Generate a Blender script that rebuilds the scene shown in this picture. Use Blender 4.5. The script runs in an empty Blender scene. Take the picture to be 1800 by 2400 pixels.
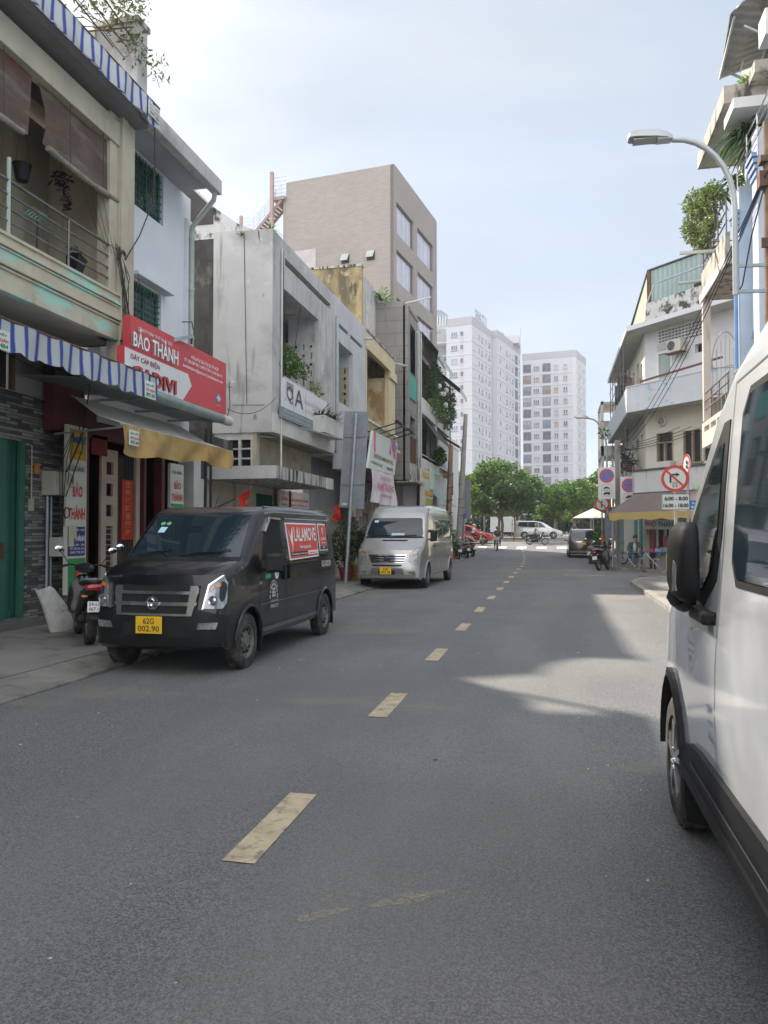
import bpy, bmesh, math, random
from mathutils import Vector, Matrix
from bisect import bisect_right
S = bpy.context.scene
R = math.radians
random.seed(7)
# ---------------------------------------------------------------- camera, sky, sun, exposure
cam = bpy.data.objects.new('camera', bpy.data.cameras.new('camera'))
S.collection.objects.link(cam); S.camera = cam
cam.location = (0, 0, 1.6)
cam.rotation_euler = (R(90 + 1.525), 0, R(12.444))
cam.data.sensor_fit = 'VERTICAL'; cam.data.sensor_height = 24.0
cam.data.lens = 24.0 * 1803 / 2400
cam.data.clip_start = 0.05; cam.data.clip_end = 3000
S.render.resolution_x, S.render.resolution_y = 768, 1024
S.view_settings.view_transform = 'Standard'; S.view_settings.look = 'None'
S.view_settings.gamma = 1; S.view_settings.use_curve_mapping = False
S.view_settings.exposure = EXPO = 1.42
SUN = Vector((-8.18, 8.82, 9.6)).normalized()          # towards the sun
W = bpy.data.worlds.new('World'); S.world = W; W.use_nodes = True
wn = W.node_tree; bg = wn.nodes['Background']
sky = wn.nodes.new('ShaderNodeTexSky'); sky.sky_type = 'NISHITA'; sky.sun_disc = False
sky.sun_elevation = math.asin(SUN.z); sky.sun_rotation = math.atan2(SUN.x, SUN.y)
sky.air_density = 1.0; sky.dust_density = 1.1; sky.ozone_density = 1.0
# thin high cloud over the blue
tc = wn.nodes.new('ShaderNodeTexCoord'); mp = wn.nodes.new('ShaderNodeMapping'); mp.inputs['Scale'].default_value = (1.2, 1.2, 3.2)
nz = wn.nodes.new('ShaderNodeTexNoise'); nz.inputs['Scale'].default_value = 1.7; nz.inputs['Detail'].default_value = 5; nz.inputs['Roughness'].default_value = .45
rp = wn.nodes.new('ShaderNodeMapRange'); rp.inputs['From Min'].default_value = .38; rp.inputs['From Max'].default_value = .72
rp.inputs['To Min'].default_value = .66; rp.inputs['To Max'].default_value = .92
mx = wn.nodes.new('ShaderNodeMix'); mx.data_type = 'RGBA'; mx.inputs[7].default_value = (5.3, 5.55, 5.8, 1)
wn.links.new(tc.outputs['Generated'], mp.inputs[0]); wn.links.new(mp.outputs[0], nz.inputs['Vector'])
wn.links.new(nz.outputs[0], rp.inputs[0]); wn.links.new(rp.outputs[0], mx.inputs[0])
# unseen sky behind the camera and overhead is brightened, added fill for the street
sx = wn.nodes.new('ShaderNodeSeparateXYZ'); wn.links.new(tc.outputs['Generated'], sx.inputs[0])
r2 = wn.nodes.new('ShaderNodeMapRange'); r2.inputs['From Min'].default_value = .35; r2.inputs['From Max'].default_value = -.5
wn.links.new(sx.outputs[1], r2.inputs[0]); cb = wn.nodes.new('ShaderNodeMix'); cb.data_type = 'RGBA'
n2 = wn.nodes.new('ShaderNodeTexNoise'); n2.inputs['Scale'].default_value = 2.6; n2.inputs['Detail'].default_value = 6; n2.inputs['Distortion'].default_value = .6
m2 = wn.nodes.new('ShaderNodeMapping'); m2.inputs['Scale'].default_value = (.8, 1.6, 3.5); m2.inputs['Rotation'].default_value = (0, .3, .5)
wn.links.new(tc.outputs['Generated'], m2.inputs[0]); wn.links.new(m2.outputs[0], n2.inputs['Vector'])
rr_ = wn.nodes.new('ShaderNodeValToRGB'); rr_.color_ramp.elements[0].position = .35; rr_.color_ramp.elements[0].color = (.31, .352, .40, 1); rr_.color_ramp.elements[1].position = .68; rr_.color_ramp.elements[1].color = (.375, .41, .447, 1)
wn.links.new(n2.outputs[0], rr_.inputs[0]); sc_w = wn.nodes.new('ShaderNodeVectorMath'); sc_w.operation = 'SCALE'; sc_w.inputs['Scale'].default_value = 9.6; wn.links.new(rr_.outputs[0], sc_w.inputs[0])
wn.links.new(r2.outputs[0], cb.inputs[0]); wn.links.new(sc_w.outputs[0], cb.inputs[6]); cb.inputs[7].default_value = (15.2, 15.0, 15.0, 1); wn.links.new(cb.outputs[2], mx.inputs[7])
wn.links.new(sky.outputs[0], mx.inputs[6]); wn.links.new(mx.outputs[2], bg.inputs[0])
bg.inputs[1].default_value = 0.075
sl = bpy.data.lights.new('sun', 'SUN'); sl.energy = 3.6; sl.angle = R(.9); sl.color = (1, .90, .76)
so = bpy.data.objects.new('sun', sl); S.collection.objects.link(so)
so.rotation_euler = SUN.to_track_quat('Z', 'Y').to_euler()
# ---------------------------------------------------------------- helpers
COL = S.collection
def tag(o, label=None, cat=None, group=None, kind=None):
    if label: o['label'] = label
    if cat: o['category'] = cat
    if group: o['group'] = group
    if kind: o['kind'] = kind
    return o
def thing(name, label, cat, loc=(0, 0, 0), group=None):
    o = bpy.data.objects.new(name, None); COL.objects.link(o); o.location = loc
    o.empty_display_size = .2
    return tag(o, label, cat, group)
def copytree(o, parent=None):
    c = o.copy(); COL.objects.link(c)
    if parent: c.parent = parent
    for ch in list(o.children): copytree(ch, c)
    return c
def wloc(o):
    v = Vector((0, 0, 0))
    while o is not None: v += Vector(o.location); o = o.parent
    return v
class MB:
    def __init__(s): s.v = []; s.f = []; s.m = []
    def add(s, vs, fs, m=0):
        n = len(s.v); s.v += [tuple(p) for p in vs]; s.f += [tuple(i + n for i in f) for f in fs]; s.m += [m] * len(fs); return s
    def box(s, x0, x1, y0, y1, z0, z1, m=0):
        if x0 > x1: x0, x1 = x1, x0
        if y0 > y1: y0, y1 = y1, y0
        if z0 > z1: z0, z1 = z1, z0
        return s.add([(x0,y0,z0),(x1,y0,z0),(x1,y1,z0),(x0,y1,z0),(x0,y0,z1),(x1,y0,z1),(x1,y1,z1),(x0,y1,z1)],
            [(3,2,1,0),(4,5,6,7),(0,1,5,4),(1,2,6,5),(2,3,7,6),(3,0,4,7)], m)
    def poly(s, pts, m=0): return s.add(pts, [tuple(range(len(pts)))], m)
    def prism(s, pts, vec, m=0):
        n = len(pts); vec = Vector(vec); a = [Vector(p) for p in pts]; b = [p + vec for p in a]
        nn = sum(((a[i].cross(a[(i+1) % n])) for i in range(n)), Vector())
        fs = [tuple(range(n))[::-1], tuple(range(n, 2*n))] + [(i, (i+1) % n, n+(i+1) % n, n+i) for i in range(n)]
        if nn.dot(vec) < 0: fs = [f[::-1] for f in fs]
        return s.add(a + b, fs, m)
    def slab(s, a, b, c, d, t, m=0):      # quad with thickness along its normal
        a, b, c, d = map(Vector, (a, b, c, d)); n = (b-a).cross(d-a).normalized() * t
        return s.prism([a, b, c, d], n, m)
    def tube(s, pts, r, n=6, m=0, cap=True):
        pts = [Vector(p) for p in pts]; k = len(pts); vs = []; fs = []
        up = None
        for i, p in enumerate(pts):
            d = (pts[min(i+1, k-1)] - pts[max(i-1, 0)])
            if d.length < 1e-9: d = Vector((0, 0, 1))
            d.normalize()
            if up is None: up = Vector((0, 0, 1)) if abs(d.z) < .9 else Vector((1, 0, 0))
            u = d.cross(up)
            if u.length < 1e-4: u = d.cross(Vector((1, 0.3, 0)))
            u.normalize(); w = u.cross(d).normalized(); up = w
            rr = r[i] if isinstance(r, (list, tuple)) else r
            for j in range(n):
                a = 2*math.pi*j/n; vs.append(p + (u*math.cos(a) + w*math.sin(a))*rr)
        for i in range(k-1):
            for j in range(n):
                fs.append((i*n+j, i*n+(j+1) % n, (i+1)*n+(j+1) % n, (i+1)*n+j))
        if cap: fs += [tuple(range(n))[::-1], tuple(range((k-1)*n, k*n))]
        return s.add(vs, [f[::-1] for f in fs], m)
    def bar(s, a, b, w, h=None, m=0):     # rectangular bar
        a, b = Vector(a), Vector(b); h = h or w; d = (b-a).normalized()
        up = Vector((0, 0, 1)) if abs(d.z) < .95 else Vector((0, 1, 0))
        u = d.cross(up).normalized()*w/2; v = u.cross(d).normalized()*h/2
        return s.prism([a-u-v, a+u-v, a+u+v, a-u+v], b-a, m)
    def lathe(s, prof, c, axis=(0, 0, 1), n=24, m=0, caps=True):   # prof (r, h) along axis
        ax = Vector(axis).normalized(); u = ax.orthogonal().normalized(); w = ax.cross(u); c = Vector(c)
        vs = []; fs = []; k = len(prof)
        for r, h in prof:
            for j in range(n):
                a = 2*math.pi*j/n; vs.append(c + ax*h + (u*math.cos(a) + w*math.sin(a))*r)
        for i in range(k-1):
            for j in range(n): fs.append((i*n+j, i*n+(j+1) % n, (i+1)*n+(j+1) % n, (i+1)*n+j))
        if caps: fs += [tuple(range(n))[::-1], tuple(range((k-1)*n, k*n))]
        return s.add(vs, fs, m)
    def sphere(s, c, r, n=10, m=0):
        r = r if isinstance(r, (list, tuple)) else (r, r, r); c = Vector(c); vs = []; fs = []
        for i in range(1, n):
            t = math.pi*i/n
            for j in range(2*n):
                a = math.pi*j/n; vs.append((c.x+r[0]*math.sin(t)*math.cos(a), c.y+r[1]*math.sin(t)*math.sin(a), c.z+r[2]*math.cos(t)))
        vs += [(c.x, c.y, c.z+r[2]), (c.x, c.y, c.z-r[2])]; N = 2*n; T = len(vs)-2
        for i in range(n-2):
            for j in range(N): fs.append((i*N+j, (i+1)*N+j, (i+1)*N+(j+1) % N, i*N+(j+1) % N))
        for j in range(N): fs.append((T, j, (j+1) % N)); fs.append((T+1, (n-2)*N+(j+1) % N, (n-2)*N+j))
        return s.add(vs, fs, m)
    def wall(s, P0, U, L, H, t, N, holes, m=0):
        """vertical wall from P0 along unit U, length L, height H, thickness t towards -N, holes (u0,u1,v0,v1)"""
        P0, U, N = Vector(P0), Vector(U), Vector(N)
        us = sorted({0, L, *[h[0] for h in holes], *[h[1] for h in holes]}); us = [u for u in us if 0 <= u <= L]
        vs = sorted({0, H, *[h[2] for h in holes], *[h[3] for h in holes]}); vs = [v for v in vs if 0 <= v <= H]
        for i in range(len(vs)-1):
            v0, v1 = vs[i], vs[i+1]; vm = (v0+v1)/2; run = None
            for j in range(len(us)):
                solid = False
                if j < len(us)-1:
                    um = (us[j]+us[j+1])/2
                    solid = not any(h[0] < um < h[1] and h[2] < vm < h[3] for h in holes)
                if solid and run is None: run = us[j]
                if not solid and run is not None:
                    a = P0+U*run+Vector((0, 0, v0)); b = P0+U*us[j]+Vector((0, 0, v0)); z = Vector((0, 0, v1-v0))
                    s.prism([a, b, b+z, a+z], -N*t, m); run = None
        return s
    def build(s, name, mats, parent=None, world=True, smooth=None, bevel=0, label=None, fix=True):
        me = bpy.data.meshes.new(name)
        off = wloc(parent) if (parent is not None and world) else Vector((0, 0, 0))
        me.from_pydata([(p[0]-off.x, p[1]-off.y, p[2]-off.z) for p in s.v], [], s.f)
        mats = mats if isinstance(mats, (list, tuple)) else [mats]
        for mm in mats:
            if mm: me.materials.append(mm)
        if len(mats) > 1: me.polygons.foreach_set('material_index', s.m)
        if fix:
            bm = bmesh.new(); bm.from_mesh(me); bmesh.ops.recalc_face_normals(bm, faces=bm.faces); bm.to_mesh(me); bm.free()
        if smooth is not None:
            me.polygons.foreach_set('use_smooth', [True]*len(me.polygons)); me.set_sharp_from_angle(angle=R(smooth))
        me.update()
        o = bpy.data.objects.new(name, me); COL.objects.link(o)
        if parent is not None: o.parent = parent
        if bevel:
            b = o.modifiers.new('bevel', 'BEVEL'); b.width = bevel; b.segments = 2; b.limit_method = 'ANGLE'; b.angle_limit = R(40)
        if label: o['label'] = label
        return o
def structure(name, mb, m, **k):
    return tag(mb.build(name, m, **k), kind='structure')
# ---------------------------------------------------------------- materials
MATS = {}
def mat(name, c, rough=.8, metal=0., var=.12, vs=1.5, stains=(), bump=0., bs=40., coat=0., spec=.5, tex=None, emit=None, trans=0, alpha=None):
    """procedural principled material; stains: list of (rgb, low, high, (sx,sy,sz), seed)"""
    if name in MATS: return MATS[name]
    m = bpy.data.materials.new(name); m.use_nodes = True; nt = m.node_tree; b = nt.nodes['Principled BSDF']
    N = nt.nodes.new; Lk = nt.links.new
    b.inputs['Roughness'].default_value = rough; b.inputs['Metallic'].default_value = metal
    b.inputs['Specular IOR Level'].default_value = spec; b.inputs['Coat Weight'].default_value = coat; b.inputs['Coat Roughness'].default_value = .04
    tcn = N('ShaderNodeTexCoord'); obj = tcn.outputs['Object']
    def noise(scale, sc=(1, 1, 1), det=5, seed=0):
        mpn = N('ShaderNodeMapping'); mpn.inputs['Scale'].default_value = sc; mpn.inputs['Location'].default_value = (seed*3.7, seed*1.3, seed*2.1)
        Lk(obj, mpn.inputs[0]); n = N('ShaderNodeTexNoise'); n.inputs['Scale'].default_value = scale; n.inputs['Detail'].default_value = det
        n.inputs['Roughness'].default_value = .6; Lk(mpn.outputs[0], n.inputs['Vector']); return n.outputs[0]
    def mix(f, a, bb, mode='MIX'):
        x = N('ShaderNodeMix'); x.data_type = 'RGBA'; x.blend_type = mode
        for s_, v in ((0, f), (6, a), (7, bb)):
            if hasattr(v, 'links') or isinstance(v, bpy.types.NodeSocket): Lk(v, x.inputs[s_])
            elif s_ == 0: x.inputs[0].default_value = v
            else: x.inputs[s_].default_value = (*v, 1)
        return x.outputs[2]
    def rng(v, a, bb, c0=0., c1=1.):
        r = N('ShaderNodeMapRange'); r.inputs[1].default_value = a; r.inputs[2].default_value = bb; r.inputs[3].default_value = c0; r.inputs[4].default_value = c1
        Lk(v, r.inputs[0]); return r.outputs[0]
    ctx = dict(nt=nt, N=N, Lk=Lk, obj=obj, noise=noise, mix=mix, rng=rng, b=b)
    col = None; hgt = None
    if tex: col, hgt = tex(ctx)
    if var:
        base = c if col is None else col
        lo = tuple(x*(1-var) for x in c) if col is None else None
        f = rng(noise(vs), .3, .7)
        if col is None: col = mix(f, lo, tuple(min(1, x*(1+var)) for x in c))
        else: col = mix(1., col, mix(f, (1-var,)*3, (1+var*.5,)*3), 'MULTIPLY')
    elif col is None: col = None
    for st in stains:
        sc = st[3] if len(st) > 3 else (1, 1, 1); seed = st[4] if len(st) > 4 else 0
        f = rng(noise(1., sc, 8, seed+1), st[1], st[2])
        col = mix(f, col if col is not None else c, st[0])
    if col is None: b.inputs['Base Color'].default_value = (*c, 1)
    else: Lk(col, b.inputs['Base Color'])
    if bump or hgt is not None:
        bn = N('ShaderNodeBump'); bn.inputs['Strength'].default_value = min(1, bump) if bump else .6; bn.inputs['Distance'].default_value = .02
        Lk(hgt if hgt is not None else noise(bs), bn.inputs['Height']); Lk(bn.outputs[0], b.inputs['Normal'])
    if emit: b.inputs['Emission Color'].default_value = (*emit, 1); b.inputs['Emission Strength'].default_value = 1
    if trans: b.inputs['Transmission Weight'].default_value = trans
    if alpha is not None: b.inputs['Alpha'].default_value = alpha
    MATS[name] = m; return m
def wallvec(ctx):                   # (x+y, z) so that bricks read on both wall directions
    N, Lk = ctx['N'], ctx['Lk']; s = N('ShaderNodeSeparateXYZ'); Lk(ctx['obj'], s.inputs[0])
    a = N('ShaderNodeMath'); a.operation = 'ADD'; Lk(s.outputs[0], a.inputs[0]); Lk(s.outputs[1], a.inputs[1])
    c = N('ShaderNodeCombineXYZ'); Lk(a.outputs[0], c.inputs[0]); Lk(s.outputs[2], c.inputs[1]); return c.outputs[0]
def brick_tex(c1, c2, mortar, w, h, ms=.01, bias=0., off=.5):
    def f(ctx):
        N, Lk = ctx['N'], ctx['Lk']; t = N('ShaderNodeTexBrick'); Lk(wallvec(ctx), t.inputs['Vector'])
        t.inputs['Color1'].default_value = (*c1, 1); t.inputs['Color2'].default_value = (*c2, 1); t.inputs['Mortar'].default_value = (*mortar, 1)
        t.inputs['Scale'].default_value = 1; t.inputs['Brick Width'].default_value = w; t.inputs['Row Height'].default_value = h
        t.inputs['Mortar Size'].default_value = ms; t.inputs['Bias'].default_value = bias; t.offset = off
        i = N('ShaderNodeMath'); i.operation = 'SUBTRACT'; i.inputs[0].default_value = 1; Lk(t.outputs['Fac'], i.inputs[1])
        return t.outputs['Color'], i.outputs[0]
    return f
def stripe_tex(axis, period, stops, const=True):
    """colour stripes across axis (0 x,1 y,2 z); stops [(pos, rgb)]"""
    def f(ctx):
        N, Lk = ctx['N'], ctx['Lk']; s = N('ShaderNodeSeparateXYZ'); Lk(ctx['obj'], s.inputs[0])
        d = N('ShaderNodeMath'); d.operation = 'DIVIDE'; Lk(s.outputs[axis], d.inputs[0]); d.inputs[1].default_value = period
        fr = N('ShaderNodeMath'); fr.operation = 'FRACT'; Lk(d.outputs[0], fr.inputs[0])
        r = N('ShaderNodeValToRGB'); r.color_ramp.interpolation = 'CONSTANT' if const else 'LINEAR'
        while len(r.color_ramp.elements) < len(stops): r.color_ramp.elements.new(.5)
        for e, (p, c) in zip(r.color_ramp.elements, stops): e.position = p; e.color = (*c, 1)
        Lk(fr.outputs[0], r.inputs[0]); return r.outputs[0], None
    return f
def wave_tex(axis, period, c):       # corrugation: sine height across an axis
    def f(ctx):
        N, Lk = ctx['N'], ctx['Lk']; s = N('ShaderNodeSeparateXYZ'); Lk(ctx['obj'], s.inputs[0])
        d = N('ShaderNodeMath'); d.operation = 'MULTIPLY'; Lk(s.outputs[axis], d.inputs[0]); d.inputs[1].default_value = 2*math.pi/period
        q = N('ShaderNodeMath'); q.operation = 'SINE'; Lk(d.outputs[0], q.inputs[0])
        return ctx['mix'](ctx['rng'](q.outputs[0], -1, 1), tuple(x*.9 for x in c), tuple(min(1, x*1.08) for x in c)), q.outputs[0]
    return f
def leafmat(name, c, c2):
    if name in MATS: return MATS[name]
    m = bpy.data.materials.new(name); m.use_nodes = True; nt = m.node_tree; b = nt.nodes['Principled BSDF']
    N = nt.nodes.new; Lk = nt.links.new
    g = N('ShaderNodeNewGeometry'); r = N('ShaderNodeValToRGB'); r.color_ramp.elements[0].color = (*c, 1); r.color_ramp.elements[1].color = (*c2, 1)
    Lk(g.outputs['Random Per Island'], r.inputs[0]); Lk(r.outputs[0], b.inputs['Base Color']); b.inputs['Roughness'].default_value = .55
    t = N('ShaderNodeBsdfTranslucent'); Lk(r.outputs[0], t.inputs[0]); x = N('ShaderNodeMixShader'); x.inputs[0].default_value = .45
    Lk(b.outputs[0], x.inputs[1]); Lk(t.outputs[0], x.inputs[2]); Lk(x.outputs[0], nt.nodes['Material Output'].inputs[0])
    MATS[name] = m; return m
def glassmat(name, tint, k):         # thin pane: see-through tint plus fresnel reflection
    if name in MATS: return MATS[name]
    m = bpy.data.materials.new(name); m.use_nodes = True; nt = m.node_tree; N = nt.nodes.new; Lk = nt.links.new
    t = N('ShaderNodeBsdfTransparent'); t.inputs[0].default_value = (*tint, 1); g = N('ShaderNodeBsdfGlossy'); g.inputs['Roughness'].default_value = .02
    f = N('ShaderNodeFresnel'); f.inputs[0].default_value = k; x = N('ShaderNodeMixShader'); Lk(f.outputs[0], x.inputs[0]); Lk(t.outputs[0], x.inputs[1]); Lk(g.outputs[0], x.inputs[2])
    Lk(x.outputs[0], nt.nodes['Material Output'].inputs[0]); MATS[name] = m; return m
# ---------------------------------------------------------------- lettering
_tc = {}
def textmesh(s, bold=.02):
    k = (s, bold)
    if k in _tc: return _tc[k]
    cu = bpy.data.curves.new('t', 'FONT'); cu.body = s; cu.size = 1; cu.offset = bold; cu.resolution_u = 2; cu.align_x = 'LEFT'
    o = bpy.data.objects.new('t', cu); COL.objects.link(o)
    me = bpy.data.meshes.new_from_object(o)
    vs = [tuple(v.co) for v in me.vertices]; fs = [tuple(p.vertices) for p in me.polygons]
    bpy.data.objects.remove(o); bpy.data.curves.remove(cu); bpy.data.meshes.remove(me)
    x0 = min(v[0] for v in vs); x1 = max(v[0] for v in vs); y0 = min(v[1] for v in vs); y1 = max(v[1] for v in vs)
    _tc[k] = (vs, fs, x0, x1, y0, y1); return _tc[k]
def text(s, P0, U, V, w, h, m, parent=None, depth=.006, bold=.02, name='lettering', fn=None, world=True, shear=0):
    """fits the words into a w x h box whose lower-left corner is P0; fn(u, v) maps to 3D instead when given"""
    vs, fs, x0, x1, y0, y1 = textmesh(s, bold); mb = MB()
    P0, U, V = Vector(P0 or (0, 0, 0)), Vector(U or (1, 0, 0)), Vector(V or (0, 0, 1)); Nn = U.cross(V)
    pts = []
    for v in vs:
        a = (v[0]-x0)/(x1-x0)*w; b = (v[1]-y0)/(y1-y0)*h; a += shear*b
        pts.append(fn(a, b) if fn else P0+U*a+V*b+Nn*depth)
    mb.add(pts, fs)
    return mb.build(name, m, parent, world=world, fix=False)
# ---------------------------------------------------------------- foliage
def leaves(mb, c, rad, n, size, rnd, aspect=.45, m=0, shell=.5):
    c = Vector(c)
    for _ in range(n):
        while True:
            p = Vector((rnd.uniform(-1, 1), rnd.uniform(-1, 1), rnd.uniform(-1, 1)))
            if p.length <= 1 and p.length > shell*rnd.random(): break
        p = Vector((p.x*rad[0], p.y*rad[1], p.z*rad[2])) + c
        d = Vector((rnd.gauss(0, 1), rnd.gauss(0, 1), rnd.gauss(0, .6)-.2)).normalized()
        u = d.cross(Vector((rnd.gauss(0, 1), rnd.gauss(0, 1), rnd.gauss(0, 1)))).normalized()
        s = size*rnd.uniform(.6, 1.3); a = p; b = p+d*s*.5+u*s*aspect*.5; e = p+d*s; g = p+d*s*.5-u*s*aspect*.5
        mb.add([a, b, e, g], [(0, 1, 2, 3)], m)
def fronds(mb, c, n, L, rnd, w=.05, droop=.6, up=.8, m=0):
    c = Vector(c)
    for i in range(n):
        a = rnd.uniform(0, 2*math.pi); el = rnd.uniform(.15, 1)*up; l = L*rnd.uniform(.6, 1.15)
        d = Vector((math.cos(a), math.sin(a), 0)); sd = Vector((-math.sin(a), math.cos(a), 0))
        pts = []
        for k in range(5):
            t = k/4; ww = w*(math.sin(math.pi*min(1, t*.85+.12)))*.5+.002
            p = c + d*l*t*math.cos(el*.8) + Vector((0, 0, l*(math.sin(el)*t - droop*t*t)))
            pts += [p-sd*ww, p+sd*ww]
        mb.add(pts, [(2*k, 2*k+1, 2*k+3, 2*k+2) for k in range(4)], m)
def rail_tubes(mb, pts, r, n=5): mb.tube(pts, r, n)
def sag(a, b, s, n=10):
    a, b = Vector(a), Vector(b)
    return [a.lerp(b, i/n) - Vector((0, 0, 4*s*(i/n)*(1-i/n))) for i in range(n+1)]
def wire(mb, a, b, s=.1, r=.008, n=10): mb.tube(sag(a, b, s, n), r, 4, cap=False)

def translucent(m, f):               # cloth that glows a little with the daylight behind it
    nt = m.node_tree; b = nt.nodes['Principled BSDF']; t = nt.nodes.new('ShaderNodeBsdfTranslucent'); x = nt.nodes.new('ShaderNodeMixShader'); x.inputs[0].default_value = f
    if b.inputs['Base Color'].links: nt.links.new(b.inputs['Base Color'].links[0].from_socket, t.inputs[0])
    else: t.inputs[0].default_value = b.inputs['Base Color'].default_value
    nt.links.new(b.outputs[0], x.inputs[1]); nt.links.new(t.outputs[0], x.inputs[2]); nt.links.new(x.outputs[0], nt.nodes['Material Output'].inputs[0]); return m
# ---------------------------------------------------------------- ground, roads, pavements
PROF = [(-60, 0), (42, 0), (46, .04), (50, .12), (55, .24), (60, .40), (66, .62), (74, .95), (82, 1.1), (90, 1.2), (3000, 1.2)]
def zg(y):
    for (a, za), (b, zb) in zip(PROF, PROF[1:]):
        if y <= b: return za + (zb-za)*(max(y, a)-a)/(b-a)
    return 1.2
def asphalt_tex(c, speck=1.):
    def f(ctx):
        N, Lk, mix, rng, noise = ctx['N'], ctx['Lk'], ctx['mix'], ctx['rng'], ctx['noise']
        v = N('ShaderNodeTexVoronoi'); v.inputs['Scale'].default_value = 190; Lk(ctx['obj'], v.inputs['Vector'])
        n1 = noise(115, det=4); n2 = noise(30, det=6, seed=3); n3 = noise(.9, (1, .18, 1), 4, 5); n4 = noise(.45, det=3, seed=9)
        base = mix(rng(n1, .38, .62), tuple(x*.38 for x in c), tuple(x*1.55 for x in c))
        base = mix(rng(n2, .56, .70, 0, .65), base, tuple(x*.34 for x in c))
        sp = N('ShaderNodeSeparateColor'); Lk(v.outputs['Color'], sp.inputs[0])
        base = mix(rng(sp.outputs[0], .96, 1., 0, .55*speck), base, (.42, .42, .41))
        base = mix(rng(n3, .38, .68, 0, .45), base, tuple(x*1.5 for x in (c[0]*1.04, c[1], c[2]*.94)))
        base = mix(rng(n4, .38, .7, 0, .5), base, tuple(x*.72 for x in c))
        return base, n1
    return f
ASPH = mat('asphalt', (.165, .163, .160), .82, var=0, tex=asphalt_tex((.150, .1515, .156)), bump=.6,
    stains=[((.22, .20, .165), .60, .80, (.5, .9, 1), 4)])
CONC = mat('pavement_concrete', (.215, .205, .19), .9, var=.25, vs=.8, stains=[((.07, .068, .062), .52, .75, (2.2, 2.2, 1), 2), ((.3, .29, .27), .6, .8, (5, 5, 1), 7)], bump=.4, bs=55)
KERB = mat('kerb_stone', (.27, .26, .24), .9, var=.25, vs=3, stains=[((.08, .075, .07), .55, .75, (4, 4, 4), 2)], bump=.4, bs=30)
def sheet(mb, x0, x1, ys, dz=0., n=1):
    for a, b in zip(ys, ys[1:]):
        mb.add([(x0, a, zg(a)+dz), (x1, a, zg(a)+dz), (x1, b, zg(b)+dz), (x0, b, zg(b)+dz)], [(0, 1, 2, 3)])
YS = [-60, -20, 0, 20, 42, 46, 50, 55, 60, 66, 74, 82, 90, 300, 2500]
g = MB(); sheet(g, -1500, 1500, YS, -.02); structure('ground', g, CONC, fix=False)
ry = [-45, 0, 20, 42, 46, 50, 55, 60, 63]
g = MB(); sheet(g, -5.0, 2.3, ry, .004); structure('road', g, ASPH, fix=False)
g = MB(); g.poly([(2.3, 25.2, .004), (2.6, 25.2, .004), (12, 13, .004), (17, 17, .004), (4.4, 33.5, .004), (2.3, 34.8, .004)]); structure('side_alley', g, ASPH, fix=False)
g = MB(); sheet(g, -160, 160, [63, 66, 69.8], .004); sheet(g, -160, 160, [72.2, 74, 82, 90], .004); structure('boulevard', g, ASPH, fix=False)
GRASS = mat('median_grass', (.07, .10, .025), .9, var=.4, vs=4, bump=.6, bs=20)
g = MB(); g.box(-160, 160, 69.8, 70.0, .3, .90); g.box(-160, 160, 72.0, 72.2, .3, .96); structure('median_kerb', g, KERB)
g = MB(); g.box(-160, 160, 70.0, 72.0, .3, .91); structure('median', g, GRASS)
PAVL = mat('pavement_left_mat', (.19, .185, .175), .9, var=.22, vs=.7, tex=lambda ctx: ctx_grid(ctx, 1.6, 1.9), stains=[((.07, .068, .062), .52, .72, (1.3, 1.3, 1), 2)], bump=.35) if False else CONC
g = MB()
for a, b in zip([-45, 0, 4.4, 8.9, 14, 20, 28, 36, 44, 50], [0, 4.39, 8.89, 13.99, 19.99, 27.99, 35.99, 43.99, 49.99, 56.5]):
    x0 = -8.7 if b < 50 else -8.7
    za, zb = zg(a), zg(b)
    for u, v in ((-16, -7.2), (-7.195, -5.58)):
        g.add([(u, a, za-.1), (v, a, za-.1), (v, b, zb-.1), (u, b, zb-.1), (u, a, za+.1), (v, a, za+.1), (v, b, zb+.1), (u, b, zb+.1)],
              [(3,2,1,0),(4,5,6,7),(0,1,5,4),(1,2,6,5),(2,3,7,6),(3,0,4,7)])
structure('pavement_left', g, CONC)
g = MB(); rk = random.Random(9); b = -42
while b < 56:
    a = b; b = a+rk.uniform(1.1, 2.6); bb = b-.012; za, zb = zg(a), zg(bb); o1, o2 = rk.uniform(-.03, .03), rk.uniform(-.012, .012)
    xs_ = [-5.575, -5.05+o1]; g.add([(xs_[0], a, za-.1), (xs_[1], a, za-.1), (xs_[1], bb, zb-.1), (xs_[0], bb, zb-.1), (xs_[0], a, za+.10+o2), (xs_[1], a, za+.025), (xs_[1]+.02, bb, zb+.025), (xs_[0], bb, zb+.10+o2)], [(3,2,1,0),(4,5,6,7),(0,1,5,4),(1,2,6,5),(2,3,7,6),(3,0,4,7)])
structure('kerb_left', g, mat('worn_apron', (.20, .19, .17), .9, var=.3, vs=1.4, stains=[((.075, .07, .062), .50, .68, (2.5, 2.5, 1), 3), ((.28, .27, .25), .60, .74, (4, 4, 1), 8)], bump=.5, bs=25), bevel=.012)
nearR = [(2.42, -45), (2.42, 24.2), (2.62, 25.5), (3.1, 27.0), (3.7, 27.3), (12, 16.5), (12, -45)]
farR = [(2.6, 34.6), (3.0, 33.6), (4.4, 31.7), (9.5, 25.1), (20, 36), (20, 58), (2.55, 57.5)]
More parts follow.
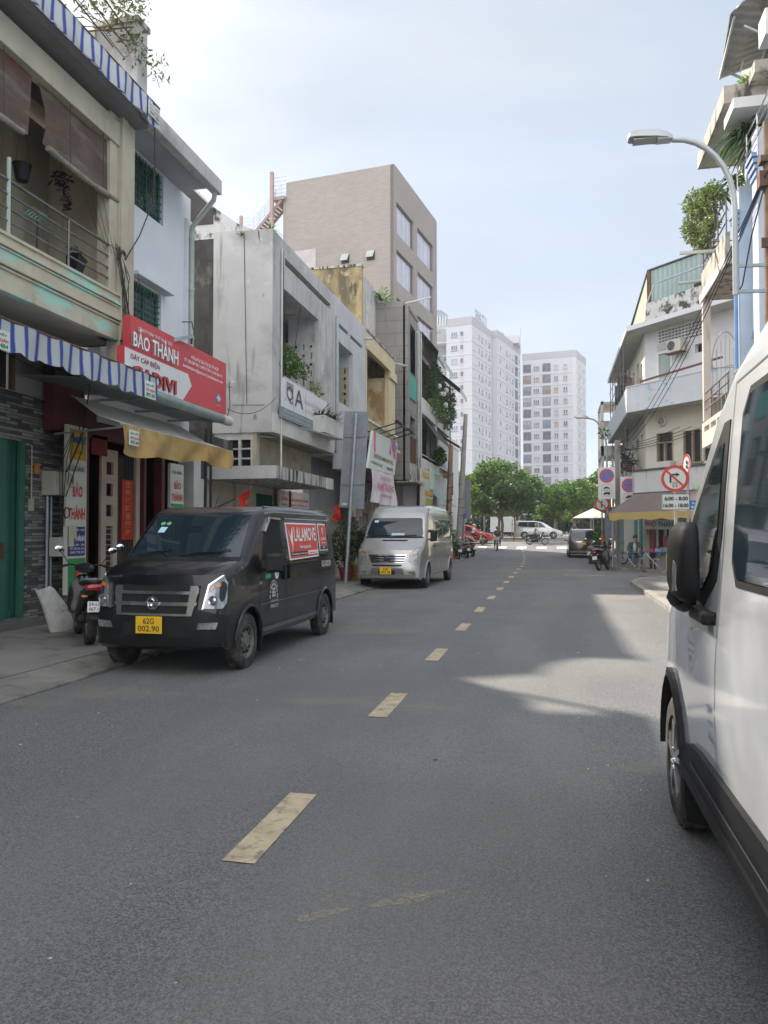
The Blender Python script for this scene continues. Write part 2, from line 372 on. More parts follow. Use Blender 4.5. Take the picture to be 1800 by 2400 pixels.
for nm, pl in (('pavement_right', nearR), ('pavement_far_right', farR)):
    g = MB(); b = MB(); inner = []
    g.prism([(x, y, -.15) for x, y in pl], (0, 0, .27))
    structure(nm, g, CONC)
    e = pl[:-1]
    if nm == 'pavement_right': e = pl[:6]
    else: e = [(2.56, 57.4)] + pl[:4]
    for (ax, ay), (bx, by) in zip(e, e[1:]):
        d = Vector((bx-ax, by-ay, 0)); L = d.length; d.normalize(); n = Vector((d.y, -d.x, 0)) if nm != 'pavement_right' else Vector((-d.y, d.x, 0))
        if nm != 'pavement_right': n = -n if n.x > 0 and n.y > 0 else n
        k = max(1, int(L/1.2))
        for i in range(k):
            p = Vector((ax, ay, 0)) + d*(L*i/k); q = Vector((ax, ay, 0)) + d*(L*(i+1)/k-.015)
            zz = zg(p.y)
            b.prism([p+Vector((0, 0, zz-.1)), q+Vector((0, 0, zz-.1)), q+n*.17+Vector((0, 0, zz-.1)), p+n*.17+Vector((0, 0, zz-.1))], (0, 0, .225))
    structure(nm.replace('pavement', 'kerb'), b, KERB, bevel=.012)
PAINT = mat('lane_paint', (.46, .375, .25), .75, var=.2, vs=6, stains=[((.14, .13, .12), .52, .72, (14, 14, 1), 3)], bump=.2, bs=120)
PAINTW = mat('crossing_paint', (.62, .62, .60), .7, var=.1, vs=5, stains=[((.2, .2, .2), .62, .8, (9, 9, 1), 3)])
g = MB()
for k in range(-4, 19):
    yc = 4.02+3.0*k; xc = -1.5 - (0 if yc < 34 else (yc-34)**2*.0014)
    w = .085
    a, b = yc-.5, yc+.5
    g.add([(xc-w, a, zg(a)+.009), (xc+w, a, zg(a)+.009), (xc+w, b, zg(b)+.009), (xc-w, b, zg(b)+.009)], [(0, 1, 2, 3)])
structure('centre_line', g, PAINT, fix=False)
g = MB()
for k in range(9):
    x = -7.4+1.25*k*1.22; g.add([(x, 59.2, zg(59.2)+.012), (x+.75, 59.2, zg(59.2)+.012), (x+.75, 61.8, zg(61.8)+.012), (x, 61.8, zg(61.8)+.012)], [(0, 1, 2, 3)])
structure('crosswalk', g, PAINTW, fix=False)
g = MB()
for x0, x1, y0, y1 in ((-4.3, -2.2, 44.5, 47.5), (-4.6, -4.2, 24.5, 26), (-4.9, -3.6, 33.2, 33.6), (-3.9, -3.2, 17.4, 17.7)):
    g.add([(x0, y0, zg(y0)+.007), (x1, y0, zg(y0)+.007), (x1, y1, zg(y1)+.007), (x0, y1, zg(y1)+.007)], [(0, 1, 2, 3)])
structure('road_patches', g, mat('fresh_asphalt', (.135, .137, .14), .8, var=0, tex=asphalt_tex((.135, .137, .14)), bump=.4), fix=False)
# two row of drain slots, one by the alley
IRON = mat('cast_iron', (.06, .058, .055), .6, .3, var=.3, vs=9)
DUST = mat('pale_dust', (.36, .35, .33), .9, var=.2)
for (x, y, w, lab) in ((.35, 29.6, 1.5, 'nearer pale edged slotted drain cover set in the road'), (.1, 33.4, 1.6, 'farther pale edged slotted drain cover set in the road'), (3.0, 29.2, 1.1, 'dark rusty drain grate at the mouth of the side alley')):
    t = thing('drain_cover', lab, 'drain cover', (x, y, 0))
    g = MB(); g.box(x, x+w, y, y+.4, .0, .012); g.build('frame', DUST if x < 1 else IRON, t)
    g = MB()
    for k in range(int(w/.12)): g.box(x+.05+k*.12, x+.11+k*.12, y+.05, y+.35, .006, .018)
    g.build('grate', IRON, t)
g = MB(); rc = random.Random(12)
for (x, y, a, L) in ((1.4, 11.5, 1.4, 2.2), (-2.9, 12.5, 1.7, 2.6), (-3.6, 15.5, .1, 1.4), (.9, 24.0, 1.5, 3.0), (-4.4, 7.0, 1.2, .6)):
    p = Vector((x, y, .006)); n = int(L/.12)
    for k in range(n):
        a += rc.uniform(-.5, .5); q = p+Vector((math.cos(a), math.sin(a), 0))*.12; w = Vector((-math.sin(a), math.cos(a), 0))*rc.uniform(.002, .006); g.add([p-w, q-w, q+w, p+w], [(0, 1, 2, 3)]); p = q
for k in range(26):
    x, y, r = rc.uniform(-4.8, 1.8), rc.uniform(2.2, 26), rc.uniform(.006, .028); g.poly([(x+r*rc.uniform(.6, 1)*math.cos(j*.785), y+r*rc.uniform(.6, 1)*math.sin(j*.785), .0065) for j in range(8)])
structure('road_cracks', g, mat('crack_dark', (.06, .058, .056), .8, var=0), fix=False)
# pale grit, then pale tan patches
g = MB(); rr = random.Random(3)
for k in range(150):
    y = rr.uniform(1.6, 24); x = rr.uniform(-4.9, 2.2); s = rr.uniform(.004, .012)*(1+y*.03)
    if rr.random() < .4: x = rr.uniform(1.7, 2.3) if rr.random() < .5 else rr.uniform(-5, -3.8)
    a = rr.uniform(0, 6); g.add([(x+s*math.cos(a+j*1.57)*(1 if j % 2 else .5), y+s*math.sin(a+j*1.57)*(1 if j % 2 else .5), .006+(.006 if j == 4 else 0)) for j in range(4)]+[(x, y, .006+s*.6)], [(0, 1, 4), (1, 2, 4), (2, 3, 4), (3, 0, 4)])
tag(g.build('road_grit', mat('grit', (.5, .5, .47), .9), fix=False), 'scattered pale specks of grit on the asphalt', 'grit', kind='stuff')
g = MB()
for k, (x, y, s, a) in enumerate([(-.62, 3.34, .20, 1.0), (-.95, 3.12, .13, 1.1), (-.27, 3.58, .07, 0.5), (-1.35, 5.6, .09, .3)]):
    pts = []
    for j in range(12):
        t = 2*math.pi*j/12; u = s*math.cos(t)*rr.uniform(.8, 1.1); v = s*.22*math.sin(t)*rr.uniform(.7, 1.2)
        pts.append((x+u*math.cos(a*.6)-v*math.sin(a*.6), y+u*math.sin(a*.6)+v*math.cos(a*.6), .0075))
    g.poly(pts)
m_ = mat('tan_patch', (.42, .36, .25), .9, var=.2, vs=20); 
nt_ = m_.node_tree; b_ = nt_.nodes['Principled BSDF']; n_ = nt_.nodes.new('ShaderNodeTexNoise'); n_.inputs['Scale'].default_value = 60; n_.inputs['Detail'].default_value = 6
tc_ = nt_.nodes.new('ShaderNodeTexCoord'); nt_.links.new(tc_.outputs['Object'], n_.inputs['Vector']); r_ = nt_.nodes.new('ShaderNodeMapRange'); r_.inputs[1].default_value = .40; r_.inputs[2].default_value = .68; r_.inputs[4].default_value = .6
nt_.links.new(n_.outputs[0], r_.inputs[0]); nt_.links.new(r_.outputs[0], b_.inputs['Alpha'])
structure('tan_patch', g, m_, fix=False)  # pale tan patches on the asphalt, alpha broken up by noise
# ---------------------------------------------------------------- vehicles
RUB = mat('tyre_rubber', (.028, .027, .026), .8, var=.3, vs=12, stains=[((.12, .11, .095), .48, .72, (6, 6, 6), 2)], bump=.2, bs=60)
PLAS = mat('black_plastic', (.013, .0135, .015), .5, spec=.3, var=.15, vs=6, bump=.08, bs=300)
UNDER = mat('underbody_black', (.012, .012, .012), .9, var=.2)
CHROME = mat('chrome', (.75, .76, .78), .12, 1, var=.03)
STEELW = mat('dusty_steel_rim', (.17, .165, .155), .6, .4, var=.25, vs=12, stains=[((.24, .22, .19), .5, .7, (8, 8, 8), 1)])
ALLOY = mat('alloy_rim', (.52, .53, .55), .25, .9, var=.06)
GLASS = mat('dark_car_glass', (.014, .026, .036), .03, 0, var=0, spec=.6, coat=.25)
LENS = mat('lamp_lens', (.26, .27, .28), .12, .3, var=.5, vs=14, spec=.9, coat=1)
REDL = mat('red_lamp_lens', (.35, .012, .015), .12, 0, var=.1, coat=1)
AMB = mat('amber_lens', (.55, .20, .05), .15, 0, coat=1)
PLY = mat('yellow_plate', (.80, .47, .02), .5, var=.05); PLW = mat('white_plate', (.78, .80, .80), .5, var=.04)
INK = mat('black_ink', (.02, .02, .022), .6, var=0); WHT = mat('white_vinyl', (.78, .78, .78), .5, var=.04)
def interp(tab, x):
    if x <= tab[0][0]: return tab[0][1]
    for (a, va), (b, vb) in zip(tab, tab[1:]):
        if x <= b: return va + (vb-va)*(x-a)/max(1e-9, b-a)
    return tab[-1][1]
class Car:
    """front at y=0, rear at y=L, x across, ground z=0"""
    def __init__(s, top, L, hw, bottom, wheels, wr, tumble, plan, Rr=.12, bow=.10, rear=None, archr=None):
        s.top, s.L, s.hw, s.bottom, s.wheels, s.wr = top, L, hw, bottom, wheels, wr
        s.tumble, s.plan, s.Rr, s.bow = tumble, plan, Rr, bow; s.archr = archr or wr*1.22
        s.front = sorted([(z, y) for y, z in top if y < L*.5]); s.rearp = sorted([(z, y) for y, z in top if y >= L*.5])
    def w(s, y, z): return s.hw*interp(s.tumble, z)*interp(s.plan, y)
    def fx(s, x, y):      # plan bow of nose and tail
        u = min(1.2, abs(x)/s.hw)**2.2
        f = max(0, 1-y/1.2); r = max(0, (y-(s.L-.9))/.9)
        return s.bow*u*f - s.bow*.6*u*r
    def outline(s):
        pts = list(s.top)                                  # from bottom front over roof to bottom rear
        out = [(y, z) for y, z in pts]
        n = 10; low = []
        for wy in reversed(s.wheels):
            r = s.archr; a0 = math.asin(max(-1, min(1, (s.bottom-s.wr)/r)))
            for k in range(n+1):
                a = a0 + (math.pi-2*a0)*k/n; low.append((wy + r*math.cos(a), s.wr + r*math.sin(a)))
        return out, low
    def body(s, parent, m, name='body', sm=35):
        top, low = s.outline(); loop = top + low; n = len(loop); nt = len(top)
        # normals of the loop
        nr = []
        for i in range(n):
            a = Vector(loop[i-1]); b = Vector(loop[(i+1) % n]); t = (b-a).normalized(); nr.append(Vector((-t.y, t.x)))
        cen = Vector((s.L/2, .8))
        if (Vector(loop[nt//2])-cen).dot(nr[nt//2]) < 0: nr = [-q for q in nr]
        prof = []
        for k in range(6): t = k/5*math.pi/2; prof.append((math.sin(t), 1-math.cos(t)))     # (outwards, inset)
        bm = bmesh.new()
        def ring(sgn, so, ins):
            vs = []
            for i, (y, z) in enumerate(loop):
                R_ = s.Rr if i < nt and z > s.bottom+.02 else 0.
                p = Vector((y, z)) - nr[i]*R_*ins
                hwv = s.w(p.x, p.y); x = sgn*(hwv - s.Rr*(1-so))
                vs.append(bm.verts.new((x, p.x + s.fx(x, p.x), p.y)))
            return vs
        ringsR = [ring(1, a, b) for a, b in prof]; ringsL = [ring(-1, a, b) for a, b in prof]
        mid = []
        for q in (-.66, -.33, 0, .33, .66):
            vs = []
            for i, (y, z) in enumerate(loop):
                x = q*(s.w(y, z)-s.Rr); vs.append(bm.verts.new((x, y+s.fx(x, y), z)))
            mid.append(vs)
        seq = ringsL[::-1] + mid + ringsR
        for A, B in zip(seq, seq[1:]):
            for i in range(n):
                j = (i+1) % n
                try: bm.faces.new((A[i], A[j], B[j], B[i]))
                except Exception: pass
        bm2 = None
        for sgn, last in ((1, ringsR[-1]), (-1, ringsL[-1])):
            side = bmesh.new(); ins = 1
            vs = [side.verts.new((0, loop[i][0]-nr[i].x*(s.Rr if i < nt and loop[i][1] > s.bottom+.02 else 0), loop[i][1]-nr[i].y*(s.Rr if i < nt and loop[i][1] > s.bottom+.02 else 0))) for i in range(n)]
            f = side.faces.new(vs); s._cut(side); 
            me = bpy.data.meshes.new('s'); 
            for v in side.verts:
                x = sgn*s.w(v.co.y, v.co.z); v.co.x = x; v.co.y += s.fx(x, v.co.y)
            side.to_mesh(me); side.free(); bm.from_mesh(me); bpy.data.meshes.remove(me)
        bmesh.ops.remove_doubles(bm, verts=bm.verts, dist=.002)
        bmesh.ops.recalc_face_normals(bm, faces=bm.faces)
        me = bpy.data.meshes.new(name); bm.to_mesh(me); bm.free(); me.materials.append(m)
        me.polygons.foreach_set('use_smooth', [True]*len(me.polygons)); me.set_sharp_from_angle(angle=R(sm))
        o = bpy.data.objects.new(name, me); COL.objects.link(o); o.parent = parent
        u = MB(); u.box(-s.hw*.8, s.hw*.8, s.wheels[0]+s.archr+.05, s.wheels[-1]-s.archr-.05, s.bottom-.06, s.bottom+.3)
        u.box(-s.hw*.55, s.hw*.55, .25, s.L-.2, s.bottom-.02, s.bottom+.5); u.build('underbody', UNDER, parent, world=False)
        return o
    def _cut(s, bm, step=.22):
        for ax, lo, hi in ((2, 0, 3.2), (1, 0, s.L)):
            k = lo+step
            while k < hi:
                no = [0, 0, 0]; no[ax] = 1; co = [0, 0, 0]; co[ax] = k
                bmesh.ops.bisect_plane(bm, geom=bm.verts[:]+bm.edges[:]+bm.faces[:], plane_co=co, plane_no=no); k += step
        bmesh.ops.triangulate(bm, faces=bm.faces[:])
    def _panel(s, pts, fn, m, parent, name, t, label=None, smooth=30):
        bm = bmesh.new(); vs = [bm.verts.new((0, a, b)) for a, b in pts]; bm.faces.new(vs)
        for ax in (1, 2):
            lo = min(p[ax-1] for p in pts); hi = max(p[ax-1] for p in pts); k = lo+.12
            while k < hi:
                no = [0, 0, 0]; no[ax] = 1; co = [0, 0, 0]; co[ax] = k
                bmesh.ops.bisect_plane(bm, geom=bm.verts[:]+bm.edges[:]+bm.faces[:], plane_co=co, plane_no=no); k += .12
        src = [(v.co.y, v.co.z) for v in bm.verts]; bm.verts.index_update()
        fs = [tuple(v.index for v in f.verts) for f in bm.faces]; bed = [(e.verts[0].index, e.verts[1].index) for e in bm.edges if len(e.link_faces) == 1]; bm.free()
        mb = MB(); n = len(src); mb.v = [fn(a, b, t) for a, b in src] + [fn(a, b, -.012) for a, b in src]
        mb.f = fs + [(a, b, b+n, a+n) for a, b in bed]; mb.m = [0]*len(mb.f)
        return mb.build(name, m, parent, world=False, smooth=smooth, label=label)
    def sf(s, sgn): return lambda y, z, t: (sgn*(s.w(y, z)+t), y+s.fx(s.w(y, z), y), z)
    def side(s, pts, m, parent, name, t=.006, both=True, sgn=1, **k):
        o = s._panel(pts, s.sf(sgn), m, parent, name, t, **k)
        if both: s._panel(pts, s.sf(-sgn), m, parent, name, t, **k)
        return o
    def ff(s, x, z, t, tab, sg):
        y = interp(tab, z); hwv = s.w(y, z); u = max(0, (abs(x)-(hwv-s.Rr))/s.Rr); u = min(u, .98)
        ins = s.Rr*(1-math.sqrt(1-u*u)); y2 = y - sg*ins
        y2 = y + (ins if sg < 0 else -ins)
        return (x, y2+s.fx(x, y)+sg*t, z)
    def nose(s, pts, m, parent, name, t=.012, **k):
        return s._panel(pts, lambda x, z, tt: s.ff(x, z, tt, s.front, -1), m, parent, name, t, **k)
    def tail(s, pts, m, parent, name, t=.012, **k):
        return s._panel(pts, lambda x, z, tt: s.ff(x, z, tt, s.rearp, 1), m, parent, name, t, **k)
    def strip(s, pts, w, m, parent, name, t=.004, both=True, sgn=1):   # thin line on the side
        for sg in ((sgn, -sgn) if both else (sgn,)):
            mb = MB(); fn = s.sf(sg)
            for a, b in zip(pts, pts[1:]):
                A, B = Vector(a), Vector(b); n = max(1, int((B-A).length/.15)); d = (B-A).normalized(); q = Vector((-d.y, d.x))*w/2
                for i in range(n):
                    p, r = A.lerp(B, i/n), A.lerp(B, (i+1)/n)
                    mb.add([fn(*(p-q), t), fn(*(r-q), t), fn(*(r+q), t), fn(*(p+q), t)], [(0, 1, 2, 3)])
            mb.build(name, m, parent, world=False)
def xs(pts): return [(-x, z) for x, z in pts]
def wheel(parent, x, y, r, w, rim, style='steel', sgn=1):
    """tyre with rim as sub-part; outer face towards sgn*x"""
    o = sgn*w/2; A = (sgn, 0, 0)
    mb = MB(); mb.lathe([(r*.6, -w/2), (r*.86, -w/2), (r*.97, -w*.4), (r, -w*.25), (r, w*.25), (r*.97, w*.4), (r*.86, w/2), (r*.64, w*.5), (r*.62, w*.3), (r*.6, 0)], (x, y, r), A, 36)
    for k in range(40):                 # tread grooves as thin raised blocks
        a = 2*math.pi*k/40; c = Vector((x, y+math.cos(a)*r, r+math.sin(a)*r)); t = Vector((0, -math.sin(a), math.cos(a)))*r*.05; n = Vector((0, math.cos(a), math.sin(a)))*.004
        for q in (-.28, 0, .28):
            h = Vector((w*.11, 0, 0)); cc = c+Vector((q*w, 0, 0)); mb.prism([cc-t-h-n, cc+t-h-n, cc+t+h-n, cc-t+h-n], n*2)
    ty = mb.build('wheel', RUB, parent, world=False, smooth=40)
    rb = MB(); R2 = r*.62
    if style == 'steel':
        rb.lathe([(R2, w*.45), (R2*.93, w*.44), (R2*.86, w*.2), (R2*.74, w*.16), (R2*.55, w*.3), (R2*.36, w*.32), (R2*.34, w*.46), (R2*.12, w*.48), (0.001, w*.48)], (x, y, r), A, 30, 0, False)
    else:
        rb.lathe([(R2, w*.45), (R2*.93, w*.44), (R2*.88, w*.05), (.001, .0)], (x, y, r), A, 30, 1, False)
        N_ = 5 if style == 'five' else 10
        for k in range(N_):
            for dd in ((-.13, .13) if style == 'five' else (0,)):
                a = 2*math.pi*k/N_ + .3; U = Vector((0, math.cos(a+dd*.4), math.sin(a+dd*.4))); T = Vector((0, -math.sin(a+dd), math.cos(a+dd)))*R2*(.075 if style == 'five' else .07)
                c = Vector((x, y, r)); X = Vector((sgn, 0, 0))
                p0 = c+U*R2*.12+X*w*.42; p1 = c+U*R2*.95+T*dd*8+X*w*.40
                rb.prism([p0-T*1.2, p1-T*.8, p1+T*.8, p0+T*1.2], X*.02)
        rb.lathe([(R2*.22, w*.3), (R2*.22, w*.46), (R2*.14, w*.5), (.01, w*.5)], (x, y, r), A, 16)
    for k in range(5):
        a = 2*math.pi*k/5; rb.lathe([(.012, 0), (.012, .02), (.004, .024)], (x+sgn*w*(.3 if style == 'steel' else .44), y+math.cos(a)*R2*.24*(2 if style == 'steel' else 1), r+math.sin(a)*R2*.24*(2 if style == 'steel' else 1)), A, 6)
    if style == 'steel':
        for k in range(10):
            a = 2*math.pi*k/10; c = Vector((x+sgn*w*.215, y+math.cos(a)*R2*.66, r+math.sin(a)*R2*.66)); rb.lathe([(R2*.095, 0), (R2*.095, .022)], c, A, 8, 1)
        ob = rb.build('rim', [rim, UNDER], ty, world=False, smooth=35)
    else: ob = rb.build('rim', [rim, mat('rim_recess', (.07, .07, .07), .5, .5)], ty, world=False, smooth=35)
    return ty
def all_wheels(c, parent, x, w, rim, style):
    for wy in c.wheels:
        for sg in (1, -1): wheel(parent, sg*x, wy, c.wr, w, rim, style, sg)
def mirror(parent, x, y, z, sg, m, w=.18, h=.24, arm=.12, lens=True):
    mb = MB()
    mb.tube([(sg*(x-.02), y, z-h*.3), (sg*(x+arm*.6), y-.02, z-h*.32), (sg*(x+arm), y-.02, z-h*.2)], .022, 8)
    x0 = x+arm*.75
    prof = [(0, .0), (.5, -.45), (1, -.5)]
    a = [(sg*x0, y+.03, z-h/2), (sg*(x0+w), y+.03, z-h/2+.02), (sg*(x0+w), y+.03, z+h/2-.01), (sg*x0, y+.03, z+h/2)]
    b = [(sg*(x0+.02), y-.09, z-h/2+.03), (sg*(x0+w-.03), y-.06, z-h/2+.05), (sg*(x0+w-.03), y-.06, z+h/2-.04), (sg*(x0+.02), y-.09, z+h/2-.03)]
    mb.add(a+b, [(0, 1, 2, 3), (7, 6, 5, 4), (0, 4, 5, 1), (1, 5, 6, 2), (2, 6, 7, 3), (3, 7, 4, 0)])
    o = mb.build('mirror', m, parent, world=False, bevel=.02)
    if lens:
        l = MB(); l.box(sg*(x0+.015), sg*(x0+w-.015), y+.03, y+.034, z-h/2+.03, z+h/2-.03); l.build('mirror_glass', CHROME, o, world=False)
    return o
def plate(parent, P0, U, w, h, lines, m, ink=INK, V=(0, 0, 1), name='number_plate'):
    P0, U, V = Vector(P0), Vector(U).normalized(), Vector(V); N_ = U.cross(V); mb = MB()
    mb.prism([P0, P0+U*w, P0+U*w+V*h, P0+V*h], N_*.012)
    o = mb.build(name, m, parent, world=False, bevel=.004)
    n = len(lines)
    for i, l in enumerate(lines):
        lw = w*(.82 if len(l) > 3 else .42); hh = h*.34 if n > 1 else h*.6
        text(l, P0+U*(w-lw)/2+V*(h*(.56 - .44*i) if n > 1 else h*.2), U, V, lw, hh, ink, o, .0145, .012, world=False)
    return o
def disc(mb, c, r, N_, t=.004, n=24, m=0, r2=None, flat=None):
    c, N_ = Vector(c), Vector(N_).normalized()
    if r2: mb.lathe([(r2, 0), (r, 0), (r, t), (r2, t), (r2, 0)], c, N_, n, m, False)
    else: mb.lathe([(.0005, 0), (r, 0), (r, t), (.0005, t)], c, N_, n, m)
# ---------- black delivery van
def black_van():
    t = thing('delivery_van', 'black delivery van with red advert on its side parked by the electrical shop', 'van')
    BLK = mat('satin_black_paint', (.006, .0075, .0095), .32, .0, var=.25, vs=1.5, coat=.55, spec=.3, stains=[((.016, .016, .016), .52, .8, (2, 2, 2), 3)])
    top = [(.16, .27), (.03, .33), (0., .45), (.0, .66), (.02, .76), (.04, .86), (.07, 1.0), (.13, 1.12), (.27, 1.195), (.58, 1.265), (.68, 1.30), (.98, 1.57), (1.25, 1.80), (1.40, 1.885), (1.62, 1.935), (2.4, 1.965), (3.6, 1.955), (4.2, 1.93), (4.33, 1.86), (4.40, 1.6), (4.50, 1.1), (4.53, .8), (4.53, .45), (4.48, .32)]
    c = Car(top, 4.53, .84, .32, (.70, 3.75), .325, [(0, .97), (.5, 1), (1.05, 1), (1.3, .97), (1.9, .885), (2, .87)], [(0, .93), (.35, .985), (.8, 1), (4, 1), (4.53, .97)], Rr=.09, bow=.13, archr=.40)
    c.body(t, BLK)
    # lower bumper, grey-black plastic
    c.nose([(-.80, .33), (.80, .33), (.80, .68), (.52, .74), (.42, .68), (-.42, .68), (-.52, .74), (-.80, .68)], PLAS, t, 'bumper', .022)
    c.nose([(-.40, .44), (.40, .44), (.36, .60), (-.36, .60)], UNDER, t, 'air_intake', .027)
    for sg in (1, -1):
        p = [(sg*.52, .53), (sg*.72, .53), (sg*.74, .605), (sg*.54, .60)]
        c.nose(p, LENS, t, 'fog_lamp', .030)
        hl = [(sg*.575, .755), (sg*.77, .755), (sg*.795, .815), (sg*.79, 1.035), (sg*.75, 1.115), (sg*.62, 1.01)]
        h = c.nose(hl, LENS, t, 'headlight', .02)
        bw = MB()
        for (bx_, bz, br) in ((.68, .845, .055),):
            q = c.ff(sg*bx_, bz, .03, c.front, -1); bw.lathe([(br, 0), (br, .008), (br*.7, .004), (br*.3, .010), (.001, .012)], q, (0, -1, 0), 14)
        bw.build('reflector', CHROME, h, world=False)
        c.nose([(sg*.61, .960), (sg*.74, .995), (sg*.74, 1.040), (sg*.63, 1.005)], AMB, h, 'indicator', .024)
        c.nose([(sg*.565, .750), (sg*.58, .750), (sg*.63, 1.01), (sg*.755, 1.115), (sg*.745, 1.125), (sg*.61, 1.022)], CHROME, h, 'headlight_rim', .026)
    g_ = c.nose([(-.50, .695), (-.44, .660), (.44, .660), (.50, .695), (.52, 1.005), (-.52, 1.005)], UNDER, t, 'grille', .022)
    for z0, z1, w0, w1 in ((.675, .70, .44, .46), (.785, .825, .50, .51), (.91, .945, .51, .52)):
        c.nose([(-w0, z0), (w0, z0), (w1, z1), (-w1, z1)], CHROME, g_, 'grille_bar', .032)
    for sg in (1, -1): c.nose([(sg*.40, .675), (sg*.46, .675), (sg*.52, .975), (sg*.50, 1.005), (sg*.42, 1.005)][:5], CHROME, g_, 'grille_trim', .030)
    e = MB(); yy = c.ff(0, .82, .04, c.front, -1)[1]; disc(e, (0, yy, .815), .075, (0, -1, 0), .012, r2=.058); 
    for a in (0, math.pi):
        pts = [(.048*math.cos(a+q*.42)*(.4+.12*q), yy-.006, .815+.048*math.sin(a+q*.42)*(.4+.12*q)) for q in range(6)]
        e.tube(pts, [.004+.0022*q for q in range(6)], 6)
    e.build('round_badge', CHROME, t, world=False)
    ws = [(-.72, 1.31), (.72, 1.31), (.685, 1.56), (.635, 1.82), (-.635, 1.82), (-.685, 1.56)]
    w_ = c.nose(ws, GLASS, t, 'windscreen', .008)
    c.nose([(-.75, 1.265), (.75, 1.265), (.73, 1.31), (-.73, 1.31)], PLAS, t, 'cowl', .012)
    st = MAT_ST = mat('sticker_blue', (.45, .68, .78), .5); sg_ = mat('sticker_green', (.15, .42, .22), .5)
    c.nose([(-.52, 1.60), (-.43, 1.60), (-.42, 1.67), (-.51, 1.67)], st, w_, 'permit_sticker', .014)
    for x in (-.51, -.43):
        c.nose([(x+.032*math.cos(a*.7854), 1.715+.022*math.sin(a*.7854)) for a in range(8)], sg_, w_, 'round_sticker', .014)
    for (x0, x1) in ((-.62, -.18), (-.02, .58)):
        wp = MB(); p = [c.ff(x0+(x1-x0)*k/6, 1.325+.07*k/6, .03, c.front, -1) for k in range(7)]
        wp.tube(p, .008, 5); wp.tube([c.ff(x1, 1.325, .05, c.front, -1), c.ff(x1-.12, 1.375, .05, c.front, -1), c.ff(x0+.12, 1.355, .05, c.front, -1)], .006, 5); wp.build('wiper', PLAS, t, world=False)
    # side glazing
    c.side([(1.16, 1.25), (1.92, 1.25), (1.93, 1.77), (1.52, 1.78), (1.32, 1.60)], UNDER, t, 'side_window_frame', .004)
    c.side([(1.24, 1.28), (1.87, 1.28), (1.88, 1.74), (1.56, 1.745), (1.38, 1.58)], mat('open_window_dark', (.006, .006, .007), .9, var=0), t, 'door_window', .007)
    vis = c.side([(1.28, 1.62), (1.32, 1.605), (1.54, 1.775), (1.90, 1.765), (1.90, 1.795), (1.50, 1.80)], CHROME, t, 'rain_visor', .03)
    c.side([(2.04, 1.22), (4.14, 1.22), (4.02, 1.76), (2.04, 1.775)], GLASS, t, 'rear_side_window', .004)
    for pts in ([(1.99, .36), (1.99, 1.82)], [(1.02, .42), (1.02, .8), (1.16, 1.24)], [(1.99, 1.82), (1.4, 1.80)], [(3.5, .8), (3.42, .5)], [(2.0, 1.15), (4.3, 1.16)]):
        c.strip(pts, .012, UNDER, t, 'door_seam')
    for a, b, z in ((2.1, 3.35, 1.19), (2.1, 4.1, 1.79), (1.05, 4.2, .72)):
        c.strip([(a, z), (b, z)], .016, mat('van_trim_grey', (.12, .125, .13), .3, .3, var=.05) if z < 1 else CHROME, t, 'side_trim', .012)
    c.strip([(1.15, .40), (3.32, .40)], .05, mat('van_trim_grey', (.12, .125, .13)), t, 'sill_trim', .010)
    c.strip([(3.4, 1.02), (4.15, 1.02)], .025, PLAS, t, 'door_track', .012)
    for y in (2.07, 1.88):
        h = MB(); fn = c.sf(1); a = fn(y, 1.0, .02); h.box(a[0]-.02, a[0]+.02, y-.03, y+.03, .98, 1.18); h.build('door_handle', PLAS, t, world=False, bevel=.01)
        h = MB(); h.box(-a[0]-.02, -a[0]+.02, y-.03, y+.03, .98, 1.18); h.build('door_handle', PLAS, t, world=False, bevel=.01)
    # arch lips and mud flaps
    for wy in c.wheels:
        for sg in (1, -1):
            l = MB(); pts = []
            for k in range(15):
                a = math.radians(-5+190*k/14); y = wy+.41*math.cos(a); z = .325+.41*math.sin(a); pts.append((sg*(c.w(y, z)+.005), y+c.fx(c.w(y, z), y), z))
            l.tube(pts, .022, 6); l.build('arch_lip', BLK, t, world=False, smooth=50)
            f = MB(); f.box(sg*.60, sg*.83, wy+.43, wy+.45, .14, .45); f.build('mud_flap', PLAS, t, world=False)
    # roof gutters and antenna
    for sg in (1, -1):
        g_ = MB(); g_.tube([(sg*c.w(y, 1.85)-sg*.01, y, 1.865 if y > 1.6 else 1.84) for y in (1.42, 1.75, 2.5, 3.2, 3.9, 4.25)], .016, 6)
        g_.tube([(sg*(c.w(y, 1.9)-.07), y, 1.935) for y in (1.55, 2.5, 3.2, 4.15)], .013, 6); g_.build('roof_rail', mat('van_trim_grey', (.1, .1, .1)), t, world=False)
    a_ = MB(); a_.tube([(-.03, 1.62, 1.92), (-.02, 1.72, 2.10)], [.006, .003], 5); a_.build('antenna', PLAS, t, world=False)
    for sg in (1, -1): mirror(t, .80, 1.20, 1.22, sg, PLAS, .20, .26, .10)
    # adverts
    RED = mat('advert_red', (.62, .07, .05), .45, var=.05)
    for sg in (1, -1):
        fn0 = c.sf(sg); q = (lambda y: y) if sg > 0 else (lambda y: 6.0-y)
        c.side([(2.16, 1.22), (3.44, 1.24), (3.44, 1.735), (2.10, 1.735)], WHT, t, 'advert_border', .010, both=False, sgn=sg)
        ad = c.side([(2.19, 1.24), (3.415, 1.26), (3.415, 1.715), (2.13, 1.715)], RED, t, 'advert_panel', .013, both=False, sgn=sg)
        c.side([(3.53, 1.32), (3.95, 1.32), (3.93, 1.735), (3.53, 1.735)], WHT, t, 'advert_border', .010, both=False, sgn=sg)
        ad2 = c.side([(3.55, 1.40), (3.93, 1.40), (3.91, 1.715), (3.55, 1.715)], RED, t, 'advert_panel', .013, both=False, sgn=sg)
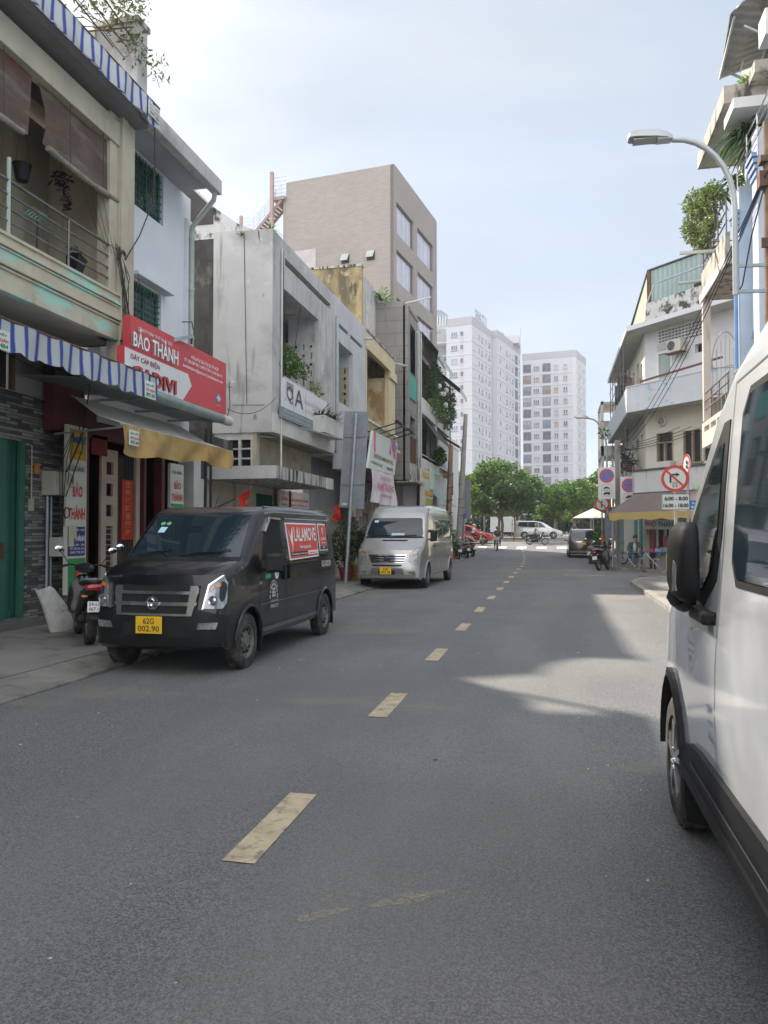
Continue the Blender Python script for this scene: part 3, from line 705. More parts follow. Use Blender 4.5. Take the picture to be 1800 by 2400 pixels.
        ad3 = c.side([(3.55, 1.335), (3.93, 1.335), (3.93, 1.395), (3.55, 1.395)], INK, t, 'advert_panel', .013, both=False, sgn=sg)
        def T(s_, y0, z0, w, h, m, par, bold=.02, sh=0):
            if sg > 0: text(s_, None, None, None, w, h, m, par, bold=bold, world=False, shear=sh, fn=lambda u, v: fn0(y0+u, z0+v, .017))
            else: text(s_, None, None, None, w, h, m, par, bold=bold, world=False, shear=sh, fn=lambda u, v: fn0(y0+w-u, z0+v, .017))
        T('LALAMOVE', 2.40, 1.475, .96, .20, WHT, ad, .015); T('Giao hàng siêu tốc', 2.60, 1.365, .50, .07, WHT, ad, .02)
        c.side([(2.22, 1.275), (2.92, 1.28), (2.92, 1.335), (2.22, 1.33)], INK, ad, 'advert_band', .015, both=False, sgn=sg)
        T('Xe chạy bằng xăng · Nhận chở 24/7', 2.24, 1.285, .66, .035, WHT, ad, .02)
        c.side([(2.95, 1.28), (3.40, 1.285), (3.40, 1.34), (2.95, 1.335)], WHT, ad, 'advert_band', .015, both=False, sgn=sg); T('lalamove.vn', 3.0, 1.292, .34, .032, RED, ad)
        # origami bird emblem: body, raised wing and tail as folded facets
        bird = MB()
        for tri in ([(2.23, 1.50), (2.31, 1.63), (2.29, 1.42)], [(2.29, 1.42), (2.31, 1.63), (2.355, 1.68), (2.33, 1.45)], [(2.29, 1.43), (2.16, 1.66), (2.25, 1.55)], [(2.29, 1.42), (2.33, 1.45), (2.27, 1.28)]):
            bird.poly([fn0(a, b, .017) for a, b in tri])
        bird.build('bird_emblem', WHT, ad, world=False, fix=False)
        bird = MB(); bird.poly([fn0(a, b, .017) for a, b in [(3.70, 1.66), (3.76, 1.69), (3.74, 1.58), (3.72, 1.55)]]); bird.build('bird_emblem', WHT, ad2, world=False, fix=False)
        T('LALAMOVE', 3.60, 1.48, .27, .045, WHT, ad2); T('Giao nhanh', 3.63, 1.43, .2, .03, WHT, ad2); T('24/7', 3.66, 1.35, .14, .035, WHT, ad3)
        T('62G-002.90', 3.52, 1.07, .50, .10, mat('faded_white', (.5, .5, .5), .6), t, .03)
        # door crest: arched emblem with lines of lettering
        cr = MB()
        for k in range(5):
            a0 = math.radians(25+k*27); a1 = math.radians(45+k*27)
            for r0, r1 in ((.085, .12), (.135, .15)):
                cr.poly([fn0(1.50+r*math.cos(a), .83+r*1.1*math.sin(a), .010) for r, a in ((r0, a0), (r1, a0), (r1, a1), (r0, a1))])
        for (y0, z0, w, h) in ((1.44, .78, .12, .03), (1.44, .82, .12, .03), (1.45, .86, .10, .035), (1.36, .76, .03, .05), (1.61, .76, .03, .05), (1.37, .83, .03, .04), (1.60, .83, .03, .04)):
            cr.poly([fn0(a, b, .010) for a, b in ((y0, z0), (y0+w, z0), (y0+w, z0+h), (y0, z0+h))])
        cr.build('door_crest', mat('faded_white', (.5, .5, .5), .6), t, world=False, fix=False)
        T('NHÀ XE', 1.38, .715, .26, .035, mat('faded_white', (.5, .5, .5), .6), t); T('0798 847 239', 1.37, .64, .28, .05, mat('faded_white', (.5, .5, .5), .6), t)
        c.side([(1.62+.055*math.cos(k*.524), 1.075+.075*math.sin(k*.524)) for k in range(12)], WHT, t, 'oval_sticker', .010, both=False, sgn=sg)
        c.side([(1.62+.025*math.cos(k*.785), 1.075+.035*math.sin(k*.785)) for k in range(8)], sg_, t, 'oval_sticker_mark', .013, both=False, sgn=sg)
        c.side([(1.24, 1.02), (1.40, 1.03), (1.40, 1.08), (1.24, 1.07)], mat('badge_green', (.05, .35, .12), .5), t, 'green_badge', .010, both=False, sgn=sg)
        c.side([(1.03, .965), (1.09, .965), (1.09, 1.0), (1.03, 1.0)], LENS, t, 'side_repeater', .014, both=False, sgn=sg)
    for sg in (1, -1): c.tail([(sg*.70, .8), (sg*.80, .8), (sg*.78, 1.3), (sg*.70, 1.3)], REDL, t, 'tail_lamp', .01)
    c.tail([(-.62, 1.25), (.62, 1.25), (.58, 1.75), (-.58, 1.75)], GLASS, t, 'rear_window', .006)
    yp = c.ff(0, .55, .05, c.front, -1)[1]; plate(t, (-.18, yp, .48), (1, 0, 0), .32, .19, ['62G', '002.90'], PLY)
    all_wheels(c, t, .755, .165, STEELW, 'steel')
    t.location = (-4.37, 7.85, 0); t.rotation_euler = (0, 0, R(-.5)); return t
# ---------- silver minibus
def silver_van():
    t = thing('minibus', 'silver minibus with a raised roof and yellow plate parked beyond the black van', 'minibus')
    SIL = mat('silver_paint', (.42, .41, .40), .28, .55, var=.12, vs=1.2, coat=.8, stains=[((.30, .28, .25), .55, .8, (2, 2, 3), 3)])
    top = [(.18, .27), (.02, .34), (0, .50), (.01, .68), (.05, .80), (.09, .95), (.16, 1.10), (.42, 1.22), (.80, 1.40), (.90, 1.47), (1.12, 1.78), (1.32, 2.02), (1.50, 2.17), (1.70, 2.33), (1.95, 2.40), (2.6, 2.44), (4.8, 2.43), (5.35, 2.38), (5.5, 2.25), (5.6, 1.6), (5.68, 1.0), (5.7, .5), (5.66, .36)]
    c = Car(top, 5.7, .985, .36, (1.0, 4.75), .345, [(0, .96), (.5, 1), (1.1, 1), (1.4, .975), (2.1, .89), (2.45, .83)], [(0, .90), (.4, .97), (.9, 1), (5, 1), (5.7, .95)], Rr=.12, bow=.16, archr=.43)
    c.body(t, SIL)
    c.nose([(-.93, .32), (.93, .32), (.93, .42), (-.93, .42)], mat('bumper_beige', (.36, .34, .31), .4, .3), t, 'bumper_lip', .02)
    gr = c.nose([(-.46, .75), (.46, .75), (.56, .98), (-.56, .98)], CHROME, t, 'grille', .012)
    for z in (.78, .845, .91): c.nose([(-.46-(z-.75)*.35, z), (.46+(z-.75)*.35, z), (.47+(z-.75)*.35, z+.035), (-.47-(z-.75)*.35, z+.035)], UNDER, gr, 'grille_slot', .018)
    b = MB(); yy = c.ff(0, .86, .04, c.front, -1)[1]
    b.add([(.11*math.cos(k*.393), yy, .865+.045*math.sin(k*.393)) for k in range(16)]+[(.11*math.cos(k*.393), yy+.03, .865+.045*math.sin(k*.393)) for k in range(16)], [tuple(range(16))]+[(k, (k+1) % 16, 16+(k+1) % 16, 16+k) for k in range(16)]); ob = b.build('oval_badge', mat('badge_blue', (.02, .06, .2), .3, .3), t, world=False)
    b = MB(); b.tube([(.112*math.cos(k*.393), yy-.004, .865+.047*math.sin(k*.393)) for k in range(17)], .005, 5); b.build('badge_ring', CHROME, ob, world=False)
    text('Ford', (-.06, yy, .85), (1, 0, 0), (0, 0, 1), .12, .035, CHROME, ob, .006, .01, world=False, shear=.25)
    c.nose([(-.40, .66), (.40, .66), (.44, .70), (-.44, .70)], UNDER, t, 'bumper_slot', .008)
    c.nose([(-.50, .42), (.50, .42), (.44, .60), (-.44, .60)], mat('intake_grey', (.12, .12, .12), .6), t, 'air_intake', .010)
    c.nose([(-.24, .42), (.24, .42), (.24, .54), (-.24, .54)], UNDER, t, 'lower_mesh', .014)
    for sg in (1, -1):
        h = c.nose([(sg*.60, .80), (sg*.72, .70), (sg*.86, .70), (sg*.89, .80), (sg*.90, 1.20), (sg*.82, 1.18), (sg*.62, 1.02)], LENS, t, 'headlight', .014)
        c.nose([(sg*.68, .94), (sg*.84, .97), (sg*.84, 1.03), (sg*.70, 1.0)], AMB, h, 'indicator', .019)
        f = MB(); p = c.ff(sg*.74, .47, .02, c.front, -1); disc(f, p, .06, (0, -1, 0), .01, r2=.045); disc(f, (p[0], p[1]+.006, p[2]), .045, (0, -1, 0), .004); f.build('fog_lamp', LENS, t, world=False)
        c.nose([(sg*.60, .50), (sg*.84, .53), (sg*.80, .42), (sg*.70, .42)], mat('intake_grey', (.12, .12, .12), .6), t, 'fog_lamp_recess', .005)
    c.nose([(-.30, 1.355), (.42, 1.355), (.44, 1.39), (-.32, 1.39)], UNDER, t, 'bonnet_vent', .012)
    w_ = c.nose([(-.80, 1.485), (.80, 1.485), (.84, 1.55), (.76, 1.99), (.70, 2.03), (-.70, 2.03), (-.76, 1.99), (-.84, 1.55)], GLASS, t, 'windscreen', .008)
    c.nose([(-.88, 1.44), (.88, 1.44), (.83, 1.49), (-.83, 1.49)], PLAS, t, 'cowl', .010)
    c.nose([(-.68, 1.90), (-.56, 1.90), (-.56, 1.96), (-.68, 1.96)], mat('sticker_blue', (.45, .68, .78), .5), w_, 'permit_sticker', .012)
    c.nose([(-.10, 1.52), (.30, 1.52), (.28, 1.58), (-.08, 1.58)], mat('paper_blue', (.45, .62, .75), .7), w_, 'paper_note', .012)
    for x0, x1 in ((-.75, -.1), (.0, .65)):
        wp = MB(); wp.tube([c.ff(x0+(x1-x0)*k/6, 1.50+.03*k/6, .03, c.front, -1) for k in range(7)], .009, 5); wp.build('wiper', PLAS, t, world=False)
    c.side([(1.12, 1.42), (2.06, 1.42), (2.06, 1.98), (1.52, 1.96)], GLASS, t, 'door_window', .006)
    c.side([(2.22, 1.42), (3.50, 1.42), (3.50, 2.0), (2.22, 2.0)], GLASS, t, 'passenger_window', .006)
    c.side([(3.62, 1.42), (5.30, 1.42), (5.25, 2.0), (3.62, 2.0)], GLASS, t, 'rear_side_window', .006)
    for pts in ([(2.14, .45), (2.14, 2.08)], [(1.05, 1.0), (1.12, 1.42)], [(3.56, .5), (3.56, 2.1)], [(2.14, 2.08), (5.4, 2.08)]): c.strip(pts, .012, UNDER, t, 'door_seam')
    c.strip([(1.5, .92), (5.4, .92)], .02, mat('trim_grey', (.3, .3, .3), .4), t, 'side_trim', .010)
    c.strip([(1.5, .42), (4.3, .42)], .06, mat('trim_grey', (.3, .3, .3), .4), t, 'sill_step', .012)
    g_ = MB()
    for sg in (1, -1): g_.tube([(sg*(c.w(y, 2.3)-.02), y, 2.30) for y in (1.75, 3, 4.2, 5.4)], .018, 6)
    g_.build('roof_rail', mat('trim_grey', (.3, .3, .3)), t, world=False)
    for sg in (1, -1):
        m_ = mirror(t, .94, 1.15, 1.50, sg, PLAS, .2, .34, .10); h = MB(); a = c.sf(sg)(1.98, 1.2, .02); h.box(a[0]-.015, a[0]+.015, 1.9, 2.06, 1.18, 1.22); h.build('door_handle', PLAS, t, world=False)
    for wy in c.wheels:
        for sg in (1, -1):
            l = MB(); pts = []
            for k in range(15):
                a = math.radians(-8+196*k/14); y = wy+.44*math.cos(a); z = .345+.44*math.sin(a); pts.append((sg*(c.w(y, z)+.004), y+c.fx(c.w(y, z), y), z))
            l.tube(pts, .022, 6); l.build('arch_lip', SIL, t, world=False, smooth=50)
    yp = c.ff(0, .5, .035, c.front, -1)[1]; plate(t, (-.19, yp, .43), (1, 0, 0), .33, .2, ['62E', '003.78'], PLY)
    for sg in (1, -1): c.tail([(sg*.80, .9), (sg*.93, .9), (sg*.90, 1.5), (sg*.80, 1.5)], REDL, t, 'tail_lamp', .01)
    all_wheels(c, t, .885, .19, ALLOY, 'ten')
    t.location = (-4.57, 21.05, 0); t.rotation_euler = (0, 0, R(-2.2)); return t
# ---------- white van at the right edge, nose away from the camera
def white_van():
    t = thing('passenger_van', 'white passenger van with black mirror and sill cladding at the right edge of the road', 'van')
    WP = mat('white_paint', (.84, .875, .92), .10, 0, var=.03, vs=.8, coat=1.0)
    CLAD = mat('dark_cladding', (.014, .015, .017), .55, spec=.3, var=.2, vs=5, bump=.15, bs=400)
    top = [(.20, .28), (.04, .36), (0, .52), (.02, .75), (.06, .95), (.18, 1.10), (.55, 1.20), (.72, 1.28), (.80, 1.33), (1.15, 1.62), (1.50, 1.92), (1.80, 2.17), (2.10, 2.33), (2.6, 2.43), (3.3, 2.47), (4.8, 2.47), (5.6, 2.42), (5.8, 2.2), (5.9, 1.4), (5.95, .6), (5.9, .38)]
    c = Car(top, 5.95, 1.0, .47, (.93, 4.6), .355, [(0, .97), (.5, .985), (.9, 1.0), (1.15, .99), (1.35, .97), (1.7, .945), (2.1, .91), (2.45, .875)], [(0, .88), (.35, .95), (.8, .985), (1.4, 1), (5, 1), (5.95, .96)], Rr=.11, bow=.18, archr=.46)
    c.body(t, WP, sm=50)
    W = (lambda a, *k, **q: c.side(a, *k, **q))
    # local y grows towards the rear; wheels at 1.0
    dwi = [(1.24, 1.385), (1.80, 1.35), (1.99, 1.45), (2.06, 1.60), (2.06, 1.97), (1.98, 1.965), (1.60, 1.71)]
    W([(1.00, 1.34), (1.86, 1.28), (2.08, 1.40), (2.13, 1.58), (2.13, 2.06), (2.02, 2.06), (1.55, 1.74)], UNDER, t, 'window_surround', .004)
    W(dwi, GLASS, t, 'door_window', .009)
    rad = lambda x0, x1, z0, z1, r: [(x0+r, z0), (x1-r, z0), (x1, z0+r), (x1, z1-r), (x1-r, z1), (x0+r, z1), (x0, z1-r), (x0, z0+r)]
    W(rad(2.34, 3.62, 1.40, 2.14, .09), UNDER, t, 'window_surround', .004); W(rad(2.37, 3.59, 1.43, 2.11, .08), GLASS, t, 'passenger_window', .008)
    W(rad(3.74, 5.60, 1.40, 2.12, .09), GLASS, t, 'rear_side_window', .006)
    for pts in ([(2.17, .5), (2.17, 2.2)], [(1.36, .62), (1.20, .9), (1.0, 1.3)], [(3.68, .5), (3.68, 2.22)], [(2.17, 2.2), (3.68, 2.22)]):
        c.strip(pts, .008, mat('seam_grey', (.10, .10, .11), .6, var=0), t, 'door_seam', .002)  # flat grey strips along the door joints
    c.side([(1.40, .45), (4.08, .47), (4.08, .69), (1.85, .64), (1.60, .61), (1.45, .52)], CLAD, t, 'sill_cladding', .024)
    c.side([(1.40, .42), (4.08, .44), (4.08, .49), (1.40, .47)], CLAD, t, 'side_step', .036)
    c.strip([(1.7, .545), (4.05, .575)], .010, mat('seam_grey', (.1, .1, .1)), t, 'cladding_groove', .033)
    for wy in c.wheels:
        for sg in (1, -1):
            l = MB(); n = 18
            for k in range(n):
                a0, a1 = (math.radians(-12+204*q/n) for q in (k, k+1)); q = []
                for rr_, a, tt in ((.45, a0, .03), (.495, a0, .022), (.495, a1, .022), (.45, a1, .03)):
                    y = wy+rr_*math.cos(a); z = .36+rr_*math.sin(a); q.append((sg*(c.w(y, z)+tt), y+c.fx(c.w(y, z), y), z))
                l.prism(q, (-sg*.06, 0, 0))
            l.build('arch_cladding', CLAD, t, world=False, smooth=40)
            f = MB(); f.add([(sg*.70, wy+.44, .13), (sg*.99, wy+.46, .17), (sg*1.0, wy+.46, .30), (sg*.96, wy+.45, .50), (sg*.70, wy+.44, .50)], [(0, 1, 2, 3, 4)])
            f2 = MB(); f2.prism(f.v, (0, .02, 0)); f2.build('mud_flap', PLAS, t, world=False, bevel=.008)
            li = MB()
            for k in range(12):
                a0, a1 = (math.radians(-5+190*q/12) for q in (k, k+1)); li.add([(sg*xx, wy+.47*math.cos(a), .36+.47*math.sin(a)) for xx, a in ((.55, a0), (.99, a0), (.99, a1), (.55, a1))], [(0, 1, 2, 3)])
            li.build('arch_liner', UNDER, t, world=False)
    for sg in (1, -1):
        h = MB(); a = c.sf(sg)(1.96, 1.25, 0); h.box(a[0]-sg*.01, a[0]+sg*.055, 1.80, 2.12, 1.22, 1.275); ho = h.build('door_handle', PLAS, t, world=False, bevel=.014)
        h = MB(); h.box(a[0]+sg*.002, a[0]+sg*.008, 2.0, 2.12, 1.185, 1.22); h.build('handle_key_plate', mat('handle_grey', (.35, .36, .37), .4), ho, world=False)
        # mirror folded back along the door, shell outwards
        m = MB(); rings = []
        for z, ky, kx in [(1.30, .62, .5), (1.325, .86, .85), (1.38, 1, 1), (1.54, 1, .98), (1.61, .94, .85), (1.645, .72, .5)]:
            ring_ = []
            for k in range(20):
                a_ = 2*math.pi*k/20; cx, sy = math.cos(a_), math.sin(a_)
                px_ = 1.035 + (.085 if cx > 0 else .02)*kx*abs(cx)**.6*(1 if cx > 0 else -1); py_ = 1.85 + .185*ky*math.copysign(abs(sy)**.6, sy)
                ring_.append((sg*px_, py_, z))
            rings.append(ring_)
        vs = [p for r_ in rings for p in r_]; fs = [(i*20+k, i*20+(k+1) % 20, (i+1)*20+(k+1) % 20, (i+1)*20+k) for i in range(5) for k in range(20)] + [tuple(range(20))[::-1], tuple(range(100, 120))]
        m.add(vs, fs); m.tube([(sg*.95, 1.60, 1.31), (sg*1.03, 1.64, 1.27), (sg*1.07, 1.74, 1.31)], [.05, .045, .05], 8)
        mo = m.build('mirror', CLAD, t, world=False, smooth=45)
        g_ = MB(); g_.prism([(sg*1.112, 1.93, 1.345), (sg*1.105, 1.975, 1.35), (sg*1.10, 1.985, 1.46), (sg*1.110, 1.95, 1.48)], (sg*.010, 0, 0)); g_.build('mirror_indicator', LENS, mo, world=False)
        # door crest (oval ring with small mark) and blue lettering
        fn = c.sf(sg); cr = MB(); dk = mat('crest_grey', (.30, .31, .32), .5)
        for k in range(20):
            a0, a1 = 2*math.pi*k/20, 2*math.pi*(k+1)/20
            for r0, r1 in ((.95, 1.0),): cr.poly([fn(1.62+.095*r*math.cos(a), 1.06+.10*r*math.sin(a), .004) for r, a in ((r0, a0), (r1, a0), (r1, a1), (r0, a1))])
        for (y0, z0, w, h) in ((1.55, 1.045, .14, .005), (1.55, 1.08, .14, .005), (1.60, .995, .03, .03)): cr.poly([fn(a, b, .004) for a, b in ((y0, z0), (y0+w, z0), (y0+w, z0+h), (y0, z0+h))])
        cr.build('door_crest', dk, t, world=False, fix=False)
        bl = mat('blue_ink', (.12, .25, .5), .5)
        for k, (s_, z0, h_) in enumerate((('DVT', .855, .035), ('VẬN TẢI', .81, .02), ('KHÁCH', .745, .03))):
            if sg > 0: text(s_, None, None, None, .10, h_, bl, t, world=False, fn=lambda u, v: fn(2.04+u, z0+v, .004))
            else: text(s_, None, None, None, .10, h_, bl, t, world=False, fn=lambda u, v: fn(2.14-u, z0+v, .004))
        c.nose([(sg*.55, .80), (sg*.85, .82), (sg*.86, 1.02), (sg*.60, .95)], LENS, t, 'headlight', .01)
        c.tail([(sg*.82, .9), (sg*.94, .9), (sg*.90, 1.5), (sg*.82, 1.5)], REDL, t, 'tail_lamp', .01)
    c.nose([(-.84, 1.37), (.84, 1.37), (.74, 2.10), (-.74, 2.10)], GLASS, t, 'windscreen', .008)
    c.nose([(-.5, .55), (.5, .55), (.5, .85), (-.5, .85)], PLAS, t, 'grille', .01)
    all_wheels(c, t, .875, .21, ALLOY, 'five')
    t.rotation_euler = (0, 0, math.pi); t.location = (1.62, 5.47, 0); return t
def small_car(name, label, cat, top, L, hw, wheels, wr, paint, win, loc, rot, tail=None, tumble=None, group=None, seams=()):
    t = thing(name, label, cat, group=group)
    c = Car(top, L, hw, .24, wheels, wr, tumble or [(0, .95), (.5, 1), (.95, .99), (1.1, .95), (1.6, .80), (1.8, .76)], [(0, .86), (.4, .95), (.9, 1), (L-.8, 1), (L, .92)], Rr=.10, bow=.22, archr=wr*1.18)
    c.body(t, paint)
    for w in win: c.side(w, GLASS, t, 'side_window', .006)
    for sg in (1, -1):
        c.nose([(sg*.45, .68), (sg*.75, .72), (sg*.78, .80), (sg*.50, .76)], LENS, t, 'headlight', .01)
        mirror(t, hw*.93, 1.45, 1.0, sg, paint, .14, .12, .08, False)
        c.strip([(wheels[0]+wr+.15, .30), (wheels[1]-wr-.15, .30)], .08, PLAS, t, 'sill', .006, both=False, sgn=sg)
    for pts in seams: c.strip(pts, .01, UNDER, t, 'door_seam', .003)
    if tail: tail(c, t)
    all_wheels(c, t, hw-.10, .19, ALLOY, 'five' if L > 4.5 else 'ten')
    t.location = loc; t.rotation_euler = (0, 0, rot); return t
black_van(); silver_van(); white_van()
MPV = [(.12, .24), (.0, .35), (0., .6), (.06, .74), (.5, .90), (.95, 1.0), (1.3, 1.22), (1.75, 1.50), (2.1, 1.64), (2.8, 1.74), (3.9, 1.74), (4.35, 1.66), (4.60, 1.25), (4.68, 1.0), (4.72, .6), (4.70, .35), (4.62, .26)]
small_car('minivan', 'silver people carrier driving along the boulevard to the right', 'car', MPV, 4.73, .915, (.92, 3.67), .33, mat('mpv_silver', (.50, .51, .53), .25, .5, coat=1, var=.04),
    [[(1.62, 1.08), (2.30, 1.10), (2.30, 1.58), (2.12, 1.56)], [(2.36, 1.10), (3.30, 1.12), (3.30, 1.62), (2.36, 1.60)], [(3.36, 1.12), (4.35, 1.22), (4.22, 1.60), (3.36, 1.62)]], (.9, 76.2, zg(76.2)), R(90), seams=([(2.33, .4), (2.33, 1.62)], [(3.33, .5), (3.33, 1.6)]))
HAT = [(.12, .24), (0, .35), (0, .58), (.06, .72), (.5, .84), (1.0, .94), (1.35, 1.14), (1.75, 1.36), (2.1, 1.46), (2.8, 1.50), (3.3, 1.47), (3.7, 1.34), (4.0, 1.08), (4.12, .98), (4.18, .6), (4.16, .35), (4.1, .26)]
small_car('hatchback', 'bright red car driving on the boulevard behind the leaning poles', 'car', [(y*1.05, z*1.08) for y, z in HAT], 4.39, .90, (.86, 3.45), .34, mat('car_red', (.42, .015, .02), .25, 0, coat=1, var=.04),
    [[(1.62, 1.04), (2.38, 1.06), (2.38, 1.46), (2.1, 1.44)], [(2.46, 1.06), (3.4, 1.08), (3.3, 1.42), (2.46, 1.47)]], (-5.1, 67.5, zg(67.5)), R(90), seams=([(2.42, .4), (2.42, 1.45)],))
def suv_tail(c, t):
    c.tail([(-.62, 1.12), (.62, 1.12), (.56, 1.50), (-.56, 1.50)], GLASS, t, 'rear_window', .01)
    for sg in (1, -1):
        c.tail([(sg*.40, .98), (sg*.82, 1.0), (sg*.82, 1.09), (sg*.42, 1.04)], REDL, t, 'tail_lamp', .012)
        c.tail([(sg*.58, .40), (sg*.80, .44), (sg*.80, .60), (sg*.66, .56)], PLAS, t, 'rear_vent', .01)
    c.tail([(-.78, .30), (.78, .30), (.76, .40), (-.76, .40)], mat('dull_chrome', (.5, .5, .5), .3, .7), t, 'rear_skid_plate', .02)
    c.tail([(-.22, .78), (.22, .78), (.22, .90), (-.22, .90)], PLY, t, 'number_plate', .014)
    c.tail([(-.44, .93), (.44, .93), (.44, .96), (-.44, .96)], CHROME, t, 'tailgate_trim', .014)
SUVT = [(y*.95, z*.985) for y, z in MPV]
small_car('parked_suv', 'dark grey seven seat car parked tail first at the far right kerb', 'car', SUVT, 4.49, .87, (.88, 3.55), .33, mat('suv_grey', (.055, .055, .058), .25, .4, coat=1, var=.05),
    [[(1.55, 1.06), (2.2, 1.08), (2.2, 1.54), (2.0, 1.52)], [(2.26, 1.08), (3.1, 1.10), (3.1, 1.58), (2.26, 1.57)], [(3.2, 1.10), (4.1, 1.2), (4.0, 1.56), (3.2, 1.58)]], (1.66, 51.7, zg(49)), R(180), tail=suv_tail)
# ---------------------------------------------------------------- left side of the street
def bx(name, m, root, *boxes, **k):
    mb = MB()
    for b in boxes: mb.box(*b)
    return mb.build(name, m, root, **k)
DIRT = (.06, .057, .05); SOOT = (.035, .034, .03)
CREAM = mat('cream_paint', (.46, .405, .305), .85, var=.12, vs=2, stains=[((.30, .56, .48), .50, .60, (2.2, 1.1, 3.0), 3), ((.22, .19, .14), .60, .85, (9, 9, .7), 2)], bump=.1)
CREAM2 = mat('cream_plain', (.42, .375, .29), .85, var=.14, vs=1.4, stains=[((.20, .17, .13), .60, .85, (8, 8, .6), 2)], bump=.1)
BLUEW = mat('pale_blue_white_paint', (.62, .64, .68), .85, var=.05, vs=1, stains=[((.35, .36, .38), .70, .95, (6, 6, .8), 2)])
GREYW = mat('weathered_grey_render', (.42, .415, .41), .9, var=.16, vs=.6, stains=[((.30, .295, .29), .52, .66, (.7, .7, .9), 9), ((.15, .148, .14), .57, .78, (5, 5, .40), 2), ((.50, .50, .50), .62, .70, (1.6, 1.6, 1.8), 6), ((.07, .068, .065), .68, .80, (2.6, 2.6, 1.4), 12)], bump=.15, bs=20)
SOOTY = mat('black_stained_wall', (.055, .052, .048), .95, var=.4, vs=1.2, stains=[((.20, .19, .17), .56, .68, (1.6, 1.6, .5), 4), ((.02, .02, .018), .5, .7, (3, 3, .5), 8)], bump=.3, bs=15)
STREAK = mat('black_streaked_concrete', (.40, .39, .36), .9, var=.15, vs=3, stains=[((.035, .034, .03), .48, .60, (7, 7, .9), 3)], bump=.3, bs=25)
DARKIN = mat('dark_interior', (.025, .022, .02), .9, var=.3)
OFFW = mat('off_white_render', (.52, .51, .48), .88, var=.1, vs=1.5, stains=[((.26, .24, .20), .60, .82, (8, 8, .5), 2)])
STEEL = mat('stainless_tube', (.45, .45, .44), .35, .8, var=.15, vs=6)
GALV = mat('galvanised_steel', (.33, .36, .38), .5, .5, var=.15, vs=5)
RUST = mat('rusty_steel', (.12, .07, .045), .85, .2, var=.4, vs=9)
GREENP = mat('green_paint_steel', (.03, .14, .10), .5, .1, var=.15, vs=4, stains=[((.12, .11, .07), .66, .8, (5, 5, 5), 2)])
PIPE = mat('grey_green_pipe', (.38, .41, .38), .6, var=.12, vs=4)
WIRE = mat('black_cable', (.015, .015, .016), .6, var=0)
TILE = mat('ledgestone_tile', (.2, .2, .2), .55, var=.3, vs=3, tex=brick_tex((.075, .072, .07), (.46, .43, .39), (.03, .03, .03), .27, .05, .004, -.25, .37), bump=.5)
STRIPE = mat('blue_white_stripe_fabric', (.6, .6, .6), .8, var=.1, vs=1.5, tex=stripe_tex(1, .235, [(0, (.62, .64, .64)), (.30, (.28, .34, .62)), (.36, (.07, .09, .36)), (.60, (.28, .34, .62)), (.66, (.62, .64, .64))]), stains=[((.32, .30, .26), .62, .85, (2, 2, 1), 3)])
TEAL = mat('teal_netting', (.04, .42, .34), .7, var=.25, vs=5)
GLASSB = mat('window_glass', (.05, .06, .065), .06, 0, var=.2, vs=2, spec=.8)
CLOTHY = mat('faded_yellow_fabric', (.50, .32, .12), .85, var=.2, vs=1.6, stains=[((.62, .52, .30), .55, .75, (1.5, 1.2, 1), 2), ((.30, .15, .05), .60, .8, (3, 2.5, 1), 5)])
for m_ in (STRIPE, CLOTHY): translucent(m_, .35)
CLOTHG = mat('grey_fabric', (.46, .47, .46), .85, var=.12, vs=2)
LEAF1 = leafmat('leaf_green', (.035, .10, .015), (.12, .22, .04)); LEAF2 = leafmat('leaf_dark', (.015, .05, .012), (.05, .11, .03)); LEAF3 = leafmat('leaf_bright', (.10, .22, .02), (.26, .38, .06))
BARK = mat('bark', (.10, .075, .05), .9, var=.3, vs=6, bump=.4)
TERRA = mat('red_plastic_pot', (.25, .05, .04), .6, var=.15); 
def railing(root, X, y0, y1, zs, r, posts, mt=STEEL, name='railing'):
    m = MB()
    for i, z in enumerate(zs): m.tube([(X, y0, z), (X, y1, z)], r*(1.5 if i == 0 else 1), 8)
    for y in posts: m.tube([(X, y, zs[-1]-.2), (X, y, zs[0])], r*1.3, 8)
    return m.build(name, mt, root, smooth=50)
def valance(mb, X, y0, y1, z0, z1, sc, rnd, amp=.06, wob=.03):
    n = int((y1-y0)/.04); v = []
    for i in range(n+1):
        y = y0+(y1-y0)*i/n; ph = (y-y0)/sc % 1
        zb = z1 - amp*math.sin(math.pi*ph)**.6 + .012*math.sin(y*5)
        v += [(X+wob*math.sin(y*9)*.3, y, z0), (X+wob*.6*math.sin(y*9+1), y, (z0+zb)/2), (X+wob*math.sin(y*9+1.7), y, zb)]
    mb.add(v, [(3*i+k, 3*i+3+k, 3*i+4+k, 3*i+1+k) for i in range(n) for k in (0, 1)])
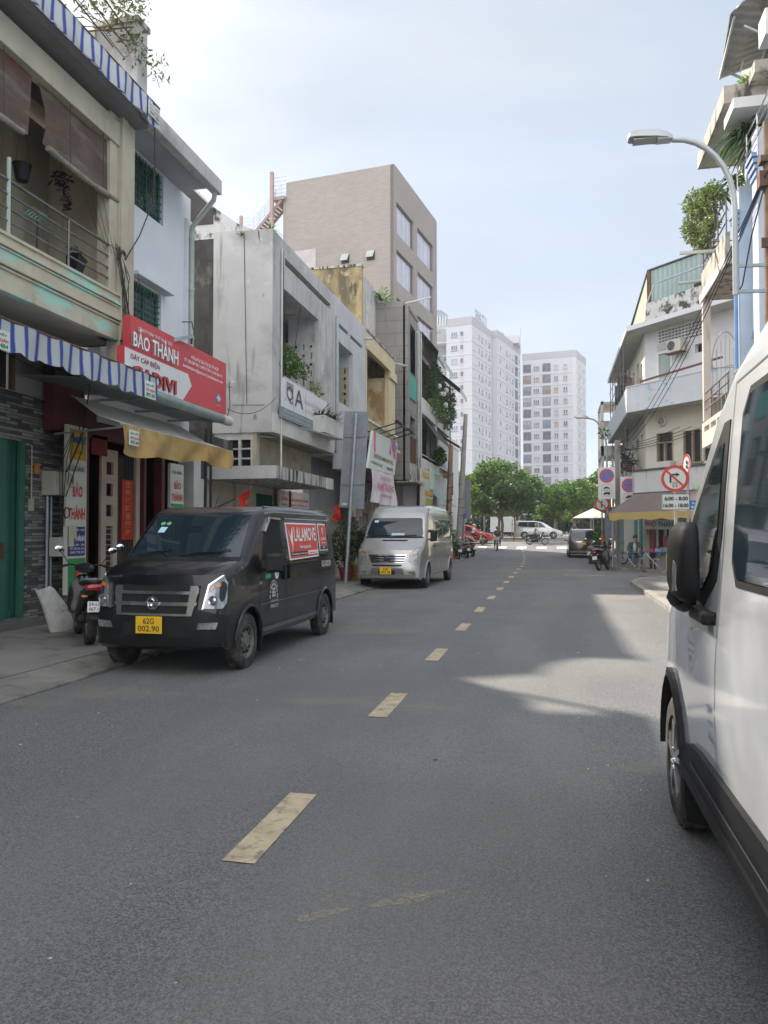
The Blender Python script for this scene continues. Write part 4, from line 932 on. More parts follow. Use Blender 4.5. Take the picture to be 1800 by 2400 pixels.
def window(root, X, y0, y1, z0, z1, N=1, name='window', frame=None, bars=(8, 5), grille=None, gl=None, depth=.12):
    """framed window in a wall whose outer face is at X and faces +X (N=1) or -X"""
    frame = frame or mat('window_frame_green', (.06, .16, .12), .6)
    f = MB(); w = .05
    xa, xb = X-N*depth, X-N*(depth-.05)
    for b in ((y0, y0+w, z0, z1), (y1-w, y1, z0, z1), (y0+w, y1-w, z0, z0+w), (y0+w, y1-w, z1-w, z1), ((y0+y1)/2-w/2, (y0+y1)/2+w/2, z0+w, z1-w)): f.box(xa, xb, *b)
    fo = f.build(name, frame, root)
    bx('pane', gl or GLASSB, fo, (X-N*(depth-.01), X-N*(depth-.02), y0+w, y1-w, z0+w, z1-w))
    if grille:
        g = MB()
        for i in range(1, bars[0]): y = y0+(y1-y0)*i/bars[0]; g.box(X-N*.05, X-N*.035, y-.007, y+.007, z0, z1)
        for i in range(1, bars[1]): z = z0+(z1-z0)*i/bars[1]; g.box(X-N*.053, X-N*.032, y0, y1, z-.007, z+.007)
        g.build('grille', grille, fo)
    return fo
rl = random.Random(11)
# ===== tiled shophouse nearest the camera
A = thing('shophouse', 'shophouse with grey ledgestone tiles below and a cream balcony with torn blinds above', 'house', (-8.3, 11, 0))
w = MB(); w.wall((-8.3, -30, .22), (0, 1, 0), 42.05, 3.60, .25, (1, 0, 0), [(39.2-.4, 40.84, 0, 2.84), (36, 38.0, 3.2, 3.6)]); w.build('tiled_wall', TILE, A)
bx('base_step', mat('grey_plinth', (.12, .12, .115), .9, var=.2), A, (-9.2, -8.12, -30, 12.05, .05, .22), bevel=.01)
w = MB(); w.wall((-8.32, -30, 3.82), (0, 1, 0), 42.05, 1.15, .2, (1, 0, 0), [(38.8, 40.55, .02, .75)]); w.build('plain_wall', mat('grey_plaster', (.30, .29, .27), .9, var=.15), A)  # one even grey plaster colour
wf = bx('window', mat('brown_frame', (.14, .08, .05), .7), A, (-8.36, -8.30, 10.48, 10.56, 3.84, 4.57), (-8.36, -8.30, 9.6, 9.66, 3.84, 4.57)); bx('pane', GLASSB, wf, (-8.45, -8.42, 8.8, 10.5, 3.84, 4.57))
bx('wall_end', mat('grey_plaster', (.3, .29, .27)), A, (-8.26, -8.1, 11.5, 12.05, 3.82, 4.3))
d = MB()
for k in range(22):
    y = 8.9+k*.087; d.box(-8.42-(.03 if k % 2 else 0), -8.39-(.03 if k % 2 else 0), y, y+.08, .24, 3.05)
d.box(-8.40, -8.32, 10.20, 10.42, .24, 3.05); d.box(-8.36, -8.30, 10.70, 10.82, .24, 3.05)
dr_ = d.build('folding_door', GREENP, A)
bx('door_lock', RUST, dr_, (-8.30, -8.28, 10.28, 10.34, 1.2, 1.45)); bx('roof', CREAM2, A, (-16, -8.3, -30, 12.4, 9.05, 9.2))
bx('balcony_slab', CREAM2, A, (-8.3, -7.42, -30, 12.35, 4.95, 5.08))
p = MB(); p.box(-7.5, -7.38, -30, 12.0, 4.93, 5.74); p.box(-8.3, -7.5, 12.25, 12.36, 4.95, 5.74)
pp = p.build('balcony_parapet', CREAM, A, bevel=.01)
for z, h, o_ in ((5.22, .03, .03), (5.27, .05, .055), (5.50, .03, .025), (5.54, .04, .05), (5.70, .05, .03)): bx('moulding', CREAM, pp, (-7.38, -7.38+o_, -30, 12.0, z, z+h), bevel=.008)
c_ = MB(); c_.box(-7.62, -7.36, 12.0, 12.45, 4.12, 9.05); c_.box(-7.66, -7.42, 11.75, 12.0, 4.95, 9.0); c_.box(-7.38, -7.33, 12.0, 12.18, 4.95, 9.0); c_.build('pillar', CREAM2, A, bevel=.01)
bx('beam', CREAM2, A, (-7.6, -7.38, -30, 12.0, 8.36, 8.78), bevel=.01)
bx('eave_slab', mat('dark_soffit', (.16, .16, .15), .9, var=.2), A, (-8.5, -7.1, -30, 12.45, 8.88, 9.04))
bx('upper_wall', CREAM2, A, (-9.1, -8.95, -30, 12.2, 5.0, 8.9), (-8.95, -7.62, 12.2, 12.4, 5.74, 8.88), (-8.95, -8.75, 11.0, 11.3, 5.0, 8.9), (-8.95, -8.75, 8.8, 9.1, 5.0, 8.9))
bx('balcony_door', mat('dark_wood', (.07, .045, .03), .6), A, (-8.94, -8.88, 9.2, 10.1, 5.08, 7.4), (-8.94, -8.9, 10.2, 10.25, 5.08, 7.4))
bx('floor_slab', CREAM2, A, (-9.1, -8.3, -30, 12.3, 4.95, 5.08))
railing(A, -7.44, -5, 12.0, [6.54, 6.34, 6.14, 5.96], .016, [4.0, 6.6, 8.0, 10.65, 11.95], mat('dull_railing', (.17, .165, .16), .4, .6, var=.3, vs=6))
po = MB(); po.tube([(-7.44, 9.28, 5.7), (-7.44, 9.28, 6.86)], .03, 8); po.build('flag_socket', PIPE, A)
BLIND = mat('faded_slat_blind', (.12, .08, .06), .85, var=.3, vs=3, tex=stripe_tex(2, .028, [(0, (.115, .078, .058)), (.75, (.05, .032, .026))]), stains=[((.16, .14, .12), .50, .68, (1.3, .8, 5), 2), ((.10, .03, .025), .56, .70, (2, 1.1, 4), 6)])
for (y0, y1, yt, lab) in ((6.6, 9.85, 9.86, 'nearer of the two faded slat blinds rolled half up over the cream balcony'), (9.97, 12.0, 9.93, 'farther torn slat blind hanging over the cream balcony beside the pillar')):
    t = thing('roller_blind', lab, 'blind', (-7.5, (y0+y1)/2, 8.3), 'slat blinds over the balcony')
    b = MB(); n = 14; v = []
    zb = 7.44 if y0 > 9 else 7.40
    for i in range(n+1):
        f = i/n
        for z in (8.34, 8.0, 7.7, zb):
            s_ = (8.34-z); yy = y0+(y1-y0)*f
            if y0 > 9 and i == 0: yy += .16*math.sin(s_*3.2)
            if y0 < 9 and i == n: yy -= .05+.12*s_
            v.append((-7.5+.012*math.sin(f*9+z*3)+.05*s_, yy, z-.05*math.sin(f*3)*s_))
    b.add(v, [(4*i+k, 4*i+k+1, 4*i+k+5, 4*i+k+4) for i in range(n) for k in range(3)]); b.build('slats', BLIND, t, fix=False)
    b = MB(); b.tube([(-7.43, y0+(y1-y0)*i/8+(.14 if (y0 > 9 and i == 0) else 0)-(.3 if (y0 < 9 and i == 8) else 0), zb-.03-.05*math.sin(i/8*3)) for i in range(9)], [.05+.008*math.sin(i*2.3) for i in range(9)], 9); b.build('rolled_hem', mat('bamboo_roll', (.22, .19, .15), .85, var=.3, vs=12), t, smooth=50)
    for yy in (y0+(y1-y0)*.33, y0+(y1-y0)*.78):
        b = MB(); b.tube([(-7.43, yy, 8.36), (-7.41, yy, zb-.02)], .006, 4); b.build('cord', WIRE, t)
# upper awning with teal net above
def awning(name, label, X0, X1, z0, z1, zv, y0, y1, sc, group=None, fab=STRIPE, lab_at=()):
    t = thing(name, label, 'awning', (X0, (y0+y1)/2, z0), group)
    m = MB(); m.slab((X0, y0, z0), (X0, y1, z0), (X1, y1, z1), (X1, y0, z1), .01); m.build('canopy_fabric', fab, t)
    m = MB(); valance(m, X1, y0, y1, z1, zv, sc, rl); m.build('valance', fab, t, fix=False, smooth=60)
    m = MB(); m.tube([(X1-.01, y0, z1), (X1-.01, y1, z1)], .018, 6); m.tube([(X0, y1-.02, z0-.4), (X1, y1-.02, z1-.02)], .014, 6); m.tube([(X0, y0+.02, z0-.4), (X1, y0+.02, z1-.02)], .014, 6); m.build('frame', RUST, t)
    return t
u = awning('awning', 'upper blue and white striped awning with scalloped edge under a teal net', -8.0, -6.9, 9.75, 9.25, 8.9, -6, 12.5, .62, 'striped awnings')
def printed_label(t, X, y0, y1, z0, z1):
    o = bx('printed_label', mat('label_white', (.6, .62, .58), .7), t, (X, X+.006, y0, y1, z0, z1)); h = (z1-z0)
    text('MÁI XẾP', (X+.006, y0+.03, z1-h*.28), (0, 1, 0), (0, 0, 1), (y1-y0)*.8, h*.16, mat('label_green', (.03, .2, .08)), o)
    text('ĐỨC NGÂN', (X+.006, y0+.03, z1-h*.60), (0, 1, 0), (0, 0, 1), (y1-y0)*.85, h*.22, mat('label_red', (.5, .03, .03)), o)
    text('0907.484', (X+.006, y0+.03, z0+h*.08), (0, 1, 0), (0, 0, 1), (y1-y0)*.85, h*.24, mat('label_green', (.03, .2, .08)), o)
printed_label(u, -6.875, 12.05, 12.45, 8.93, 9.16)
m = MB(); n = 40
for i in range(n):
    y = -6+18.3*i/n; m.add([(-7.35, y, 9.62+.05*math.sin(y*3)), (-7.35, y+18.3/n, 9.62+.05*math.sin((y+18.3/n)*3)), (-6.98, y+18.3/n, 9.24), (-6.98, y, 9.24)], [(0, 1, 2, 3)])
tag(m.build('net', TEAL, fix=False), 'teal netting laid along the top of the upper striped awning', 'net')
lo = awning('awning', 'lower blue and white striped awning with scalloped edge over the tiled wall', -8.2, -6.5, 4.75, 4.20, 3.86, -4, 11.75, .44, 'striped awnings')
printed_label(lo, -6.47, 11.30, 11.62, 3.80, 4.08); printed_label(lo, -6.47, 7.7, 8.12, 3.80, 4.03)
# roof terrace pier, trellis, plant
t = thing('roof_pier', 'grey streaked wall pier standing on the roof behind the striped awning', 'pier', (-7.9, 13, 9.2))
bx('shaft', GREYW, t, (-8.5, -7.62, 12.95, 13.3, 9.2, 11.25)); bx('cap', STREAK, t, (-8.55, -7.58, 12.9, 13.35, 11.25, 11.35)); bx('side_wall', STREAK, t, (-9.6, -8.5, 12.9, 13.1, 9.2, 11.2))
m = MB()
for k in range(5): m.tube([(-8.6+.25*k, 9.0, 10.9+.1*k), (-8.5+.2*k, 12.9, 10.7+.05*k)], .015, 5)
for y in (9.6, 11.2, 12.6): m.tube([(-9.2, y, 11.0), (-7.5, y, 10.9)], .015, 5)
tag(m.build('trellis', RUST), 'thin rusty trellis bars over the roof terrace', 'trellis')
t = thing('climbing_plant', 'wispy climbing plant with red tips spilling over the roof terrace wall', 'plant', (-8, 12.6, 11))
m = MB(); rp_ = random.Random(4)
for c, r_, n in (((-8.6, 11.8, 11.9), (.9, 1.6, .5), 420), ((-7.8, 12.7, 11.35), (.42, .5, .55), 330), ((-7.62, 12.9, 10.7), (.22, .3, .35), 110), ((-7.35, 13.1, 10.45), (.28, .35, .28), 70), ((-7.9, 11.7, 11.0), (.4, .9, .25), 120), ((-7.55, 12.6, 11.5), (.35, .4, .3), 110)): leaves(m, c, r_, n, .13, rp_, .3)
m.build('foliage', [leafmat('leaf_wispy', (.05, .08, .02), (.16, .17, .07))], t, fix=False)
m = MB()
for k in range(16):
    a_ = (-8.3+rp_.uniform(-.4, .5), 12.2+rp_.uniform(-1, .6), 11.1); b_ = (a_[0]+rp_.uniform(-.4, .9), a_[1]+rp_.uniform(-.5, .8), a_[2]+rp_.uniform(-.6, 1.0)); m.tube([a_, ((a_[0]+b_[0])/2, (a_[1]+b_[1])/2, (a_[2]+b_[2])/2+.12), b_], .010, 4)
m.build('stems', BARK, t)
# balcony clutter
t = thing('hanging_pot', 'black plastic pot hanging by wires above the cream balcony', 'pot', (-8.1, 10.4, 7.1)); m = MB(); m.lathe([(.09, 0), (.14, .25), (.15, .26)], (-8.1, 10.4, 7.1), n=14); m.build('pot', PLAS, t); m = MB(); [m.tube([(-8.1+a, 10.4, 7.35), (-8.1, 10.4, 8.3)], .004, 4) for a in (-.13, .13)]; m.build('hanger', WIRE, t)
t = thing('hanging_plant', 'dried purple plant hanging behind the balcony railing', 'plant', (-7.9, 11.1, 7.2)); m = MB(); leaves(m, (-7.95, 11.15, 7.45), (.15, .2, .15), 90, .09, rl, .5); leaves(m, (-7.95, 11.32, 7.15), (.07, .09, .25), 80, .08, rl, .5); m.build('leaves', leafmat('leaf_purple', (.03, .014, .025), (.06, .03, .05)), t, fix=False)
m = MB(); m.tube([(-7.95, 11.15, 7.4), (-7.95, 11.15, 8.3)], .005, 4); m.build('cord', WIRE, t)
t = thing('flower_pot', 'dark square pot standing tilted on the balcony edge', 'pot', (-7.6, 10.9, 5.8)); m = MB(); m.lathe([(.12, 0), (.17, .30), (.18, .32)], (-7.62, 11.05, 5.80), (0, .25, 1), 4); m.build('pot', PLAS, t)
m = MB(); leaves(m, (-7.65, 11.15, 6.2), (.1, .1, .1), 25, .1, rl); m.build('leaves', LEAF2, t, fix=False)
t = thing('clothes_hangers', 'bunch of pale green clothes hangers tied to the balcony railing', 'hanger', (-7.6, 10.2, 6.4)); m = MB()
for k in range(5):
    y = 10.05+.07*k; m.tube([(-7.65, y-.16, 6.34), (-7.62, y, 6.50), (-7.6, y+.17, 6.32), (-7.65, y-.16, 6.34)], .006, 4)
m.build('wire_frame', mat('mint_wire', (.2, .4, .32)), t)
m = MB(); m.tube([(-7.7, 9.6, 5.1), (-7.72, 9.62, 6.9)], .02, 5); m.tube([(-7.75, 10.3, 5.1), (-7.7, 10.25, 6.6)], .014, 5)
tag(m.build('drying_pole', mat('dark_bamboo', (.06, .045, .035))), 'dark bamboo drying poles leaning inside the cream balcony', 'pole')
# tangle of cables on the corner pillar
m = MB(); rw = random.Random(5)
for k in range(9):
    z = 6.5+rw.uniform(-.15, .1); m.tube([(-7.36, 12.0-.02*k, z), (-7.30, 12.05+rw.uniform(-.1, .2), z-.5), (-7.31, 12.1+rw.uniform(-.15, .15), z-1.1), (-7.33, 12.15+rw.uniform(-.1, .2), 4.6+rw.uniform(-.3, .3)), (-7.6, 12.1, 4.1)], .008, 4)
for k in range(6):
    c_ = (-7.34, 12.02, 6.42); r_ = rw.uniform(.06, .13); m.tube([(c_[0]+.03*math.sin(a*.7), c_[1]+r_*math.cos(a*.628), c_[2]+r_*math.sin(a*.628)) for a in range(11)], .006, 4)
m.tube([(-7.0, 12.5, 9.0), (-7.05, 12.6, 8.2), (-7.1, 12.62, 7.6), (-7.2, 12.35, 6.9), (-7.32, 12.1, 6.4)], .012, 5)
m.tube([(-7.2, 12.3, 6.2), (-7.2, 12.5, 5.6), (-7.25, 12.2, 5.2), (-7.3, 12.0, 5.1)], .007, 4)
for k in range(5): wire(m, (-7.45, 11.0+.2*k, 7.3), (-7.4, 11.6+.1*k, 6.4), .08, .004)
tag(m.build('cable_tangle', WIRE), 'tangle of black cables hanging down the cream corner pillar', 'cables')
m = MB(); m.tube([(-7.9, 10.9, 4.3), (-7.4, 11.2, 4.0), (-7.6, 11.3, 3.2), (-7.9, 11.32, 2.6)], .014, 5); m.tube([(-7.7, 11.2, 3.9), (-7.6, 11.32, 3.0), (-7.95, 11.38, 2.2)], .01, 5)
for k in range(4): m.tube([(-7.75, 11.3, 3.3), (-7.95+.02*k, 11.2+.07*k, 2.8), (-8.0, 11.3+.05*k, 2.2), (-8.0, 11.32+.03*k, 1.7)], .007, 4)
m.tube([(-7.96, 11.42+.07*math.cos(a*.628), 1.93+.09*math.sin(a*.628)) for a in range(11)], .012, 5)
m.tube([(-8.2, 9.9, 4.4), (-8.1, 11, 4.2), (-8.0, 11.9, 4.35)], .006, 4)
tag(m.build('cable_tangle', WIRE), 'cables drooping to the electricity meter beside the shop board', 'cables')
t = thing('meter_box', 'beige electricity meter box on the tiled wall beside the shop board', 'box', (-8.1, 11.4, 2.3))
bx('cabinet', mat('beige_plastic', (.42, .40, .32), .6), t, (-8.3, -8.05, 11.22, 11.50, 2.22, 2.62), bevel=.01); bx('small_meter', mat('beige_plastic', (.42, .4, .32)), t, (-8.05, -7.95, 11.45, 11.60, 2.36, 2.60), bevel=.01); bx('meter_window', GLASSB, t, (-7.95, -7.945, 11.54, 11.59, 2.42, 2.55))
t = thing('conduit', 'pair of grey conduit pipes running down the tiled wall to the ground', 'pipe', (-8.25, 11.35, .22)); m = MB(); m.tube([(-8.25, 11.32, .22), (-8.25, 11.32, 2.25)], .028, 8); m.build('pipe', GALV, t, smooth=50); m = MB(); m.tube([(-8.25, 11.42, .22), (-8.25, 11.42, 2.25)], .022, 8); m.build('pipe', GALV, t, smooth=50)
t = thing('incense_holder', 'small orange incense holder fixed to the grey tiles', 'holder', (-8.28, 11.05, 2.6)); bx('cup', mat('orange_plastic', (.5, .2, .03), .5), t, (-8.3, -8.24, 11.02, 11.10, 2.56, 2.72), bevel=.01); bx('lip', mat('orange_plastic', (.5, .2, .03)), t, (-8.3, -8.22, 11.0, 11.12, 2.70, 2.73))
t = thing('electric_socket', 'cream socket and thin conduit fixed on the tiles by the green door', 'socket', (-8.28, 10.95, 2)); bx('box', mat('beige_plastic', (.42, .4, .32)), t, (-8.3, -8.25, 10.9, 10.98, 1.95, 2.15)); m = MB(); m.tube([(-8.27, 10.94, 2.15), (-8.27, 10.94, 3.0), (-8.27, 10.86, 3.02)], .012, 6); m.build('conduit', mat('beige_plastic', (.42, .4, .32)), t)
# ===== pale shophouse with the red sign
B = thing('shophouse', 'pale blue-white shophouse with green window grilles and an electrical shop below', 'house', (-8, 14, 0))
GREENG = mat('window_grille_green', (.03, .11, .08), .6)
w = MB(); w.wall((-8.0, 12.4, 3.6), (0, 1, 0), 3.5, 5.55, .25, (1, 0, 0), [(1.12, 2.26, 4.44, 5.52), (1.04, 2.20, 2.22, 2.95)]); w.box(-16, -8.25, 15.75, 15.9, 3.6, 9.15); w.build('wall', BLUEW, B)
window(B, -8.0, 13.53, 14.65, 8.04, 9.12, grille=GREENG, bars=(9, 7)); window(B, -8.0, 13.44, 14.6, 5.82, 6.55, grille=GREENG, bars=(9, 6))
bx('window_hood', BLUEW, B, (-8.0, -7.76, 13.3, 14.75, 6.58, 6.64)); bx('downstand', BLUEW, B, (-7.998, -7.93, 15.6, 15.9, 4.2, 8.6))
bx('eave_slab', mat('grey_soffit', (.34, .35, .37), .9, var=.1), B, (-9.0, -7.22, 12.45, 15.45, 9.14, 9.24)); bx('roof', GREYW, B, (-16, -8.1, 12.5, 15.7, 9.0, 9.1))
m = MB(); m.box(-7.25, -7.05, 12.2, 15.5, 8.98, 9.30); m.build('gutter', GREYW, B, bevel=.02)
dp = MB(); dp.tube([(-7.15, 15.35, 9.0), (-7.2, 15.4, 8.85), (-7.85, 15.72, 8.45), (-7.88, 15.74, 8.3), (-7.88, 15.74, 4.2)], .055, 10)
for z in (8.15, 7.0, 5.9, 4.9): dp.tube([(-7.88, 15.74, z), (-7.88, 15.74, z+.07)], .066, 10)
dp.build('drainpipe', PIPE, B, smooth=50)
# shop room
REDF = mat('dark_red_frame', (.10, .018, .02), .6, var=.2)
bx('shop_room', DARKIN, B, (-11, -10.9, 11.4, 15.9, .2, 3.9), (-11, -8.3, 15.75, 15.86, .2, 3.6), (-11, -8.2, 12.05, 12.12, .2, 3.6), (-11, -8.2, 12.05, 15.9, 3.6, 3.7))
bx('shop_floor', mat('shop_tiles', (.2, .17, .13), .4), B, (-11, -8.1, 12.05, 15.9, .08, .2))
bx('fascia', REDF, B, (-8.25, -8.05, 12.05, 15.8, 3.3, 3.95), (-8.2, -8.02, 12.06, 12.14, .2, 3.3), (-8.2, -8.02, 14.72, 14.86, .2, 3.3), (-8.2, -8.02, 14.02, 14.10, .2, 3.3))
bx('stained_wall', REDF, B, (-8.25, -8.06, 11.2, 12.05, 3.3, 4.4)); bx('rear_cupboard', REDF, B, (-9.2, -9.1, 14.15, 15.0, .2, 3.2))
DOORP = mat('painted_door_panel', (.42, .34, .27), .6, var=.1)
for (y0, y1) in ((12.68, 13.22),):
    w = MB(); hs = [((y1-y0)*.3, (y1-y0)*.72, 2.48, 2.72), ((y1-y0)*.3, (y1-y0)*.72, 2.08, 2.32), ((y1-y0)*.3, (y1-y0)*.72, 1.7, 1.92), ((y1-y0)*.3, (y1-y0)*.72, .12, 1.52)]
    w.wall((-8.12, y0, .2), (0, 1, 0), y1-y0, 2.95, .05, (1, 0, 0), hs); dd = w.build('door_leaf', DOORP, B)
    g = MB(); [g.box(-8.16, -8.14, y0+.17, y0+.39, .36+k*.10, .375+k*.10) for k in range(14)]; g.build('door_bars', DOORP, dd)
bx('door_post', DOORP, B, (-8.14, -8.08, 13.82, 13.96, .2, 3.1)); bx('folding_grille', mat('grey_grille', (.10, .10, .10), .6), B, *[(-8.14, -8.13, 13.28+k*.06, 13.29+k*.06, .2, 3.1) for k in range(9)])
rb_ = bx('couplet_banner', mat('red_banner', (.45, .02, .015), .7, var=.15), B, (-8.10, -8.085, 13.32, 13.72, 1.46, 2.62))
for k, ch in enumerate('生意興隆通四海'): text(ch, (-8.082, 13.43, 2.47-k*.155), (0, 1, 0), (0, 0, 1), .18, .125, mat('gold_ink', (.45, .22, .03), .5), rb_, .002)
bx('red_cloth', mat('red_cloth', (.16, .012, .012), .8), B, (-8.06, -8.05, 12.25, 12.75, 3.0, 3.36)); bx('door_charm', mat('charm_red', (.22, .02, .02)), B, (-9.08, -9.07, 14.45, 14.65, 2.2, 2.6))
sh_ = MB(); gd = MB(); rs = random.Random(8)
for z in (.9, 1.4, 1.9, 2.4): sh_.box(-10.6, -10.1, 12.2, 14.0, z, z+.03)
for z in (.93, 1.43, 1.93, 2.43):
    y = 12.25
    while y < 13.9: w_ = rs.uniform(.08, .2); gd.box(-10.3-rs.uniform(0, .1), -10.12, y, y+w_*.9, z, z+rs.uniform(.12, .38)); y += w_
so_ = sh_.build('shelf', mat('grey_grille', (.1, .1, .1)), B); gd.build('goods', mat('boxed_goods', (.20, .18, .15), .7, var=.6, vs=7), so_)
# long vertical shop boards
WB = mat('signboard_white', (.58, .57, .50), .55, var=.06); REDT = mat('letter_red', (.50, .03, .035), .5); BLUET = mat('letter_blue', (.03, .05, .22), .5); GRN = mat('board_green', (.02, .28, .09), .55); GOLD = mat('board_gold', (.50, .30, .02), .5); NAVY = mat('board_navy', (.02, .03, .20), .5)
def vboard(label, y0, y1, zt, zb, full=True):
    t = thing('shop_board', label, 'sign', (-8, (y0+y1)/2, zb)); X = -7.96; W_ = y1-y0; U, V = (0, 1, 0), (0, 0, 1)
    bx('board', WB, t, (X-.06, X, y0, y1, zb, zt))
    if full:
        s = bx('gold_panel', GOLD, t, (X, X+.004, y0+.06, y1-.03, zt-.58, zt-.06)); text('MPE', (X, y0+.13, zt-.30), U, V, W_*.66, .13, mat('logo_blue', (.02, .12, .30)), s, .008, .05, shear=.2); text('LED LIGHTING', (X, y0+.2, zt-.47), U, V, W_*.45, .05, mat('dull_gold', (.25, .13, .02)), s, .008)
    text('CỬA HÀNG', (X, y0+W_*.14, zt-(.78 if full else .22)), U, V, W_*.72, .12 if full else .09, BLUET, t, .004, .02)
    text('BẢO', (X, y0+W_*.28, zt-(1.22 if full else .55)), U, V, W_*.5, .26 if full else .20, REDT, t, .004, .04)
    text('THÀNH', (X, y0+W_*.08, zt-(1.60 if full else .80)), U, V, W_*.84, .25 if full else .19, REDT, t, .004, .04)
    if full:
        s = bx('navy_panel', NAVY, t, (X, X+.004, y0+.04, y1-.04, zt-2.22, zt-1.72))
        text('VẬT TƯ - ĐIỆN - NƯỚC', (X, y0+.07, zt-1.80), U, V, W_*.78, .045, WHT, s, .008); text('THÀNH', (X, y0+.22, zt-1.97), U, V, W_*.5, .12, WHT, s, .008, .03)
        for k, q in enumerate(('ĐC: 247 - 201', 'ĐT: 38 534 112', '0903 778 591')): text(q, (X, y0+.1, zt-2.05-.065*k), U, V, W_*.7, .04, WHT, s, .008)
        s = bx('green_panel', GRN, t, (X, X+.004, y0+.05, y1-.02, zb+.02, zt-2.26))
        m = MB(); m.tube([(X+.02, y0+.30, zt-2.78), (X+.02, y0+.30, zt-2.42)], [.055, .055], 10); m.sphere((X+.02, y0+.30, zt-2.40), .05, 6); m.build('extinguisher_picture', REDT, s)
        bx('extinguisher_band', WB, s, (X+.004, X+.08, y0+.27, y0+.35, zt-2.60, zt-2.52)); bx('green_board_label', mat('mint_label', (.4, .6, .5)), s, (X+.004, X+.01, y0+.1, y0+.4, zb+.05, zb+.18))
    else: bx('green_panel', GRN, t, (X, X+.004, y0+.02, y1-.02, zb+.02, zt-.86))
vboard('tall white shop board with red lettering and a fire extinguisher on green, beside the tiles', 11.42, 11.98, 3.42, .55)
vboard('white shop board with red lettering under the far end of the yellow awning', 14.98, 15.58, 3.08, 1.6, False)
t = thing('notice_sheet', 'yellowed paper notice stuck over the navy part of the tall shop board', 'notice', (-7.93, 11.5, 1.6)); bx('paper', mat('old_paper', (.50, .48, .33), .8), t, (-7.945, -7.94, 11.46, 11.68, 1.50, 1.72)); bx('paper_corner', mat('old_paper', (.5, .48, .33)), t, (-7.945, -7.938, 11.46, 11.60, 1.36, 1.50))
t = thing('junction_box', 'small pale junction box tied to the conduit below the meter box', 'box', (-8.0, 11.4, 1.25)); bx('box', mat('box_pale', (.42, .41, .38)), t, (-8.2, -8.0, 11.3, 11.58, 1.2, 1.52), bevel=.01); bx('sticker', NAVY, t, (-8.0, -7.995, 11.40, 11.52, 1.27, 1.32))
# red company sign on top of its sheet canopy
t = thing('shop_sign', 'large red and white company sign of the electrical shop above its canopy', 'sign', (-7, 13.6, 4.1)); X = -7.0; U, V = (0, 1, 0), (0, 0, 1)
SRED = mat('sign_red', (.52, .05, .06), .5, var=.05); SWH = mat('sign_white', (.62, .63, .63), .5, var=.05)
bx('panel', SRED, t, (X-.14, X, 11.74, 15.65, 4.16, 5.30), (X-.14, X, 11.56, 11.74, 4.16, 4.74)); bx('frame', GALV, t, (X-.2, X-.14, 11.8, 15.6, 4.2, 4.26), (X-.2, X-.14, 11.8, 15.6, 5.2, 5.26))
a = MB(); a.prism([(X, 11.57, 4.165), (X, 13.64, 4.165), (X, 14.0, 4.50), (X, 13.84, 4.71), (X, 11.57, 4.71)], (.006, 0, 0)); a.build('arrow_panel', SWH, t)
text('CÔNG TY TNHH TM KỸ THUẬT ĐIỆN', (X, 11.98, 5.08), U, V, 1.2, .10, SWH, t, .01, .02)
for s_, y, w_ in (('BẢO', 11.76, .54), ('THÀNH', 12.40, .96)):
    for dd in (.006, .05): text(s_, (X, y, 4.77), U, V, w_, .34, WHT if dd > .02 else mat('letter_edge', (.3, .28, .26)), t, dd, .015)
text('DÂY CÁP ĐIỆN', (X, 11.74, 4.53), U, V, .98, .14, mat('letter_dark_red', (.30, .03, .05)), t, .012, .02)
for dd, mm in ((.012, INK), (.045, mat('letter_red3', (.52, .06, .07)))): text('CADIVI', (X, 11.76, 4.20), U, V, 1.56, .27, mm, t, dd, .02)
for q, y, z, w_ in (('10 Phan Phú Tiên, P.10, Q.5, TP. HCM', 13.97, 5.03, 1.25), ('ĐT: 028 6287 4011 | 0903 77 85 91 | 0933 569 171', 13.68, 4.92, 1.75), ('baothanhelectric@gmail.com | baothanhelectric.com', 13.63, 4.80, 1.82)): text(q, (X, y, z), U, V, w_, .085, WHT, t, .008, .015)
m = MB(); disc(m, (X+.004, 15.25, 4.47), .10, (1, 0, 0)); e_ = m.build('globe_emblem', mat('emblem_blue', (.12, .25, .5)), t)
m = MB(); disc(m, (X+.01, 15.25, 4.47), .055, (1, 0, 0), r2=.04); m.box(X+.008, X+.012, 15.15, 15.35, 4.46, 4.48); m.build('globe_lines', WHT, e_); text('CADIVI', (X, 15.14, 4.30), U, V, .22, .04, mat('pale_pink', (.6, .4, .45)), t, .008)
t = thing('sheet_canopy', 'grey-green sheet metal canopy with a round white edge pipe under the red sign', 'canopy', (-7.4, 13.4, 4))
m = MB(); m.slab((-8.3, 10.6, 4.12), (-8.3, 15.6, 4.12), (-6.95, 15.6, 4.0), (-6.95, 10.6, 4.0), .02); m.build('sheet', mat('green_grey_sheet', (.22, .26, .25), .5, .3, var=.2, vs=3), t)
m = MB(); m.tube([(-6.9, 10.3, 4.02), (-6.9, 15.2, 4.02)], .10, 12); m.build('edge_roll', mat('green_grey_sheet', (.22, .26, .25)), t, smooth=50); m = MB(); m.tube([(-6.9, 15.2, 4.02), (-6.9, 15.6, 4.02)], .105, 12); m.build('end_pipe', OFFW, t, smooth=50)
for y in (12.3, 13.6, 14.9): bx('bracket', GALV, t, (-8.2, -6.95, y, y+.04, 3.95, 3.99))
t = thing('steel_arm', 'steel arm reaching from the cream pillar across the red sign', 'bracket', (-7.1, 12.5, 5)); m = MB(); m.bar((-7.35, 12.42, 4.93), (-6.85, 13.75, 5.42), .05, .07); m.build('arm', GALV, t); m = MB(); m.tube([(-6.86, 13.7, 5.38), (-6.86, 13.72, 5.26)], .02, 6); m.build('hook', PLAS, t)
